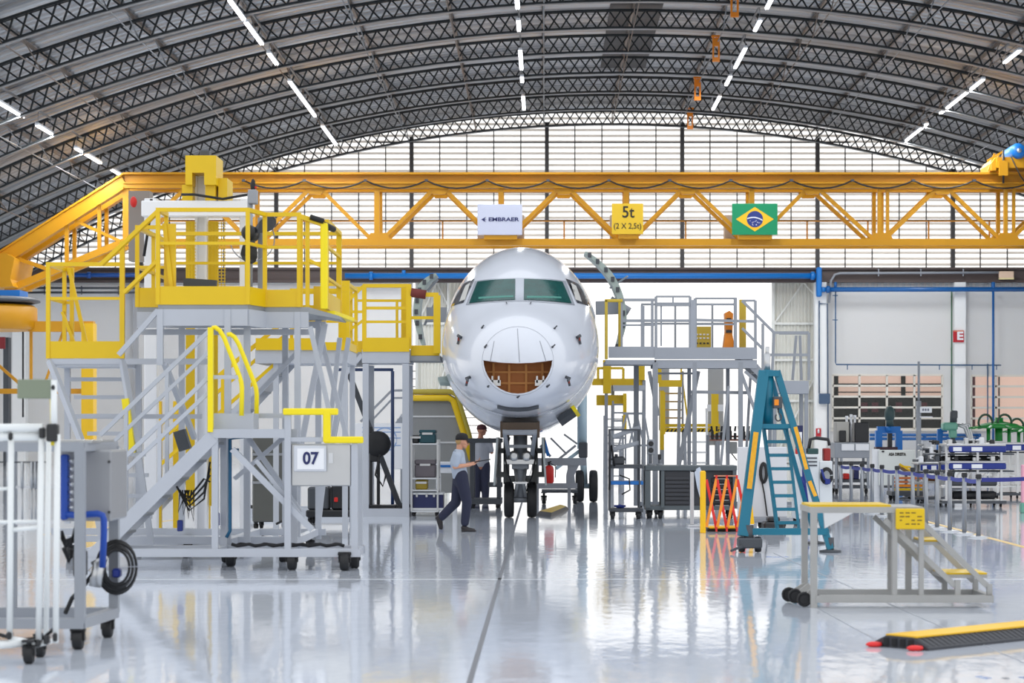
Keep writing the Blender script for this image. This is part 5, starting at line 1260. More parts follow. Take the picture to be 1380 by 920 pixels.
# yellow cable bridge lying beside the nose wheel
yb2 = MB(); a, c, d_, e_ = P(722, 694, 5100 / 119), P(757, 683, 5100 / 108), P(767, 686, 5100 / 111), P(742, 697, 5100 / 122)
yb2.m(1); pl4 = [Vector((p.x, p.y, 0)) for p in (a, c, d_, e_)]
ctr = sum(pl4, Vector()) / 4
top4 = [ctr.lerp(p, .8) + Vector((0, 0, .07)) for p in pl4]
yb2.add(pl4 + [p for p in top4], [(0, 1, 5, 4), (1, 2, 6, 5), (2, 3, 7, 6), (3, 0, 4, 7), (3, 2, 1, 0)]); yb2.m(0)
yb2.add([p + Vector((0, 0, .002)) for p in top4] + [p - Vector((0, 0, .02)) for p in top4], [(0, 1, 2, 3), (7, 6, 5, 4), (0, 4, 5, 1), (1, 5, 6, 2), (2, 6, 7, 3), (3, 7, 4, 0)])
one(yb2, 'floor_cable_bridge', [YEL, BKM], 'small yellow cable ramp lying right of the nose wheels', 'cable ramp')
# ================================================================ right-hand grey dock
Y5, Y6 = 43.0, 44.6
z5 = PZ(488, Y5)
rd = thing('grey_dock', 'grey railed dock with stair on the door side of the aircraft', 'platform', (PX(920, Y5), 43.8, 0))
def S(x0, y0, x1, y1, w_=.05, Y_=Y5): return (P(x0, y0, Y_), P(x1, y1, Y_), w_)
d = MB(); d.box(PX(816, Y5), PX(884, Y5), Y5, Y6, PZ(490, Y5), PZ(486, Y5)); d.box(PX(882, Y5), PX(1020, Y5), Y5, Y6, PZ(490, Y5), PZ(487, Y5)); d.build('deck', DECK, rd)
d = MB(); d.box(PX(820, Y5), PX(884, Y5), Y5 - .05, Y5, PZ(482, Y5), PZ(467, Y5)); d.box(PX(882, Y5), PX(1020, Y5), Y5 - .06, Y5, PZ(484, Y5), PZ(468, Y5)); d.build('toe_board', mat('dock grey', rgb(162, 167, 176), .5, var=.06), rd)
d = MB(); d.box(PX(882, Y5), PX(1020, Y5), Y5 - .04, Y5 + .05, PZ(496, Y5), PZ(485, Y5)); d.box(PX(816, Y5), PX(884, Y5), Y5 - .04, Y5 + .05, PZ(491, Y5), PZ(485, Y5)); d.build('edge_beam', mat('dock grey', (0, 0, 0, 1)), rd)
d = MB(); d.box(PX(882, Y5), PX(1020, Y5), Y6 - .05, Y6, PZ(494, Y5), PZ(482, Y5)); d.build('edge_beam', MGR, rd)
bars(rd, 'guard_rail', MGR, [S(839, 404, 882, 404), S(839, 432, 882, 432), S(839, 438, 882, 438, .035), S(866, 470, 866, 412, .07), S(879, 470, 879, 404, .05), S(884, 470, 884, 402, .05), S(838, 470, 838, 402, .04)])
bars(rd, 'guard_rail', MGR, [S(884, 399.5, 930, 399.5, .035), S(884, 410, 930, 410, .07), S(884, 432, 932, 432, .05), S(930, 399.5, 930, 468, .05), S(884, 399.5, 884, 468, .05), S(907, 399.5, 907, 410, .03), S(891, 410, 891, 466, .03)])
bars(rd, 'guard_rail', MGR, [S(937, 402, 993, 402, .035), S(937, 410, 990, 410, .035), S(937, 431, 1018, 433, .05), S(1018, 405, 1018, 470, .05), S(991, 402, 991, 470, .06), S(1000, 405, 1018, 405, .04), S(937, 402, 937, 470, .06), S(937, 437, 990, 437, .03)])
bars(rd, 'guard_rail', MGR, [S(864, 410, 990, 410, .04, Y6), S(864, 436, 990, 436, .04, Y6), S(865, 470, 865, 410, .04, Y6), S(910, 470, 910, 410, .04, Y6), S(960, 470, 960, 410, .04, Y6)])
b = MB(); b.cbox(PX(930, Y5), PX(938, Y5), Y5 - .03, Y5 + .1, PZ(470, Y5), PZ(404, Y5), .01); b.build('broad_post', mat('dock grey', (0, 0, 0, 1)), rd)
YED = mat('ochre panel', rgb(206, 178, 60), .5, var=.06)
b = MB(); b.cbox(PX(815, Y5), PX(819, Y5), Y5 - .05, Y5 + .05, PZ(484, Y5), PZ(404, Y5), .01); b.cbox(PX(815, Y5), PX(839, Y5), Y5 - .05, Y5 + .05, PZ(407, Y5), PZ(403, Y5), .01); b.cbox(PX(834, Y5), PX(838, Y5), Y5 + .3, Y5 + .4, PZ(470, Y5), PZ(403, Y5), .01); b.build('entry_frame', YED, rd)
b = MB(); b.box(PX(999, Y5), PX(1008, Y5), Y5 + .4, Y5 + .46, PZ(468, Y5), PZ(402, Y5)); b.build('ochre_panel', YED, rd)
b = MB(); b.box(PX(939, Y5), PX(963, Y5), Y5 + .9, Y5 + .93, PZ(467, Y5), PZ(437, Y5)); bk_ = b.build('slotted_panel', YED, rd)
for y in (447, 452, 459):
    for x in (942, 947, 952, 957):
        s_ = MB(); s_.cbox(PX(x, Y5), PX(x + 3, Y5), Y5 + .89, Y5 + .9, PZ(y + 2, Y5), PZ(y, Y5), .002); s_.build('slot', BKM if y > 455 else WHT, bk_)
oc = MB(); oc.prism([(PX(976, Y5), PZ(468, Y5)), (PX(979, Y5), PZ(445, Y5)), (PX(978, Y5), PZ(421, Y5)), (PX(984, Y5), PZ(418, Y5)), (PX(989, Y5), PZ(422, Y5)), (PX(988, Y5), PZ(450, Y5)), (PX(991, Y5), PZ(467, Y5))], Y5 + .15, Y5 + .5)
oc.m(1).box(PX(980, Y5), PX(986, Y5), Y5 + .12, Y5 + .15, PZ(432, Y5), PZ(428, Y5)); oc.box(PX(979, Y5), PX(987, Y5), Y5 + .12, Y5 + .15, PZ(448, Y5), PZ(444, Y5))
o = one(oc, 'padded_cover', [ORG, BKM], 'bright orange bent cover standing on the grey dock deck', 'cover')
each(rd, 'leg', MGR, [((PX(x, Y5), y, .12), (PX(x, Y5), y, z5), w_) for x, y, w_ in ((883, Y5, .1), (936, Y5, .08), (998, Y5, .09), (862, Y6, .1), (936, Y6, .07), (990, Y6, .07))])
each(rd, 'brace', MGR, [S(941, 500, 912, 640, .08, Y5 + .3), S(875, 500, 887, 560, .07, Y5 + .1), S(998, 500, 1020, 560, .06), S(1004, 500, 1024, 518, .06), S(982, 520, 970, 640, .05), S(880, 503, 940, 503, .04, Y5 + .3), S(931, 528, 1010, 529, .06, Y5 + .2), S(1012, 496, 1004, 640, .05, Y6)])
# stair and second landing going right
stair(rd, P(1042, 520, Y5), P(1000, 478, Y5), .9, 4, MGR, DECK)
bars(rd, 'stair_handrail', MGR, [S(1000, 405, 1043, 448, .05), S(1000, 442, 1028, 470, .05), S(1043, 448, 1090, 448, .05), S(1028, 478, 1090, 478, .05), S(1090, 448, 1090, 512, .05), S(1028, 436, 1028, 520, .05), S(1043, 448, 1040, 515, .05)])
bars(rd, 'stair_handrail', MGR, [S(1050, 449, 1088, 449, .05, Y6), S(1073, 452, 1068, 512, .05, Y6), S(1078, 452, 1080, 512, .05, Y6)])
b = MB(); b.box(PX(1040, Y5), PX(1090, Y5), Y5, Y5 + 1.0, PZ(530, Y5), PZ(513, Y5)); b.build('landing', mat('dock grey', (0, 0, 0, 1)), rd)
each(rd, 'leg', MGR, [((PX(x, Y5), y, .12), (PX(x, Y5), y, PZ(530, Y5)), .07) for x in (1044, 1087) for y in (Y5 + .06, Y5 + .9)])
b = MB(); b.box(PX(860, Y5), PX(1090, Y5), Y6 - .05, Y6 + .05, .12, .2); b.box(PX(880, Y5), PX(1090, Y5), Y5 - .04, Y5 + .04, .12, .19); b.build('base_frame', MGR, rd)
for x, y in ((PX(884, Y5), Y5), (PX(1085, Y5), Y5), (PX(868, Y5), Y6), (PX(1085, Y5), Y6)): caster(rd, x, y, .05, top=.121)

# ---------------------------------------------------------------- yellow docks beyond, in front of the bright doorway
Y7 = 62.0
def T7(x0, y0, x1, y1, w_=.07, Y_=Y7): return (P(x0, y0, Y_), P(x1, y1, Y_), w_)
yd = thing('yellow_dock', 'yellow and grey wing dock standing in the bright doorway', 'platform', (PX(860, Y7), Y7, 0))
b = MB(); b.box(PX(798, Y7), PX(868, Y7), Y7, Y7 + .1, PZ(519, Y7), PZ(510, Y7)); b.build('toe_board', YEL, yd)
b = MB(); b.box(PX(888, Y7), PX(919, Y7), Y7, Y7 + .1, PZ(521, Y7), PZ(512, Y7)); b.build('toe_board', YEL, yd)
b = MB(); b.box(PX(827, Y7), PX(869, Y7), Y7 - .1, Y7 + 1.2, PZ(526, Y7), PZ(519, Y7)); b.build('deck', GRY, yd)
b = MB(); b.box(PX(804, Y7), PX(842, Y7), Y7 + .2, Y7 + .3, PZ(546, Y7), PZ(532, Y7)); b.build('lower_toe_board', YEL, yd)
each(yd, 'post', YEL, [T7(818, 530, 818, 485, .22), T7(864, 512, 864, 490, .2), T7(842, 580, 842, 530, .1), T7(889, 516, 889, 490, .1), T7(893, 585, 893, 528, .14), T7(965, 585, 965, 530, .1), T7(961, 585, 961, 530, .1)])
each(yd, 'leg', MGR, [(P(x, 512, Y7 + q), Vector((PX(x, Y7), Y7 + q, 0)), .09) for x, q in ((817, 0), (826, .8), (868, 0), (868, .9), (916, .9))])
bars(yd, 'guard_rail', YEL, [T7(800, 496, 840, 496), T7(840, 512, 840, 496), T7(806, 512, 806, 496), T7(890, 495, 920, 495, .05, Y7 + .6), T7(918, 515, 918, 495, .05, Y7 + .6)])
for y in (545, 556, 567, 578, 590, 600): bars(yd, 'ladder_rung', MGR, [T7(826, y, 843, y, .05)])
bars(yd, 'ladder_side', MGR, [T7(826, 540, 826, 625, .05), ])
bars(yd, 'ladder_side', MGR, [T7(843, 540, 843, 625, .05)])
Y8 = 64.0
y2 = thing('ladder_dock', 'yellow ladder tower with hazard striped beam seen under the grey dock', 'platform', (PX(930, Y8), Y8, 0))
def T8(x0, y0, x1, y1, w_=.06): return (P(x0, y0, Y8), P(x1, y1, Y8), w_)
for y in (530, 541, 552, 563, 574): bars(y2, 'ladder_rung', mat('rung bronze', rgb(190, 160, 110), .5), [T8(893, y, 920, y, .05)])
bars(y2, 'ladder_side', YEL, [T8(892, 526, 892, 606, .12)]); bars(y2, 'ladder_side', MGR, [T8(920, 500, 920, 620, .06)])
bars(y2, 'safety_hoop', YEL, [T8(918, 500, 926, 560, .05), T8(926, 560, 924, 578, .05)])
b = MB(); b.box(PX(890, Y8), PX(970, Y8), Y8 - .1, Y8 + .3, PZ(575, Y8), PZ(571, Y8)); b.build('hazard_beam', YEL, y2)
hb = MB(); b0, b1 = PZ(582, Y8), PZ(576, Y8); hb.box(PX(890, Y8), PX(970, Y8), Y8 - .08, Y8 - .02, b0, b1); hbo = hb.build('hazard_board', YEL, y2)
st_ = MB(); x = 892
while x < 967:
    st_.prism([(PX(x, Y8), b0), (PX(x + 2.6, Y8), b0), (PX(x + 5, Y8), (b0 + b1) / 2 + .02), (PX(x + 2.4, Y8), (b0 + b1) / 2 + .02)], Y8 - .09, Y8 - .08); x += 5.2
st_.build('hazard_stripe', BLK, hbo)
each(y2, 'post', YEL, [T8(962, 575, 962, 530, .12), T8(966, 575, 966, 530, .1)])
each(y2, 'leg', MGR, [((PX(x, Y8), Y8 + q, 0), (PX(x, Y8), Y8 + q, PZ(575, Y8)), .08) for x in (893, 968) for q in (0, .8)])
b = MB(); b.box(PX(957, Y8), PX(978, Y8), Y8 + .8, Y8 + .9, PZ(600, Y8), PZ(486, Y8)); b.build('rear_panel', mat('dock panel grey', rgb(176, 178, 180), .5), y2)
b = MB(); b.box(PX(890, Y8), PX(904, Y8), Y8 + .8, Y8 + .9, PZ(580, Y8), PZ(488, Y8)); b.build('rear_panel', mat('dock panel grey', rgb(176, 178, 180), .5), y2)
b = MB(); b.box(PX(952, Y8), PX(974, Y8), Y8 - .3, Y8 - .26, PZ(554, Y8), PZ(545, Y8)); b.bar(P(952, 550, Y8 - .28), Vector((PX(952, Y8), Y8 - .28, 0)), .06); b.build('white_notice', WHT, y2)
# small grey triangulated stand
Y9 = 57.0
ts = thing('lattice_trestle', 'grey lattice trestle between the yellow dock and grey dock', 'trestle', (PX(852, Y9), Y9, 0))
for q in (0, .7):
    g = MB(); g.bar(P(840, 557, Y9 + q), P(870, 557, Y9 + q), .06)
    for a, b in (((845, 557), (834, 600)), ((845, 557), (855, 600)), ((858, 557), (848, 600)), ((858, 557), (868, 600)), ((868, 557), (876, 604)), ((836, 600), (876, 600))): g.bar(P(a[0], a[1], Y9 + q), P(b[0], b[1], Y9 + q), .05)
    for x in (836, 874): g.bar(P(x, 600, Y9 + q), Vector((PX(x, Y9), Y9 + q, 0)), .06)
    g.build('side_lattice', MGR, ts)
each(ts, 'cross_bar', MGR, [(P(x, 557, Y9), P(x, 557, Y9) + Vector((0, .7, 0)), .05) for x in (842, 869)])
for k, (Yh, xa, xb) in enumerate(((70, 815, 840), (60, 925, 955))):
    t = thing('access_ladder', ['tall pale access ladder standing in the doorway right of the rear wheels', 'low access ladder under the hazard striped beam'][k], 'ladder', (PX((xa + xb) / 2, Yh), Yh, 0))
    zt = PZ((560, 590)[k], Yh)
    for x in (xa, xb): bars(t, 'ladder_side', MGR, [((PX(x, Yh), Yh, 0), (PX(x, Yh), Yh + .5, zt), .06)])
    n_ = 8 - 3 * k
    for i in range(n_):
        u = (i + .6) / n_; bars(t, 'ladder_rung', ALU, [((PX(xa, Yh), Yh + .5 * u, zt * u), (PX(xb, Yh), Yh + .5 * u, zt * u), .05)])
    each(t, 'rear_leg', MGR, [((PX(x, Yh), Yh + 1.1, 0), (PX(x, Yh), Yh + .5, zt), .05) for x in (xa, xb)])

# ---------------------------------------------------------------- parts cart
YP = 41.0
pc = thing('parts_cart', 'grey wire cart of sloping panels and tools beside the dark bench', 'cart', (PX(845, YP), YP, 0))
each(pc, 'post', DGR, [((PX(x, YP), YP + q, .14), (PX(x, YP), YP + q, PZ(580, YP)), .03) for x in (822, 862) for q in (0, .55)])
bars(pc, 'top_rail', DGR, [(P(822, 579, YP), P(862, 579, YP), .03), (P(822, 579, YP + .55), P(862, 579, YP + .55), .03), (P(822, 579, YP), P(822, 579, YP) + Vector((0, .55, 0)), .03), (P(862, 579, YP), P(862, 579, YP) + Vector((0, .55, 0)), .03)])
for y, m_ in ((690, DGR), (653, BLU), (631, DGR)):
    b = MB(); b.cbox(PX(823, YP), PX(867, YP), YP, YP + .55, PZ(y, YP), PZ(y - 5, YP), .008); b.build('shelf', m_, pc)
for y0, y1 in ((590, 578), (607, 598)):
    b = MB(); b.bar(P(826, y0, YP + .27), P(860, y1, YP + .27), .44, .04); b.bar(P(826, y0 - 2, YP + .05), P(861, y1 - 2, YP + .05), .08, .07); b.build('sloping_panel', MGR, pc)
for x in (826, 861):
    for q in (.02, .5): caster(pc, PX(x, YP), YP + q, .06, top=.145)
b = MB(); b.path([P(828, 628, YP - .05), P(824, 600, YP - .1), P(822, 620, YP - .1), P(821, 660, YP - .1)], .02, 6); b.path([P(835, 640, YP - .03), P(848, 645, YP - .05), P(849, 660, YP - .05), P(838, 666, YP - .05)], .015, 6); b.build('hose', BLK, pc)
for nm_, x0, x1, y0, y1, m_, lab in (('vise', 826, 842, 626, 612, DGR, 'dark bench vise on the upper shelf of the parts cart'), ('tool_tray', 831, 842, 684.8, 680, DBL, 'blue tray on the bottom shelf of the parts cart')):
    b = MB(); zb_ = PZ(y0, YP) + .001; b.cbox(PX(x0, YP), PX(x1, YP), YP + .15, YP + .4, zb_, PZ(y1 + 3, YP), .02)
    b.cbox(PX(x0 + 3, YP), PX(x0 + 7, YP), YP + .1, YP + .45, PZ(y1 + 3.2, YP), PZ(y1, YP), .01); b.tube((PX(x0 - 3, YP), YP + .27, (zb_ + PZ(y1, YP)) / 2), (PX(x1 + 2, YP), YP + .27, (zb_ + PZ(y1, YP)) / 2), .02)
    one(b, nm_, m_, lab, nm_.replace('_', ' '))

# ---------------------------------------------------------------- long dark tool bench
YBn = 41.2
tbn = thing('tool_bench', 'long dark grey workbench with tool drawers and louvred end panel', 'workbench', (PX(935, YBn), YBn, 0))
BG = mat('bench grey', rgb(92, 100, 104), .45, .2, var=.08); BD = mat('bench charcoal', rgb(58, 60, 66), .45, var=.08)
b = MB(); b.cbox(PX(869, YBn), PX(993, YBn), YBn - .05, YBn + .75, PZ(634, YBn), PZ(627, YBn), .01); b.build('worktop', BG, tbn)
each(tbn, 'post', BG, [((PX(x, YBn), YBn + q, .2), (PX(x, YBn), YBn + q, PZ(634, YBn)), w_) for x, w_ in ((873, .1), (893, .06), (990, .07)) for q in (0, .65)])
b = MB(); b.box(PX(870, YBn), PX(990, YBn), YBn, YBn + .7, .16, .24); b.build('base_frame', BG, tbn)
b = MB(); x0, x1 = PX(895, YBn), PX(930, YBn); b.box(x0, x1, YBn + .02, YBn + .6, .24, PZ(634.5, YBn))
z = .3
while z < PZ(640, YBn): b.bar((x0 + .02, YBn + .0, z), (x1 - .02, YBn + .0, z), .03, .05); z += .075
b.build('louvred_panel', BD, tbn)
b = MB(); b.box(PX(934, YBn), PX(990, YBn), YBn + .05, YBn + .6, .24, PZ(634.5, YBn)); dc = b.build('drawer_cabinet', BD, tbn)
for i in range(6):
    z0, z1 = PZ(686 - i * 7.2, YBn), PZ(680 - i * 7.2, YBn)
    b = MB(); b.cbox(PX(959, YBn), PX(987, YBn), YBn + .02, YBn + .06, z0, z1, .006); dw = b.build('drawer', BKM, tbn)
    b = MB(); b.box(PX(964, YBn), PX(982, YBn), YBn + .0, YBn + .02, z1 - .02, z1 - .008); b.build('drawer_handle', STL, dw)
b = MB(); b.box(PX(962, YBn), PX(992, YBn), YBn - .04, YBn + .04, PZ(642, YBn), PZ(640, YBn)); b.build('wood_strip', mat('pink wood', rgb(206, 140, 110), .6), tbn)
for x in (876, 890, 985): caster(tbn, PX(x, YBn), YBn + .1, .075, top=.161)
caster(tbn, PX(876, YBn), YBn + .6, .075, top=.161); caster(tbn, PX(985, YBn), YBn + .6, .075, top=.161)
for x, y, k in ((878, 622, 0), (890, 605, 1)):
    t = thing('test_gauge', ['grey test gauge box on a post above the bench end', 'small black clamp stand on the bench top'][k], 'gauge', (PX(x, YBn), YBn + .3, PZ(627, YBn)))
    b = MB(); b.tube((PX(x, YBn), YBn + .3, PZ(627, YBn)), (PX(x, YBn), YBn + .3, PZ(592 if not k else 612, YBn)), .03, 8); b.lathe([(.06, 0), (.06, .02), (.03, .03)], (PX(x, YBn), YBn + .3, PZ(627, YBn)), 'z', 14); b.build('post', MGR, t)
    b = MB(); zz = PZ(592 if not k else 612, YBn)
    b.cbox(PX(x - (5 if not k else 2), YBn), PX(x + (5 if not k else 2), YBn), YBn + .2, YBn + .4, zz - (.28 if not k else .1), zz, .01); b.build('gauge_body', MGR if not k else BKM, t)
    if not k:
        for q in (.08, .2): b = MB(); b.lathe([(.045, -.012), (.05, 0)], (PX(x, YBn), YBn + .2, zz - q), 'y', 14); b.build('dial', BKM, t)
# cloth hung over the bench corner and the pale post in front of it
cl_ = MB(); Yc = YBn - .08
pts = [(938, 632), (943, 629), (946, 636), (948, 652), (947, 664), (943, 670), (940, 658)]
cl_.prism([(PX(x, Yc), PZ(y, Yc)) for x, y in pts], Yc - .03, Yc + .03); cl_.prism([(PX(x, Yc) - .02, PZ(y, Yc)) for x, y in ((937, 636), (941, 632), (943, 652), (941, 658))], Yc - .07, Yc - .03)
one(cl_, 'cloth', mat('pale cloth', rgb(206, 214, 228), .8), 'pale cloth hanging from the front edge of the dark bench', 'cloth')
pp = MB(); Yp = 38.0; pp.cbox(PX(930, Yp), PX(935, Yp), Yp - .05, Yp + .05, .03, PZ(636, Yp), .008); pp.cbox(PX(926, Yp), PX(972, Yp), Yp - .2, Yp + .35, 0, .03, .006)
one(pp, 'floor_post', ALU, 'plain pale metal post on a floor plate before the dark bench', 'post')
# rail of hanging tools above the bench
YR2 = 44.9
hr_ = thing('tool_rail', 'rail of hanging dark clamps above the bench drawers', 'tool rail', (PX(985, YR2), YR2, 0))
b = MB(); b.bar(P(952, 588, YR2), P(1020, 588, YR2), .04); b.bar(P(952, 592.5, YR2), P(1018, 592.5, YR2), .04); b.build('rail_bar', mat('salmon bar', rgb(200, 140, 120), .5), hr_)
for x in (954, 1018): bars(hr_, 'post', MGR, [((PX(x, YR2), YR2, 0), (PX(x, YR2), YR2, PZ(586, YR2)), .06)])
for i in range(10):
    x = 958 + i * 6.1; b = MB(); b.cbox(PX(x, YR2), PX(x + 3.6, YR2), YR2 - .08, YR2 - .02, PZ(592, YR2), PZ(580 + (i * 7) % 4, YR2), .01); b.tube(P(x + 1.8, 581, YR2 - .05), P(x + 1.8 + (i % 3 - 1), 574, YR2 - .05), .02, 6); b.build('hanging_clamp', BKM, hr_)
b = MB(); b.cbox(PX(978, YR2), PX(993, YR2), YR2 - .1, YR2 + .05, PZ(611, YR2), PZ(595, YR2), .01); b.build('grey_box', mat('putty box', rgb(168, 170, 168), .5), hr_)
b = MB(); b.path([P(986, 611, YR2 - .05), P(990, 616, YR2 - .05), P(993, 620, YR2 - .05)], .012, 5); b.build('box_lead', BLK, hr_)

# ---------------------------------------------------------------- folding scissor barrier
YX = 35.7
fb = thing('folding_barrier', 'red and orange folding lattice barrier with yellow end posts', 'barrier', (PX(975, YX), YX, 0))
b = MB(); b.cbox(PX(943.5, YX), PX(951, YX), YX - .05, YX + .05, PZ(719, YX) + .0, PZ(634, YX), .02); b.build('end_post', mat('barrier yellow', rgb(252, 196, 8), .4), fb)
b = MB(); b.bar(P(1008, 654, YX + .4), P(1014, 706, YX + .4), .06); b.build('end_post', mat('barrier yellow', (0, 0, 0, 1)), fb)
RD2 = mat('barrier red', rgb(226, 44, 40), .4); OR2 = mat('barrier orange', rgb(250, 150, 40), .4)
xs = [951, 965.5, 979.5, 993, 1006]
for i in range(4):
    Yl, Yr = YX + i * .1, YX + (i + 1) * .1
    for dz in (0,):
        b = MB(); b.bar(P(xs[i] + 1, 646, Yl), P(xs[i + 1], 712, Yr) if i < 3 else P(xs[i + 1], 705, Yr), .012, .048, Vector((0, 0, 1))); b.build('lattice_slat', RD2 , fb)
        b = MB(); b.bar(P(xs[i] + 1, 710, Yl - .02), P(xs[i + 1], 645, Yr - .02), .012, .048); b.build('lattice_slat', OR2, fb)
for i in range(1, 4):
    b = MB(); b.bar(P(xs[i], 640, YX + i * .1), P(xs[i], 656, YX + i * .1), .03, .05); b.build('hinge', RD2, fb); b = MB(); b.bar(P(xs[i], 702, YX + i * .1), P(xs[i], 716, YX + i * .1), .03, .05); b.build('hinge', RD2, fb)
b = MB(); a = P(949, 712, 37.2); b.cbox(PX(950, 36.5), PX(994, 36.5), 36.2, 36.6, .0, .05, .02); b.m(1); b.cbox(PX(953, 36.5), PX(991, 36.5), 36.1, 36.5, .05, .085, .015); b.build('barrier_base', [BKM, mat('barrier yellow', (0, 0, 0, 1))], fb)

# ---------------------------------------------------------------- teal tripod jack with ladder
YK2 = 30.2
tj = thing('tripod_jack', 'teal aircraft tripod jack with a ladder between its legs', 'jack', (PX(1048, YK2), YK2 + .3, 0))
top = P(1034, 500, YK2 + .3)
c = MB(); c.tube(P(1034, 575, YK2 + .3) , P(1034, 500, YK2 + .3), .085, 20); c.lathe([(.095, 0), (.095, .02), (.06, .04)], P(1034, 502, YK2 + .3), 'z', 18); c.build('jack_body', TEA, tj)
c = MB(); c.tube(P(1034, 502, YK2 + .3), P(1034, 476, YK2 + .3), .045, 14); c.tube(P(1034, 480, YK2 + .3), P(1034, 467, YK2 + .3), .028, 12); c.build('jack_ram', STL, tj)
l1 = MB(); l1.bar(P(1029, 500, YK2 + .25), P(1001, 722, YK2), .135, .14, Vector((0, 1, 0))); l1.build('leg', TEA, tj)
l2 = MB(); l2.bar(P(1047, 500, YK2 + .3), P(1119, 740, YK2), .09, .11, Vector((0, 1, 0))); l2.build('leg', TEA, tj)
l3 = MB(); l3.bar(P(1038, 505, YK2 + .45), Vector((PX(1098, 32.4), 32.4, .1)), .06, .07, Vector((0, 1, 0))); l3.build('leg', TEA, tj)
c = MB(); c.bar(P(1029, 503, YK2 + .25), P(1047, 503, YK2 + .3), .16, .08); c.build('head_plate', TEA, tj)
for q, (x0, y0, x1, y1) in enumerate(((1018, 582, 1009, 658), (1090, 648, 1098, 668), (1071, 575, 1086, 632))):
    s_ = MB(); a, b_ = P(x0, y0, YK2 + .04 if q == 0 else YK2 + .1), P(x1, y1, YK2 + .0)
    s_.bar(a + Vector((0, -.095 + (0.02 if q else 0), 0)), b_ + Vector((0, -.095, 0)), .07 if q == 0 else .05, .01, Vector((0, 1, 0))); s_.build('warning_strip', mat('strip amber', rgb(238, 170, 30), .5, var=.25, scale=20), tj)
ls = [(1029, 585, 1048, 716), (1060, 585, 1077, 716)]
for x0, y0, x1, y1 in ls: bars(tj, 'ladder_side', TEA, [(P(x0, y0 - 10, YK2 + .35), P(x1, y1, YK2 + .1), .04)])
for i in range(8):
    u = (i + .1) / 7.6; bars(tj, 'ladder_rung', TEA, [(P(1031 + 17 * u, 575 + 141 * u * .98, YK2 + .35 - .25 * u), P(1062 + 14 * u, 575 + 141 * u * .98, YK2 + .35 - .25 * u), .045)])
bars(tj, 'cross_tie', TEA, [(P(1004, 716, YK2), P(1114, 716, YK2), .09)]); bars(tj, 'cross_tie', TEA, [(P(1014, 574, YK2 + .15), P(1072, 574, YK2 + .2), .05, .06)])
bars(tj, 'cross_tie', TEA, [(P(1004, 716, YK2), Vector((PX(1098, 32.4), 32.4, .18)), .07), (P(1114, 716, YK2), Vector((PX(1098, 32.4), 32.4, .18)), .07)])
c = MB(); c.cbox(PX(1043, YK2), PX(1055, YK2), YK2 + .05, YK2 + .2, PZ(550, YK2), PZ(534, YK2), .01); c.m(1); c.cbox(PX(1044, YK2), PX(1050, YK2), YK2 + .04, YK2 + .05, PZ(546, YK2), PZ(538, YK2), .004); c.build('load_block', [DGR, ORG], tj)
c = MB(); c.path([P(1049, 550, YK2 + .12), P(1049, 556, YK2 + .12)], .01, 6); c.path([P(1049 + 4 * sin(t), 562 - 5 * cos(t), YK2 + .12) for t in [x * .5 for x in range(12)]], .012, 6); c.build('hook', DGR, tj)
c = MB(); f0 = P(1006, 722, YK2); c.cbox(f0.x - .12, f0.x + .2, YK2 - .18, YK2 + .15, .06, .2, .02); c.tube(f0 + Vector((0.03, 0, -.1)), f0 + Vector((.03, 0, .15)), .07, 12); c.build('foot_housing', DGR, tj)
for dx in (-.07, .15):
    c = MB(); c.lathe([(.03, -.04), (.1, -.04), (.11, 0), (.1, .04), (.03, .04)], (f0.x + dx, YK2 - .06, .11), 'x', 18); c.build('jack_wheel', BLK, tj)
c = MB(); c.tube((PX(1119, YK2), YK2, .03), (PX(1119, YK2), YK2, .2), .05, 12); c.lathe([(.15, 0), (.15, .025), (.05, .04)], (PX(1119, YK2), YK2, 0), 'z', 18); c.build('foot_pad', DGR, tj)
c = MB(); c.tube((PX(1098, 32.4), 32.4, .03), (PX(1098, 32.4), 32.4, .2), .05, 12); c.lathe([(.15, 0), (.15, .025), (.05, .04)], (PX(1098, 32.4), 32.4, 0), 'z', 18); c.build('foot_pad', DGR, tj)
c = MB(); c.bar(P(1000, 736, YK2 - .2), P(985, 742, YK2 - .3), .03); c.build('tow_handle', DGR, tj)

# ---------------------------------------------------------------- pale panel and cabinets behind the jack
YV2 = 37.0
wp_ = thing('pale_panel_cart', 'wheeled pale grey panel with a black hose loop behind the teal jack', 'panel', (PX(1027, YV2), YV2, 0))
b = MB(); b.cbox(PX(994, YV2), PX(1060, YV2), YV2 - .05, YV2 + .05, .2, PZ(602, YV2), .01); b.cbox(PX(980, YV2 + 3), PX(1010, YV2 + 3), YV2 + .2, YV2 + .3, .25, PZ(619, YV2), .01); b.build('panel', mat('pale panel', rgb(214, 217, 222), .45, var=.03), wp_)
b = MB(); b.cbox(PX(992, YV2), PX(1062, YV2), YV2 - .2, YV2 + .25, .12, .2, .01); b.build('base', MGR, wp_)
for x in (999, 1024, 1055): caster(wp_, PX(x, YV2), YV2 - .1, .055, top=.121)
for x in (1005, 1055): caster(wp_, PX(x, YV2), YV2 + .18, .05, top=.121)
b = MB()
for k in range(4): b.path([P(1029 + (6 - k) * sin(t) * .9, 637 - (14 - k) * cos(t), YV2 - .08 - .01 * k) for t in [x * .35 for x in range(19)]], .012, 6)
b.path([P(1027, 650, YV2 - .08), P(1030, 665, YV2 - .08), P(1034, 695, YV2 - .09)], .012, 6); b.build('hose_loop', BLK, wp_)
b = MB(); b.cbox(PX(1028, 36.2), PX(1056, 36.2), 36.0, 36.5, .0, .16, .03); b.cbox(PX(1034, 36.2), PX(1050, 36.2), 36.05, 36.4, .16, .24, .02)
one(b, 'motor_unit', BKM, 'black motor unit on the floor behind the teal jack ladder', 'motor')
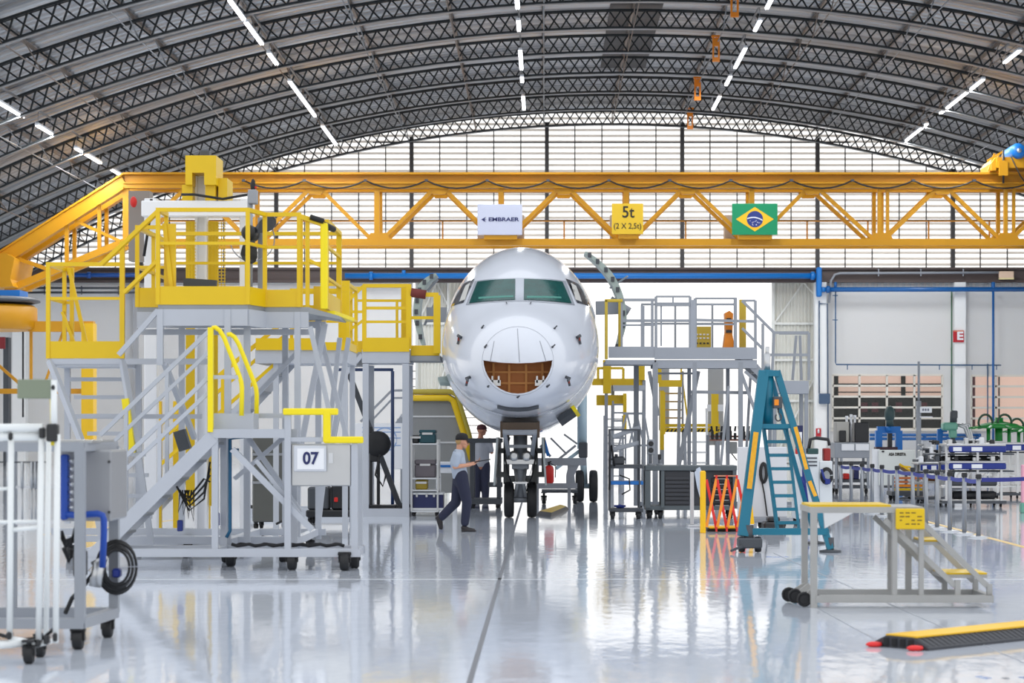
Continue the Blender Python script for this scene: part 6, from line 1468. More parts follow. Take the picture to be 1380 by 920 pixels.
YW2 = 38.2
wc = thing('white_cabinet', 'tall white equipment cabinet with a coiled hose beside the teal jack', 'cabinet', (PX(1096, YW2), YW2, 0))
b = MB(); b.cbox(PX(1072, YW2), PX(1104, YW2), YW2, YW2 + .6, .12, PZ(612, YW2), .012); b.build('cabinet_body', mat('cabinet white', rgb(224, 229, 232), .4, var=.03), wc)
b = MB(); b.cbox(PX(1104.5, YW2), PX(1122, YW2), YW2 + .02, YW2 + .55, .12, PZ(621, YW2), .012); b.build('side_unit', mat('cabinet white', (0, 0, 0, 1)), wc)
b = MB(); b.cbox(PX(1074, YW2), PX(1082, YW2), YW2 - .02, YW2, .2, PZ(616, YW2), .006); b.build('cabinet_door', mat('cabinet white', (0, 0, 0, 1)), wc)
for y in (617, 622, 627): b = MB(); b.box(PX(1084, YW2), PX(1101, YW2), YW2 - .012, YW2, PZ(y, YW2) - .012, PZ(y, YW2) + .012); b.build('vent_slot', DGR, wc)
b = MB()
for k in range(4): b.path([P(1114 + (8 - k * .8) * cos(t), 641 + (11 - k) * sin(t), YW2 - .03 - .012 * k) for t in [x * .36 for x in range(18)]], .012, 6)
b.build('hose_coil', BLK, wc)
b = MB(); b.path([P(1107, 632, YW2 - .08), P(1111, 645, YW2 - .08), P(1118, 648, YW2 - .08)], .022, 6); b.cbox(PX(1111, YW2), PX(1118, YW2), YW2 - .1, YW2 - .04, PZ(652, YW2), PZ(645, YW2), .01); b.build('blue_connector', DBL, wc)
for x in (1076, 1100, 1118): caster(wc, PX(x, YW2), YW2 + .1, .05, top=.121)
for x in (1076, 1118): caster(wc, PX(x, YW2), YW2 + .48, .05, top=.121)
b = MB(); b.path([P(1082, 605, YW2 - .1), P(1083, 640, YW2 - .12), P(1087, 670, YW2 - .12), P(1090, 692, YW2 - .12)], .025, 8); b.path([P(1081, 642, YW2 - .1), P(1084, 655, YW2 - .13), P(1087, 645, YW2 - .12)], .03, 6); b.build('blue_hose', DBL, wc)
zt = PZ(612, YW2)
gb = thing('tool_caddy', 'dark tool caddy with a red can on top of the white cabinet', 'caddy', (PX(1095, YW2), YW2 + .3, zt))
b = MB(); b.cbox(PX(1090, YW2), PX(1104, YW2), YW2 + .1, YW2 + .4, zt + .001, zt + .1, .01); b.build('caddy_tray', mat('dark green tray', rgb(40, 76, 76), .5), gb)
b = MB(); b.path([P(1089, 610, YW2 + .2), P(1092, 592, YW2 + .2), P(1100, 590, YW2 + .2), P(1116, 592, YW2 + .2), P(1118, 600, YW2 + .2)], .03, 6); b.build('caddy_handle', BKM, gb)
b = MB(); b.cbox(PX(1112, YW2), PX(1121, YW2), YW2 + .15, YW2 + .4, PZ(621, YW2) + .001, PZ(604, YW2), .015); b.build('red_can', mat('dark red can', rgb(150, 40, 36), .5), gb)
st = MB(); zz = PZ(612, YW2); st.cbox(PX(1075, YW2), PX(1085, YW2), YW2 + .3, YW2 + .36, zz + .001, PZ(573, YW2), .01); st.m(1); st.cbox(PX(1076.5, YW2), PX(1083.5, YW2), YW2 + .29, YW2 + .3, zz + .1, PZ(582, YW2), .004); st.m(2); st.cbox(PX(1074, YW2), PX(1078, YW2), YW2 + .2, YW2 + .29, zz + .001, zz + .1, .01)
one(st, 'display_stand', [NVY, WHT, RED], 'blue framed display stand on the white cabinet near the jack leg', 'display')
# ---------------------------------------------------------------- carts, machines and racks by the right wall
YM2 = 56.0
mc = thing('machine_cart', 'grey cart carrying a dark machine in front of the office window', 'cart', (PX(1150, YM2), YM2, 0))
b = MB(); b.cbox(PX(1125, YM2), PX(1172, YM2), YM2, YM2 + .9, PZ(617, YM2), PZ(596, YM2), .01); b.build('cart_top', MGR, mc)
for x0, x1 in ((1134, 1151), (1153, 1171)): b = MB(); b.cbox(PX(x0, YM2), PX(x1, YM2), YM2 - .03, YM2, PZ(607, YM2), PZ(598, YM2), .006); b.build('white_label', WHT, mc)
each(mc, 'post', MGR, [((PX(x, YM2), YM2 + q, .15), (PX(x, YM2), YM2 + q, PZ(617, YM2)), .06) for x in (1127, 1134, 1170) for q in (.03, .85)])
b = MB(); b.box(PX(1125, YM2), PX(1172, YM2), YM2, YM2 + .9, .15, .22); b.box(PX(1126, YM2), PX(1172, YM2), YM2 + .1, YM2 + .8, PZ(626, YM2), PZ(622, YM2)); b.box(PX(1126, YM2), PX(1172, YM2), YM2 + .1, YM2 + .8, PZ(650, YM2), PZ(646, YM2)); b.build('shelf', DGR, mc)
for x in (1128, 1168): caster(mc, PX(x, YM2), YM2 + .1, .06, top=.151); caster(mc, PX(x, YM2), YM2 + .8, .06, top=.151)
zt = PZ(596, YM2)
mm = thing('test_machine', 'black box machine with white posts on top of the grey cart', 'machine', (PX(1150, YM2), YM2 + .4, zt))
b = MB(); b.cbox(PX(1153, YM2), PX(1172, YM2), YM2 + .1, YM2 + .8, zt + .001, PZ(569, YM2), .02); b.build('machine_body', BKM, mm)
b = MB(); b.cbox(PX(1128, YM2), PX(1146, YM2), YM2 + .2, YM2 + .7, zt + .001, PZ(568, YM2), .02); b.build('beige_box', mat('stone box', rgb(176, 174, 168), .5), mm)
b = MB(); b.cbox(PX(1132, YM2), PX(1141, YM2), YM2 + .1, YM2 + .2, zt + .02, PZ(580, YM2), .015); b.build('side_motor', BKM, mm)
for x, y in ((1144, 560), (1150, 558), (1155, 559), (1147, 568)): b = MB(); b.tube((PX(x, YM2), YM2 + .4, zt), (PX(x, YM2), YM2 + .4, PZ(y, YM2)), .03, 8); b.cbox(PX(x - 1.5, YM2), PX(x + 1.5, YM2), YM2 + .3, YM2 + .5, PZ(y + 4, YM2), PZ(y, YM2), .01); b.build('spindle', DGR if x == 1147 else WHT, mm)
for i, (x0, x1, y0, y1, m_, nm_, lab) in enumerate(((1138, 1146, 646, 638, RED, 'red_bin', 'small red bin on the lower shelf of the machine cart'), (1152, 1159, 646, 628, NVY, 'blue_bin', 'tall dark blue bin on the lower shelf of the machine cart'), (1163, 1170, 646, 637, ALU, 'metal_bin', 'small grey bin on the lower shelf of the machine cart'))):
    b = MB(); b.cbox(PX(x0, YM2), PX(x1, YM2), YM2 + .15, YM2 + .6, PZ(y0, YM2) + .001, PZ(y1, YM2), .02); b.box(PX(x0, YM2) - .02, PX(x1, YM2) + .02, YM2 + .13, YM2 + .62, PZ(y1, YM2) - .06, PZ(y1, YM2) - .03); one(b, nm_, m_, lab, 'bin')
# lettered white board
YBd = 54.0
bo_ = thing('white_board', 'white lettered board on legs behind the belt posts', 'board', (PX(1208, YBd), YBd, 0))
b = MB(); a, c = P(1184, 654, YBd), P(1233, 606, YBd); b.cbox(a.x, c.x, YBd - .03, YBd + .03, a.z, c.z, .01); bp_ = b.build('board_panel', mat('board white', rgb(226, 230, 226), .4), bo_)
b = MB(); b.box(PX(1176, YBd), PX(1186, YBd), YBd + .05, YBd + .1, PZ(672, YBd), PZ(605, YBd)); b.build('back_panel', WHT, bo_)
text_mesh('ASA DIREITA', .1, 'board_lettering', INK, bp_, (PX(1209, YBd), YBd - .035, PZ(612, YBd)), width=.42, bold=.004)
each(bo_, 'leg', MGR, [((PX(x, YBd), YBd, 0), (PX(x, YBd), YBd, PZ(654, YBd)), .05) for x in (1187, 1230)])
b = MB(); b.box(PX(1186, YBd), PX(1231, YBd), YBd - .04, YBd + .04, PZ(657, YBd), PZ(654, YBd)); b.build('ledge', DGR, bo_)
b = MB(); b.tube(P(1190, 607, YBd - .04), P(1190, 609, YBd - .04), .03, 8); b.build('magnet', BKM, bo_)
# blue portal press
YPp = 66.0
pr = thing('blue_press', 'bright blue portal press with a black column before the office window', 'press', (PX(1198, YPp), YPp, 0))
b = MB(); b.bar(P(1184, 580, YPp), Vector((PX(1184, YPp), YPp, 0)), .2); b.build('upright', BLU, pr)
b = MB(); b.bar(P(1211, 580, YPp), Vector((PX(1211, YPp), YPp, 0)), .2); b.build('upright', BLU, pr)
b = MB(); b.bar(P(1182, 579, YPp), P(1213, 579, YPp), .2); b.tube(P(1194, 578, YPp - .15), P(1202, 578, YPp - .15), .08, 10); b.build('cross_head', BLU, pr)
b = MB(); b.cbox(PX(1196, YPp), PX(1202, YPp), YPp - .1, YPp + .1, PZ(604, YPp), PZ(576, YPp), .02); b.build('press_column', BKM, pr)
b = MB(); b.cbox(PX(1179, YPp), PX(1208, YPp), YPp - .25, YPp + .2, PZ(607, YPp), PZ(602, YPp), .01); b.build('press_table', mat('dark plum', rgb(60, 36, 46), .5), pr)
b = MB(); b.tube(P(1199, 576, YPp), P(1199, 560, YPp), .11, 12); b.ball(P(1199, 558, YPp), .16, 12, (1, 1, 1.6)); b.build('press_motor', mat('dark teal motor', rgb(54, 78, 80), .5), pr)
# pillar drill
YD2 = 62.0
dr_ = thing('pillar_drill', 'sea green pillar drill with a dark motor near the window corner', 'drill', (PX(1286, YD2), YD2, 0))
b = MB(); b.cbox(PX(1270, YD2), PX(1290, YD2), YD2 - .15, YD2 + .3, PZ(580, YD2), PZ(569, YD2), .05); b.cbox(PX(1279, YD2), PX(1289, YD2), YD2 - .1, YD2 + .1, PZ(590, YD2), PZ(579, YD2), .03); b.build('drill_head', SGR, dr_)
b = MB(); b.tube(P(1285, 569, YD2), P(1285, 556, YD2), .1, 12); b.cbox(PX(1281, YD2), PX(1290, YD2), YD2 - .1, YD2 + .1, PZ(564, YD2), PZ(553, YD2), .03); b.build('drill_motor', DGR, dr_)
b = MB(); b.tube((PX(1284, YD2), YD2 + .15, 0), P(1284, 585, YD2 + .15), .07, 12); b.tube(P(1284, 590, YD2 - .02), P(1284, 598, YD2 - .02), .05, 10, r2=.12); b.cbox(PX(1276, YD2), PX(1293, YD2), YD2 - .3, YD2 + .25, PZ(606, YD2), PZ(603, YD2), .01); b.lathe([(.3, 0), (.3, .06), (.1, .09)], (PX(1284, YD2), YD2 + .1, 0), 'z', 16); b.build('pillar', DGR, dr_)
b = MB()
for k in range(3): b.path([P(1290 + k * 3, 572, YD2), P(1300 + k * 3, 576 - k * 2, YD2), P(1306 + k * 2, 592, YD2), P(1304, 606, YD2)], .045, 7)
b.build('flexible_hose', STL, dr_)
b = MB(); b.bar(P(1267, 578, YD2 + .5), Vector((PX(1267, YD2), YD2 + .5, 0)), .15); b.bar(P(1267, 579, YD2 + .5), P(1276, 579, YD2 + .5), .12); b.build('blue_bracket', BLU, dr_)
# green fan-shaped fixtures on top of the far rack
GF = [(1346, 576, .9, 'large green ribbed fixture on the far rack before the pink window'), (1384, 581, .75, 'smaller dark green fixture cut by the picture edge on the far rack')]
YG_ = 58.0
for px, py, k, lab in GF:
    g = thing('green_fixture', lab, 'fixture', (PX(px, YG_), YG_, PZ(600, YG_)))
    c = P(px, py, YG_); YG_ = 60.4
    b = MB(); b.lathe([(.62 * k, -.02), (.66 * k, .03), (.5 * k, .1), (.12, .16), (.1, .26)], c, 'z', 22); b.build('green_dome', GRN, g)
    b = MB(); b.tube(c + Vector((0, 0, -.35)), c, .1, 12); b.tube(c + Vector((-.3 * k, 0, -.45)), c + Vector((-.3 * k, 0, 0)), .05, 8); b.tube(c + Vector((.3 * k, 0, -.45)), c + Vector((.3 * k, 0, 0)), .05, 8); b.build('green_stem', GRN, g)
    for t in range(9):
        a = 2 * pi * t / 9; b = MB(); b.bar(c + Vector((.5 * k * cos(a), .5 * k * sin(a), .06)), c + Vector((.86 * k * cos(a), .86 * k * sin(a), -.02)), .09, .04); b.build('green_arm', GRN, g)
    for q in (-.45, 0.1):
        b = MB(); b.path([c + Vector((q * k + .18 * cos(t), -.3, .12 + .22 * sin(t))) for t in [x * .35 for x in range(-1, 11)]], .03, 6); b.build('hoop', mat('dark green hoop', rgb(30, 66, 44), .5), g)
# racks with blue and white bumpers
def bumper_rack(Yr, xa, xb, ys, label, post_xs, zbase=.1, shelves=()):
    t = thing('wing_rack', label, 'rack', (PX((xa + xb) / 2, Yr), Yr + .5, 0))
    for y in ys:
        b = MB(); a, c = P(xa, y + 4, Yr), P(xb, y - 4, Yr); b.cbox(a.x, c.x, Yr - .1, Yr, a.z, c.z, .02); bo2 = b.build('blue_bumper', DBL, t)
        for u0, u1 in ((.07, .22), (.39, .58)): b = MB(); b.cbox(a.x + (c.x - a.x) * u0, a.x + (c.x - a.x) * u1, Yr - .105, Yr - .09, a.z + .02, c.z - .02, .003); b.build('white_band', WHT, bo2)
        b = MB(); b.cbox(a.x - .05, c.x, Yr - .05, Yr + .9, c.z + .0, c.z + .05, .01); b.build('tray_edge', STL, t)
        b = MB(); b.cbox(a.x - .4, c.x + .2, Yr + .05, Yr + .85, a.z - .06, a.z - .03, .01); b.build('tray', DGR, t)
    ztop = PZ(ys[0] - 5, Yr)
    each(t, 'post', STL, [((PX(x, Yr), Yr + q, zbase), (PX(x, Yr), Yr + q, ztop), .05) for x in post_xs for q in (.05, .85)])
    for y in shelves:
        b = MB(); b.box(PX(xa - 8, Yr), PX(xb + 2, Yr), Yr + .05, Yr + .85, PZ(y, Yr) - .02, PZ(y, Yr) + .02); b.build('wire_shelf', STL, t)
    b = MB(); b.box(PX(xa - 8, Yr), PX(xb + 2, Yr), Yr + .02, Yr + .9, zbase - .02, zbase + .04); b.build('base_frame', DGR, t)
    for x in post_xs: caster(t, PX(x, Yr), Yr + .1, .032, top=zbase - .018); 
    for x in post_xs: caster(t, PX(x, Yr), Yr + .8, .032, top=zbase - .018)
    return t
YRk = 47.0
rkA = bumper_rack(YRk, 1278, 1355, (605, 628), 'steel rack with two blue and white banded bumpers facing the camera', (1276, 1318, 1350), shelves=(656, 675))
rkB = bumper_rack(49.5, 1240, 1276, (630,), 'lower rack with one plain blue bumper left of the banded rack', (1246, 1270), shelves=(650, 672))
rkC = bumper_rack(52.5, 1340, 1400, (603,), 'rack with a blue bumper half hidden behind the banded rack', (1345, 1372), shelves=(640, 655))
rn = random.Random(11)
for t_, Yr, xa, xb, ytop in ((rkA, YRk, 1256, 1358, 601), (rkA, YRk, 1256, 1358, 624), (rkB, 49.5, 1236, 1280, 626)):
    for i in range(9 if xb - xa > 60 else 4):
        x = rn.uniform(xa, xb); y_ = rn.choice((.12, .45, .78)); h_ = rn.uniform(.05, .13); z0 = PZ(ytop, Yr) + .052
        b = MB(); c = P(x, 0, Yr + y_); b.cbox(c.x - .05, c.x + .05, c.y - .05, c.y + .05, z0 - .02, z0 + h_, .012); b.tube((c.x, c.y, z0 + h_ * .6), (c.x + rn.choice((-.12, .12)), c.y - .05, z0 + h_ * .6), .018, 8); b.build('clamp', rn.choice((BKM, DGR, WHT, STL, BKM)), t_)
for x0, x1, y0 in ((1283, 1312, 654.5), (1318, 1346, 654.0)):
    b = MB(); b.cbox(PX(x0, YRk), PX(x1, YRk), YRk + .15, YRk + .7, PZ(656, YRk) + .021, PZ(649, YRk) + .02, .02); b.build('parts_tray', DGR, rkA)
for x in (1290, 1304, 1326, 1340): b = MB(); b.bar(P(x, 641, YRk + .2), P(x + 6, 634, YRk + .2), .03); b.bar(P(x, 641, YRk + .2), P(x + 1, 656, YRk + .2), .03); b.build('rack_strut', STL, rkA)

# parts lying in the racks: pipes and wrapped profiles
k = 0
for (Yr, dy, xa, xb, zz, m_, r_, lab) in ((YRk, .3, 1270, 1345, PZ(624, YRk) + .05, BKM, .05, 'long black tube lying between the two banded bumpers'), (YRk, .6, 1262, 1336, PZ(624, YRk) + .05, STL, .035, 'thin shiny tube resting behind the black tube in the rack'),
                                     (YRk, .35, 1284, 1340, PZ(675, YRk) + .02, BKM, .09, 'thick black roll on the low wire shelf of the banded rack'), (49.5, .4, 1250, 1268, PZ(650, 49.5) + .02, BRN, .06, 'brown wrapped roll on the lower rack shelf')):
    b = MB(); a, c = P(xa, 0, Yr + dy), P(xb, 0, Yr + dy); a.z = c.z = zz + r_ + .006; b.tube(a, c, r_, 12); b.tube(a - Vector((.03, 0, 0)), a, r_ * .7, 12); b.tube(c, c + Vector((.03, 0, 0)), r_ * .7, 12)
    one(b, 'stored_tube', m_, lab, 'tube')
# orange parts trolley behind the belt posts
YO = 51.0
ot = thing('orange_parts_trolley', 'trolley loaded with orange-brown profiles behind the belt posts', 'trolley', (PX(1226, YO), YO, 0))
b = MB(); b.cbox(PX(1202, YO), PX(1246, YO), YO, YO + .8, PZ(668, YO), PZ(662, YO), .01); b.build('deck', DGR, ot)
for y, m_ in ((659, YEL), (654, ORG), (649, mat('copper profile', rgb(196, 110, 60), .5)), (644, mat('copper profile', (0, 0, 0, 1)))):
    b = MB(); b.bar(P(1204, y, YO + .2), P(1246, y, YO + .2), .3, .05); b.build('profile', m_, ot)
each(ot, 'post', MGR, [((PX(x, YO), YO + q, .16), (PX(x, YO), YO + q, PZ(640, YO)), .05) for x in (1204, 1245) for q in (.05, .7)])
for x in (1206, 1243): caster(ot, PX(x, YO), YO + .1, .06, top=.166 if False else PZ(668, YO) + .001); caster(ot, PX(x, YO), YO + .65, .06, top=PZ(668, YO) + .001)
sp = thing('angle_fixture', 'brown and yellow angled fixture leaning on the white board', 'fixture', (PX(1221, 52.6), 52.6, PZ(640, 52.6)))
b = MB(); b.bar(P(1212, 627, 52.6), P(1227, 639, 52.6), .25, .09); b.build('fixture_block', mat('umber block', rgb(110, 80, 40), .6), sp)
b = MB(); b.bar(P(1212, 625, 51.4), P(1232, 637, 51.4), .08, .04); b.path([P(1214, 628, 51.4), P(1226, 629, 51.4), P(1232, 637, 51.4)], .025, 6); b.build('fixture_arm', YEL, sp)
b = MB(); b.bar(P(1221, 637, 52.6), Vector((PX(1221, 52.6), 52.6, 0)), .06); b.lathe([(.2, 0), (.2, .03), (.05, .05)], (PX(1221, 52.6), 52.6, 0), 'z', 12); b.build('fixture_stand', DGR, sp)
# tall thin post with a white notice
YN2 = 60.0
np_ = thing('notice_post', 'tall grey post with a small white notice before the dark window', 'post', (PX(1239, YN2), YN2, 0))
b = MB(); b.tube((PX(1238, YN2), YN2, 0), P(1238, 540, YN2), .07, 10); b.tube(P(1238, 545, YN2), P(1238, 487, YN2), .03, 8); b.lathe([(.3, 0), (.3, .03), (.08, .05)], (PX(1238, YN2), YN2, 0), 'z', 14); b.build('post', MGR, np_)
b = MB(); b.cbox(PX(1239, YN2), PX(1255, YN2), YN2 - .1, YN2 - .06, PZ(556, YN2), PZ(548, YN2), .006); b.box(PX(1239, YN2), PX(1256, YN2), YN2 - .1, YN2 - .06, PZ(562.5, YN2), PZ(561, YN2)); b.build('notice', WHT, np_)
b = MB()
for i in range(3): b.box(PX(1242 + i * 3.4, YN2), PX(1244.4 + i * 3.4, YN2), YN2 - .105, YN2 - .1, PZ(553.5, YN2), PZ(550.5, YN2))
b.build('notice_mark', mat('grey ink', rgb(120, 124, 140), .6), np_)
# clamps and small machines crowding the bench behind the bumper rack
YCb = 53.0
cbn = thing('clamp_bench', 'low bench of silver clamps left of the banded bumper rack', 'bench', (PX(1252, YCb), YCb, 0))
b = MB(); b.cbox(PX(1236, YCb), PX(1275, YCb), YCb, YCb + .7, PZ(624, YCb), PZ(619, YCb), .01); b.build('bench_top', DGR, cbn)
each(cbn, 'leg', MGR, [((PX(x, YCb), YCb + q, 0), (PX(x, YCb), YCb + q, PZ(624, YCb)), .07) for x in (1239, 1272) for q in (.05, .6)])
for i, x in enumerate((1240, 1247, 1254, 1261, 1268)):
    h_ = (598, 604, 594, 606, 600)[i]; b = MB(); b.cbox(PX(x, YCb), PX(x + 5, YCb), YCb + .1, YCb + .4, PZ(619, YCb), PZ(h_ + 8, YCb), .02); b.tube(P(x + 2.5, h_ + 9, YCb + .25), P(x + 2.5, h_, YCb + .25), .05, 8); b.cbox(PX(x - 1, YCb), PX(x + 6, YCb), YCb + .15, YCb + .3, PZ(h_ + 3, YCb), PZ(h_, YCb), .02); b.build('clamp', (STL, DGR, WHT, BKM, MGR)[i], cbn)
# pink upright at the picture edge
pk = MB(); Yk = 44.0; pk.cbox(PX(1376.5, Yk), PX(1384, Yk), Yk - .06, Yk + .06, .2, PZ(626, Yk), .01); pk.m(1).cbox(PX(1375, Yk), PX(1386, Yk), Yk - .1, Yk + .1, 0, .2, .02)
one(pk, 'end_post', [mat('pink post', rgb(238, 170, 190), .5), SGR], 'pink upright on a green foot at the picture edge', 'post')

# ---------------------------------------------------------------- belt posts
posts = [(1318.6, 724), (1299.6, 719.5), (1280, 716), (1263, 712), (1248, 708), (1230, 703), (1209, 698), (1188.5, 695), (1175.5, 692), (1161.5, 689), (1147, 686), (1132.5, 684)]
proto = None; prev = None; pos = []
for i, (px, py) in enumerate(posts):
    Y = 5100.0 / (py - HY); pos.append(Vector((PX(px, Y), Y, 0)))
p0 = pos[0]
pt0 = thing('belt_post', 'steel belt post at the near end of the row, first beside the aisle', 'barrier post', p0, 'steel belt posts')
b = MB(); b.tube(p0 + Vector((0, 0, .03)), p0 + Vector((0, 0, .94)), .036, 16); b.build('tube', mat('post steel', rgb(150, 154, 160), .35, .8), pt0)
b = MB(); b.lathe([(.17, 0), (.17, .012), (.14, .022), (.05, .03)], p0, 'z', 24); b.build('base', ALU, pt0)
b = MB(); b.cbox(p0.x - .042, p0.x + .042, p0.y - .042, p0.y + .042, .9, .975, .012); b.build('belt_head', BKM, pt0)
for i in range(1, len(pos)): copy_tree(pt0, pos[i], '%s steel belt post from the near end of the row' % ordn(i))
BLT = mat('violet blue belt', rgb(74, 82, 158), .7); NVB = mat('deep belt blue', rgb(24, 36, 128), .7)
def belt(a, b, label, m, z=.9):
    n = 8; q = MB(); v = []
    for i in range(n + 1):
        c = a.lerp(b, i / n); s_ = .018 * 4 * (i / n) * (1 - i / n)
        for e in (0, .004):
            for zz in (z - s_ - .065, z - s_): v.append((c.x, c.y + e, zz))
    f = []
    for i in range(n):
        k_ = i * 4; f += [(k_, k_ + 4, k_ + 5, k_ + 1), (k_ + 2, k_ + 3, k_ + 7, k_ + 6), (k_, k_ + 2, k_ + 6, k_ + 4), (k_ + 1, k_ + 5, k_ + 7, k_ + 3)]
    q.add(v, f + [(0, 1, 3, 2), (n * 4, n * 4 + 2, n * 4 + 3, n * 4 + 1)]); return one(q, 'barrier_belt', m, label, 'belt', 'belts between the steel posts')
for i in range(len(pos) - 1):
    d_ = (pos[i + 1] - pos[i]).normalized() * .045
    belt(pos[i] + d_, pos[i + 1] - d_, 'blue belt strung between the %s and %s steel posts of the row' % (ordn(i), ordn(i + 1)), BLT)
belt(pos[0] + Vector((.045, 0, 0)), P(1420, 0, 36.5) * 0 + Vector((PX(1420, 36.5), 36.5, 0)), 'deep blue belt leading from the near post out of the picture', NVB, .92)
# ================================================================ people
def capsule(mb, a, b, ra, rb, n=14):
    mb.tube(a, b, ra, n, rb); mb.ball(a, ra, n); mb.ball(b, rb, n)
def chain(mb, pts):
    for (a, ra), (b, rb) in zip(pts[:-1], pts[1:]): capsule(mb, Vector(a), Vector(b), ra, rb)
def fuse(mb, name, m, parent, voxel=.008, smooth=4):
    """melts overlapping solids into one continuous skin"""
    o = mb.build(name, m, parent)
    r = o.modifiers.new('r', 'REMESH'); r.mode = 'VOXEL'; r.voxel_size = voxel
    if smooth: s = o.modifiers.new('s', 'SMOOTH'); s.factor = .5; s.iterations = smooth
    dg = bpy.context.evaluated_depsgraph_get(); me = bpy.data.meshes.new_from_object(o.evaluated_get(dg)); o.modifiers.clear()
    o.data = me; me.materials.clear(); me.materials.append(m)
    for p in me.polygons: p.use_smooth = True
    return o
def hand(mb, w, d, up, side, curl=.5, s=1.0):
    """palm, four unequal bent fingers and a thumb; w wrist, d pointing direction, up back-of-hand direction, side thumb direction"""
    w, d, up, side = Vector(w), Vector(d).normalized(), Vector(up).normalized(), Vector(side).normalized()
    pc = w + d * .045 * s
    for k in (-.028, -.009, .01, .028): capsule(mb, w + side * k * .6 * s, w + d * .085 * s + side * k * s, .017 * s, .014 * s, 10)
    for k, L in ((-.03, .062), (-.011, .074), (.009, .08), (.029, .07)):
        a = w + d * .085 * s + side * k * s; b = a + (d * cos(curl * .6) - up * sin(curl * .6)) * L * .5 * s; c = b + (d * cos(curl * 1.6) - up * sin(curl * 1.6)) * L * .5 * s
        chain(mb, [(a, .0098 * s), (b, .009 * s), (c, .0078 * s)])
    a = w + d * .03 * s + side * .03 * s; b = a + (side * .8 + d * .6 - up * .3).normalized() * .036 * s; c = b + (side * .2 + d * 1.0 - up * .4).normalized() * .032 * s
    chain(mb, [(a, .013 * s), (b, .011 * s), (c, .009 * s)])
def head(mb, c, f, r=.098, tilt=0.0):
    """head with chin, nose, brow and ears; c centre, f facing direction"""
    f = Vector(f).normalized(); up = Vector((0, 0, 1)); s = up.cross(f)
    def q(a, b, e): return Vector(c) + f * a * r + s * b * r + up * e * r
    mb.ball(q(-.1, 0, .25), r * .98, 20, (1, 1, 1.0)); mb.ball(q(.12, 0, .1), r * .82, 16)
    capsule(mb, q(.42, .18, -.62), q(.42, -.18, -.62), r * .42, r * .42); capsule(mb, q(.5, 0, -.82), q(.35, 0, -.5), r * .3, r * .5)
    capsule(mb, q(.86, 0, .12), q(1.08, 0, -.2), r * .11, r * .17)                # nose
    capsule(mb, q(.72, .32, .22), q(.72, -.32, .22), r * .22, r * .22)           # brow
    capsule(mb, q(.78, .14, -.52), q(.78, -.14, -.52), r * .14, r * .14)         # lips
    for e in (-1, 1): capsule(mb, q(-.05, e * .93, .15), q(-.02, e * .9, -.2), r * .16, r * .11); mb.ball(q(.55, e * .42, -.15), r * .34, 10)
    return q
def face_details(q, r, parent):
    eye = MB()
    for e in (-1, 1): eye = MB(); eye.ball(q(.86, e * .33, .04), r * .11, 8); eye.build('eye', mat('eye', rgb(40, 30, 26), .3), parent)
    mo = MB(); mo.bar(q(.93, .2, -.53), q(.93, -.2, -.53), .008, .008); mo.build('mouth', mat('lips', rgb(170, 92, 84), .5), parent)
    for e in (-1, 1): b = MB(); b.bar(q(.9, e * .2, .26), q(.84, e * .5, .28), .01, .012); b.build('eyebrow', mat('brow hair', rgb(90, 64, 40), .7), parent)
SHG = mat('grey polo cloth', rgb(168, 180, 198), .85, var=.06, scale=14, bump=.1); TRN = mat('navy trouser cloth', rgb(40, 44, 66), .85, var=.1, scale=12, bump=.1)
SHOE = mat('dark shoe leather', rgb(34, 30, 34), .5); CAPM = mat('black cap cloth', rgb(26, 26, 30), .8); HAIR = mat('blonde hair', rgb(176, 142, 92), .6, var=.2, scale=30)
# ---- woman walking to the right, looking down at a tablet
YP1 = 36.2
def U(px, py, dy=0.0): v = P(px, py, YP1); v.y += dy; return v
wm_ = thing('person', 'person in black cap, grey polo and navy trousers walking with a tablet', 'person', (PX(616, YP1), YP1, 0))
b = MB(); f = Vector((1, 0, -.28)).normalized()
hc_ = U(623, 594.5)
qh = head(b, hc_, (1, 0, -.3), .094)
capsule(b, U(619.5, 600), U(618.5, 611), .05, .055)
chain(b, [(U(618, 613), .1), (U(617, 622), .115), (U(619, 634), .105), (U(620, 643), .12)])
for e in (-1, 1): capsule(b, U(618, 613.5, e * .06), U(617.5, 614.5, e * .155), .06, .058)
arms = []
for e, sh, el, wr in ((-1, (617.5, 614.5), (613.5, 628.5), (634, 626)), (1, (618.5, 614.5), (619, 629), (638, 624))):
    S_, E_, W_2 = U(*sh, e * .165), U(*el, e * .2), U(*wr, e * .1)
    chain(b, [(S_, .052), (E_, .04), (W_2, .027)]); arms.append((S_, E_, W_2))
    d_ = (W_2 - E_).normalized(); hand(b, W_2, d_ + Vector((0, -e * .12, .1)), Vector((0, e * .5, -1)) if e > 0 else Vector((0, -.6, -.8)), Vector((0, -e, .25)), .75, .95)
legs = (((622, 645), (629.5, 676), (626.5, 706), -.085), ((619, 645), (614, 677), (593.5, 698), .085))
for (h, k, a, e) in legs: chain(b, [(U(*h, e), .085), (U(*k, e * .9), .055), (U(*a, e * .8), .036)])
body = fuse(b, 'body', SKIN, wm_, .007, 3)
face_details(qh, .094, body)
b = MB()
chain(b, [(U(618.5, 608.5), .062), (U(618, 612.5), .105), (U(617, 622), .13), (U(618.8, 634), .125), (U(620, 640), .13)])
for e in (-1, 1): chain(b, [(U(617.5, 622, e * .05), .11), (U(619, 640, e * .05), .115)]); capsule(b, U(618, 612.5, e * .07), U(617.5, 614, e * .15), .068, .068)
for S_, E_, W_2 in arms: capsule(b, S_, S_.lerp(E_, .78), .07, .062)
fuse(b, 'polo_shirt', SHG, wm_, .012, 5)
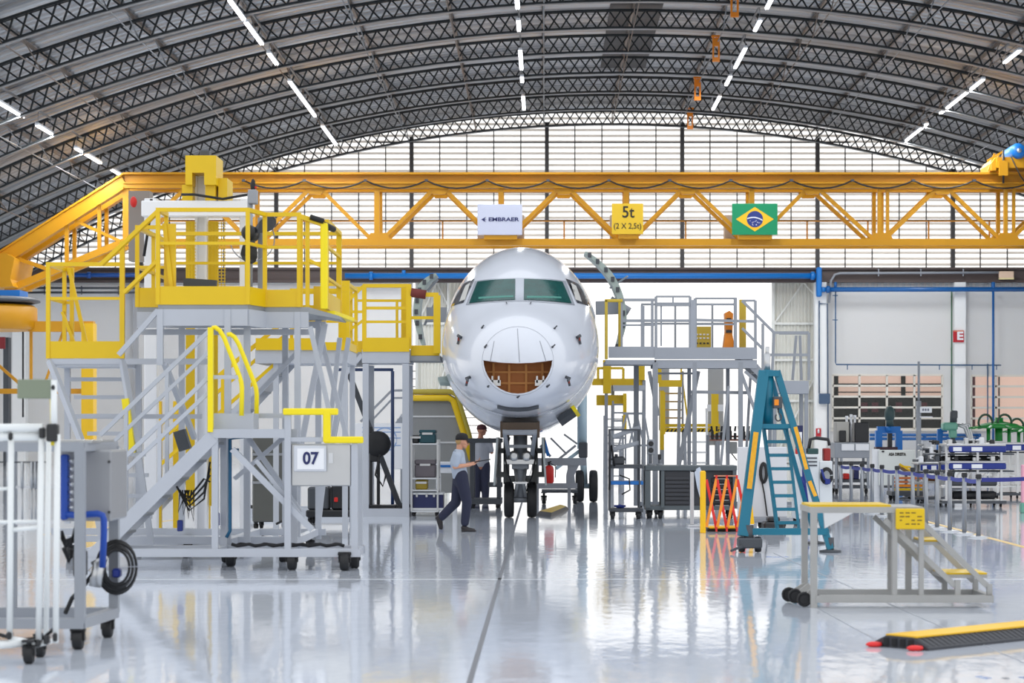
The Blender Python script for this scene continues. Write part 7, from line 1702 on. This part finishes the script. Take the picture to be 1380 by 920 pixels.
b = MB(); b.path([U(618.2 + 6.2 * cos(t), 608.6 + 1.2 * cos(t), .075 * sin(t)) for t in [x * .45 for x in range(14)]], .014, 8, True); b.build('collar', mat('collar cloth', rgb(120, 128, 142), .8), wm_)
b = MB()
for (h, k, a, e) in legs:
    H_, K_, A_ = U(*h, e), U(*k, e * .9), U(*a, e * .8); chain(b, [(H_ + Vector((0, 0, .05)), .11), (H_, .115), (H_.lerp(K_, .5), .1), (K_, .082), (K_.lerp(A_, .5), .075), (K_.lerp(A_, .92), .068)])
capsule(b, U(620, 640, -.04), U(620.5, 648, -.03), .12, .115); capsule(b, U(620, 640, .04), U(620.5, 648, .03), .12, .115)
fuse(b, 'trousers', TRN, wm_, .011, 5)
b = MB(); chain(b, [(U(625, 711, -.07), .045), (U(632, 713.5, -.07), .04), (U(638.5, 714, -.07), .03)]); b.cbox(U(621.5, 0).x, U(642, 0).x, YP1 - .115, YP1 - .025, .0, .03, .012); fuse(b, 'shoe', SHOE, wm_, .008, 3)
b = MB(); A0, T0 = U(591.5, 697, .07), U(594.5, 711.5, .07); chain(b, [(A0, .05), (A0.lerp(T0, .6), .043), (T0, .03)]); b.bar(A0 + Vector((-.045, 0, .01)), T0 + Vector((-.02, 0, -.015)), .09, .03, Vector((1, 0, 0))); fuse(b, 'shoe', SHOE, wm_, .008, 3)
b = MB(); cc = qh(-.08, 0, .42); b.ball(cc, .107, 18, (1.02, .98, .86)); cut_z = qh(0, 0, .28).z
b = MB(); prof_ = [(.104, -.01), (.106, .02), (.1, .055), (.075, .088), (.035, .103), (.004, .107)]; b.lathe(prof_, qh(-.08, 0, .32), 'z', 22)
pk_ = [qh(.75, -.75, .36), qh(1.25, -.6, .2), qh(1.62, -.25, .08), qh(1.68, 0, .06), qh(1.62, .25, .08), qh(1.25, .6, .2), qh(.75, .75, .36)]
b.add(pk_ + [p + Vector((0, 0, .012)) for p in pk_], [tuple(range(7)), tuple(range(13, 6, -1))] + [(i, i + 7, (i + 1) % 7 + 7, (i + 1) % 7) for i in range(7)]); b.build('cap', CAPM, wm_)
b = MB(); b.ball(qh(-.55, 0, -.1), .07, 14, (.9, 1.15, 1.0)); b.ball(qh(-.75, 0, -.35), .045, 12, (.9, 1.2, .9))
for e in (-1, 1): capsule(b, qh(-.4, e * .8, .2), qh(-.35, e * .75, -.2), .028, .02)
fuse(b, 'hair', HAIR, wm_, .009, 2)
tb_ = MB(); a_, c_ = arms[0][2] + Vector((.06, .02, .025)), arms[1][2] + Vector((.13, -.02, .06))
m0 = (arms[0][2] + arms[1][2]) / 2 + Vector((.17, .0, .045)); tb_.bar(m0 + Vector((-.12, 0, -.012)), m0 + Vector((.13, 0, .03)), .2, .014); tb_.m(1); tb_.bar(m0 + Vector((-.105, 0, -.002)), m0 + Vector((.115, 0, .036)), .17, .006)
one(tb_, 'tablet', [BKM, mat('dark screen', rgb(26, 30, 38), .15)], 'thin black tablet held in both hands by the walking person', 'tablet')
# ---- man standing behind the service trolley, looking up at the gear
YP2 = 49.4
def V2(px, py, dy=0.0): v = P(px, py, YP2); v.y += dy; return v
mn = thing('person', 'person in dark red cap and grey shirt standing behind the service trolley', 'person', (PX(648, YP2), YP2, 0))
b = MB(); h2 = V2(649.5, 580); qm = head(b, h2, (1, .25, .12), .1)
capsule(b, V2(648, 585), V2(647.5, 594), .055, .06); chain(b, [(V2(647.5, 595), .11), (V2(647.5, 606), .135), (V2(647.8, 618), .12), (V2(648, 627), .13)])
for e in (-1, 1): capsule(b, V2(648 + e * 4, 595), V2(648 + e * 10, 596), .065, .062)
arms2 = []
for e, el, wr in ((-1, (637, 610), (645, 618)), (1, (662.5, 609), (662, 596.5))):
    S_, E_, W_2 = V2(648 + e * 10.5, 596), V2(*el, 0.0), V2(*wr, .2 if e > 0 else .12); chain(b, [(S_, .056), (E_, .043), (W_2, .03)]); arms2.append((S_, E_, W_2)); hand(b, W_2, (W_2 - E_), Vector((.6, e * .6, 0)), Vector((-.5, -e * .4, .6)), .9, 1.0)
for e in (-1, 1): chain(b, [(V2(648 + e * 5.4, 629), .09), (V2(648.5 + e * 6, 653), .06), (V2(648 + e * 6, 674), .04)])
bd = fuse(b, 'body', mat('tan skin', rgb(176, 122, 96), .55, var=.04), mn, .009, 3); face_details(qm, .1, bd)
b = MB(); chain(b, [(V2(647.5, 592), .068), (V2(647.5, 596), .115), (V2(647.5, 607), .15), (V2(647.8, 620), .145), (V2(648, 624), .15)])
for e in (-1, 1): chain(b, [(V2(648 + e * 4.2, 604), .12), (V2(648 + e * 3.6, 622), .13)]); capsule(b, V2(648 + e * 4, 594.5), V2(648 + e * 10, 596), .075, .074)
for S_, E_, W_2 in arms2: capsule(b, S_, S_.lerp(E_, .8), .075, .066)
fuse(b, 'shirt', mat('grey shirt cloth', rgb(160, 164, 174), .85, var=.06, scale=14), mn, .013, 5)
b = MB()
for e in (-1, 1): H_, K_, A_ = V2(648 + e * 5.2, 629), V2(648.5 + e * 6, 653), V2(648 + e * 6, 674); chain(b, [(H_ + Vector((0, 0, .06)), .12), (H_, .125), (K_, .092), (A_, .078)])
fuse(b, 'trousers', TRN, mn, .013, 5)
for e in (-1, 1): b = MB(); x_ = V2(648 + e * 6, 0).x; chain(b, [(Vector((x_, YP2 - .02, .055)), .05), (Vector((x_ + .03, YP2 + .14, .04)), .04)]); b.cbox(x_ - .045, x_ + .065, YP2 - .07, YP2 + .19, 0, .03, .012); fuse(b, 'shoe', SHOE, mn, .01, 3)
b = MB(); b.lathe([(.11, -.01), (.112, .02), (.105, .055), (.08, .09), (.035, .108), (.004, .112)], qm(-.06, 0, .32), 'z', 22)
pk_ = [qm(.75, -.75, .36), qm(1.25, -.6, .3), qm(1.6, -.25, .26), qm(1.65, 0, .25), qm(1.6, .25, .26), qm(1.25, .6, .3), qm(.75, .75, .36)]
b.add(pk_ + [p + Vector((0, 0, .012)) for p in pk_], [tuple(range(7)), tuple(range(13, 6, -1))] + [(i, i + 7, (i + 1) % 7 + 7, (i + 1) % 7) for i in range(7)]); b.build('cap', mat('dark red cap', rgb(74, 34, 38), .8), mn)
# ================================================================ step platform at the front right
st = thing('step_platform', 'low grey step platform with yellow treads and a yellow plate', 'step platform', (2.9, 21.9, 0))
GS = mat('worn step grey', rgb(168, 168, 166), .5, .3, var=.15)
Ya, Yb_ = 20.9, 21.7
A = lambda px, py, f=0: P(px, py, Ya) if not f else P(px, py, Yb_)
xl, xr = PX(1100, Ya), PX(1335, Ya)
zt = PZ(683, Ya)
xm = PX(1245, Ya)
dk2 = MB(); dk2.box(xl - .06, xm, Ya, Yb_, zt - .055, zt); dk2.build('top_frame', GS, st)
dk2 = MB(); dk2.box(xl - .05, xm - .3, Ya + .05, Yb_ - .03, zt, zt + .02); dk2.build('top_tread', YEL, st)
each(st, 'leg', GS, [((x, y, .0 if i < 2 else .08), (x, y, zt - .05), .06) for i, (x, y) in enumerate(((xl - .02, Ya + .03), (xl - .02, Yb_ - .03)))])
each(st, 'post', GS, [((xm - .02, Ya + .03, .1), (xm - .02, Ya + .03, zt - .05), .045), ((xm - .27, Ya + .03, .1), (xm - .27, Ya + .03, zt - .05), .045), ((xm - .02, Yb_ - .03, .1), (xm - .02, Yb_ - .03, zt - .05), .055), ((xm - .2, Yb_ - .03, .1), (xm - .2, Yb_ - .03, zt - .05), .045), ((xm - .2, Ya + .5, .1), (xm - .2, Ya + .5, zt - .05), .05)])
bf = MB()
for y in (Ya + .03, Yb_ - .03): bf.box(xl, xr + .02, y - .035, y + .035, .05, .12)
for x in (xl, xr): bf.box(x - .03, x + .03, Ya, Yb_, .05, .12)
bf.build('base_frame', GS, st)
# stair side: two stringers each side and three yellow treads
for y in (Ya + .06, Yb_ - .06):
    bars(st, 'stair_stringer', GS, [((xm - .05, y, zt - .1), (xr - .02, y, PZ(790, Ya)), .035, .05), ((xm - .36, y, zt - .12), (xr - .32, y, PZ(790, Ya)), .035, .05)])
    each(st, 'stair_post', GS, [((xr, y, .1), (xr, y, PZ(787, Ya)), .05), ((xr - .3, y, .1), (xr - .3, y, PZ(782, Ya)), .05)])
for u, w_ in ((.36, .2), (.84, .42)):
    x = xm + (xr - xm) * u - .12; z = (zt - .1) + (PZ(790, Ya) - zt + .1) * u
    t = MB(); t.box(x - w_ / 2, x + w_ / 2, Ya + .1, Yb_ - .1, z - .03, z); tr_ = t.build('tread_frame', GS, st)
    t = MB(); t.box(x - w_ / 2 + .01, x + w_ / 2, Ya + .12, Yb_ - .12, z + .001, z + .018); t.build('tread', YEL, tr_)
pl = MB(); a, b = P(1207, 713, Ya - .02), P(1246, 685, Ya - .02); pl.cbox(a.x, b.x, Ya - .04, Ya - .01, a.z, b.z, .008); plo = pl.build('yellow_plate', YEL, st)
mk = MB(); rn = random.Random(5)
for r_ in range(4):
    for c in range(4):
        if (r_ + c) % 4 == 3: continue
        x = a.x + .035 + c * .055; z = b.z - .04 - r_ * .035; mk.box(x, x + rn.uniform(.02, .045), Ya - .042, Ya - .04, z - .006, z + .006)
mk.build('worn_marking', mat('worn ink', rgb(120, 96, 20), .6), plo)
gs_ = MB(); gs_.prism([(PX(1110, Ya), zt - .055), (PX(1150, Ya), zt - .055), (PX(1112, Ya), zt - .2)], Ya + .01, Ya + .06); gs_.build('gusset', ALU, st)
for x, y in ((xl - .1, Ya + .1), (xl - .14, Ya + .5), (xl - .18, Yb_ - .1)):
    c = MB(); c.lathe([(.045, -.02), (.065, -.022), (.072, 0), (.065, .022), (.045, .02), (.045, -.02)], (x, y, .075), 'y', 18); w_o = c.build('caster_wheel', BLK, st)
    c = MB(); c.bar((x, y, .075), (xl + .0, y, .18), .03, .05); c.build('caster_fork', GS, st)

# ================================================================ black and yellow cable ramp at the front right
ya = 5100 / (874 - HY)
cr2 = thing('cable_ramp', 'long black cable ramp with yellow lid and red end lugs', 'cable ramp', (3.2, 17.5, 0))
L0 = Vector((PX(1212, 17.1), 17.1, 0)); d_ = (Vector((PX(1400, 18.3), 18.3, 0)) - L0).normalized(); n_ = Vector((-d_.y, d_.x, 0))
Lr = 1.9
def XS(u, w_, z): return L0 + d_ * u + n_ * w_ + Vector((0, 0, z))
prof = [(-.28, .0), (-.28, .02), (-.13, .09), (.13, .09), (.28, .02), (.28, 0)]
r_ = MB(); v = []
for u in (0.0, Lr):
    for w_, z in prof: v.append(XS(u, w_, z))
m = len(prof); r_.add(v, [tuple(range(m)), tuple(range(2 * m - 1, m - 1, -1))] + [(i, (i + 1) % m, (i + 1) % m + m, i + m) for i in range(m)])
for i in range(28):
    u = .03 + i * (Lr - .06) / 28; r_.bar(XS(u, -.26, .03), XS(u, -.15, .083), .025, .006)
r_.build('ramp_body', mat('dark ramp rubber', rgb(58, 60, 66), .6, var=.1), cr2)
y_ = MB(); v = []
for u in (0.02, Lr):
    for w_, z in ((-.15, .088), (-.15, .1), (.15, .1), (.15, .088)): v.append(XS(u, w_, z))
y_.add(v, [(0, 1, 2, 3), (7, 6, 5, 4)] + [(i, (i + 1) % 4, (i + 1) % 4 + 4, i + 4) for i in range(4)])
y_.build('yellow_lid', mat('ramp yellow', rgb(250, 196, 10), .45, var=.05), cr2)
for w_ in (-.12, -.04, .04, .12):
    b = MB(); b.bar(XS(-.012, w_, .015), XS(-.012, w_, .075), .045, .02); b.build('channel_mouth', BLK, cr2)
for w_ in (-.2, .2):
    b = MB(); c = XS(-.06, w_, .02); b.ball(c, .05, 12, (1.3, .9, .45)); b.bar(c, XS(.02, w_, .02), .05, .03); b.build('red_lug', mat('lug red', rgb(226, 40, 40), .5), cr2)

# ================================================================ grey equipment cart at the front left
YF0, YF1 = 17.0, 18.0
ec_ = thing('equipment_cart', 'grey tubular cart with steel cabinet and blue hose manifold', 'cart', (PX(60, 17.4), 17.5, 0))
XR0, XR1 = PX(108, YF0), PX(154, YF1); XL = PX(-90, YF0)
zt0 = PZ(602, YF0); zbt = PZ(842, YF0)
f = MB()
ZB = .2
f.bar((XL, YF0, zt0), (XR0 + .03, YF0, zt0), .07); f.bar((XL, YF1, zt0), (XR1, YF1, zt0), .07); f.bar((XR0, YF0, zt0), (XR1, YF1, zt0), .07); f.bar((XL, YF0, zt0), (XL, YF1, zt0), .07)
f.build('tube_frame', MGR, ec_); f = MB(); f.bar((XL, YF0, ZB), (XR0 + .03, YF0, ZB), .08); f.bar((XL, YF1, ZB), (XR1, YF1, ZB), .08); f.bar((XR0, YF0, ZB), (XR1, YF1, ZB), .08); f.bar((XL, YF0, ZB), (XL, YF1, ZB), .08)
f.build('tube_frame', MGR, ec_)
each(ec_, 'post', MGR, [((x, y, ZB), (x, y, zt0), .075) for x, y in ((XR0, YF0), (XR1, YF1), (PX(16, YF1), YF1), (XL, YF0), (XL, YF1))])
tp = MB(); tp.box(PX(52, YF1), XR1, YF0 + .1, YF1, zt0 + .03, zt0 + .05); tp.build('top_sheet', STL, ec_)
cb = MB(); cb.cbox(PX(83, YF0 + .35), PX(152, YF0 + .35), YF0 + .3, YF1 - .05, PZ(702, YF0 + .3), PZ(606, YF0 + .3), .015); cbo = cb.build('cabinet', mat('cabinet steel', rgb(150, 152, 156), .4, .3, var=.05), ec_)
for y in (622, 690): s_ = MB(); s_.tube(P(147, y, YF0 + .3), P(147, y, YF0 + .28), .012, 8); s_.build('hinge_screw', BKM, cbo)
BP = mat('hose blue', rgb(20, 70, 165), .45)
pb = MB(); pb.cbox(PX(83, YF0 + .2), PX(92, YF0 + .2), YF0 + .15, YF0 + .25, PZ(700, YF0 + .2), PZ(612, YF0 + .2), .012); pb.build('blue_manifold', BP, ec_)
for i in range(7): t = MB(); p_ = P(93, 620 + i * 10.5, YF0 + .2); t.tube(p_, p_ + Vector((.035, -.01, -.01)), .016, 8); t.build('nozzle', ALU, ec_)
pb = MB(); pb.path([P(86, 692, YF0 + .18), P(100, 694, YF0 + .16), P(132, 692, YF0 + .16), P(138, 694, YF0 + .16), P(140, 700, YF0 + .16), P(140, 720, YF0 + .16), P(138, 764, YF0 + .2)], .026, 10); pb.build('blue_hose', BP, ec_)
hc = MB(); cxh, cyh = 157, 764
for k in range(7):
    rx, ry = 27 - k * 1.6, 36 - k * 2.2
    hc.path([P(cxh + rx * cos(t) + (k % 3) * 1.5, cyh + ry * sin(t) * 1.0, YF1 - .1 - k * .02) for t in [x * .26 for x in range(25)]], .011, 6)
hc.build('hose_coil', BLK, ec_)
hc = MB(); hc.cbox(PX(157, YF1), PX(168, YF1), YF1 - .2, YF1 - .1, PZ(776, YF1), PZ(764, YF1), .012); hc.build('blue_plug', DBL, ec_)
rg = MB(); rg.tube(P(128, 790, YF1 - .3), P(134, 758, YF1 - .3), .05, 12); rg.tube(P(124, 760, YF1 - .3), P(144, 750, YF1 - .3), .02, 8); rg.build('regulator', STL, ec_)
ch = MB()
for k in range(4): ch.path([P(83, 715 + k * 3, YF1 - .2), P(88, 728 + k * 3, YF1 - .2), P(98, 724 + k * 2, YF1 - .2), P(102, 708 + k * 2, YF1 - .2)], .012, 6)
ch.path([P(128, 770, YF1 - .25), P(112, 790, YF1 - .2), P(97, 806, YF1 - .1), P(88, 826, YF1 - .2)], .018, 6); ch.path([P(86, 738, YF1 - .15), P(93, 756, YF1 - .1), P(97, 740, YF1 - .1)], .02, 6); ch.build('black_hose', BLK, ec_)
pu = MB(); pu.cbox(PX(110, YF1), PX(124, YF1), YF1 - .35, YF1 - .15, PZ(775, YF1), PZ(738, YF1), .02); pu.build('pump', BKM, ec_)
mr = MB(); mr.bar((PX(16, YF1), YF1 - .02, PZ(656, YF1)), (PX(98, YF1), YF1 - .02, PZ(656, YF1)), .02); mr.bar((PX(-60, YF1), YF1 - .02, PZ(707, YF1)), (PX(75, YF1), YF1 - .02, PZ(703, YF1)), .025); mr.build('middle_rail', ALU, ec_)
for x in (11, 30, 43, 48): t = MB(); t.tube(P(x, 622, YF1 - .25), P(x, 658, YF1 - .25), .014, 8); t.tube(P(x, 656, YF1 - .25), P(x, 704, YF1 - .25), .008, 6); t.build('hanging_probe', STL, ec_)
t = MB(); t.bar(P(-60, 622.5, YF1 - .25), P(62, 622.5, YF1 - .25), .012); t.build('probe_rail', DGR, ec_)
for x, y in ((XR0 - .02, YF0 + .02), (XR1 - .05, YF1 - .02), (XL + .1, YF0 + .1), (XL + .1, YF1 - .1)): caster(ec_, x, y, .075, top=.163)

# ================================================================ white tube light stand at the front left
YW0 = 16.0
ws = thing('tube_light_stand', 'white tubular stand on casters holding a flat olive panel', 'stand', (PX(60, YW0), YW0, 0))
WT = mat('white tube', rgb(232, 236, 236), .35)
def TB(x0, y0, x1, y1, r=.022, Y_=YW0, Y2=None): return (P(x0, y0, Y_), P(x1, y1, Y2 or Y_), r)
def tubes(name, m, L, parent=ws):
    for a, b, r in L: t = MB(); t.tube(a, b, r, 12); t.build(name, m, parent)
tubes('upright', WT, [TB(56, 590, 52, 862), TB(66, 585, 62, 862, .02, YW0 + .3), TB(77.5, 585, 75, 866, .022), TB(15, 585, 13, 858, .022)])
tubes('cross_tube', WT, [TB(-60, 577, 58, 576, .03), TB(-60, 589, 58, 588, .03, YW0 + .02), TB(-60, 874, 30, 866, .03), TB(-40, 660, 15, 658, .012), TB(-40, 704, 54, 702, .012), TB(15, 714, 54, 710, .016)])
tubes('mast', WT, [TB(72.5, 590, 72.5, 512, .024)])
t = MB(); t.tube(P(71, 600, YW0 + .04), P(69.5, 536, YW0 + .04), .014, 10); t.build('yellow_rod', YEB, ws)
for x, y, w_, h_ in ((57, 583, 7, 15), (71, 583, 15, 24), (72.5, 522, 5, 7), (15, 588, 6, 10), (52, 866, 7, 10), (63, 862, 7, 12), (75, 858, 6, 12), (13, 856, 7, 10)):
    t = MB(); a, b = P(x - w_ / 2, y + h_ / 2, YW0), P(x + w_ / 2, y - h_ / 2, YW0); t.cbox(a.x, b.x, YW0 - .035, YW0 + .045, a.z, b.z, .01); t.build('joint_clamp', BKM, ws)
t = MB(); a, b = P(24, 537, YW0), P(69, 511, YW0); t.cbox(a.x, b.x, YW0 - .02, YW0 + .02, a.z, b.z, .006); t.build('olive_panel', mat('olive panel', rgb(128, 138, 118), .55, var=.04), ws)
tubes('base_tube', WT, [TB(13, 860, 52, 868, .022), TB(52, 868, 75, 862, .02, YW0, YW0 + .5)])
t = MB(); t.path([P(-10, 852, YW0), P(10, 858, YW0), P(30, 862, YW0), P(60, 858, YW0 + .1), P(75, 845, YW0)], .014, 6); t.build('base_lead', BLK, ws)
for x, y in ((PX(40, YW0), YW0 - .02), (PX(54, YW0 + .45), YW0 + .45), (PX(-40, YW0), YW0)): caster(ws, x, y, .065, top=.175, m=BKM)

# ================================================================ orange jib frame and drum near the left edge
YJ2 = 76.0
jf = thing('jib_frame', 'orange yellow jib frame with a round drum at the picture edge', 'crane', (PX(70, YJ2), YJ2, 0))
b = MB(); b.box(PX(40, YJ2), PX(127, YJ2), YJ2 - .2, YJ2 + .2, PZ(447, YJ2), PZ(433, YJ2)); b.build('jib_beam', CRN, jf)
b = MB(); b.lathe([(1.5, 0), (1.62, .1), (1.62, .75), (1.5, .85)], Vector((PX(-15, YJ2), YJ2, PZ(445, YJ2))), 'z', 36); b.build('drum', CRN, jf)
b = MB(); b.lathe([(1.5, 0), (1.72, .05), (1.72, .12), (1.5, .2)], Vector((PX(-15, YJ2), YJ2, PZ(409, YJ2))), 'z', 36); b.build('drum_rim', DGR, jf)
b = MB(); b.box(PX(-30, YJ2), PX(32, YJ2), YJ2 - .6, YJ2 + .6, PZ(402, YJ2), PZ(392, YJ2)); b.build('blue_trolley', BLU, jf)
b = MB(); b.box(PX(112, YJ2), PX(128, YJ2), YJ2 - .3, YJ2 + .3, 0, PZ(436, YJ2)); b.box(PX(108, YJ2), PX(132, YJ2), YJ2 - .5, YJ2 + .5, 0, .15); b.build('column', mat('column yellow', rgb(226, 180, 16), .45, var=.06), jf)
each(jf, 'stay', CRN, [(P(42, 447, YJ2), P(42, 512, YJ2), .09), (P(-10, 527, YJ2), P(112, 527, YJ2), .16, .17), (P(-10, 485, YJ2), P(28, 518, YJ2), .1), (P(85, 447, YJ2), P(60, 518, YJ2), .08)])
bars(jf, 'black_cable', BLK, [(P(31, 447, YJ2 - .1), P(31, 562, YJ2 - .1), .05)])
rs = MB(); rs.cbox(PX(-8, 97), PX(7.5, 97), 96.9, 97.0, PZ(470, 97), PZ(454, 97), .01); one(rs, 'notice', mat('dark red notice', rgb(130, 34, 40), .5), 'dark red notice on the wall pier at the picture edge', 'notice')
bpy.context.view_layer.update()
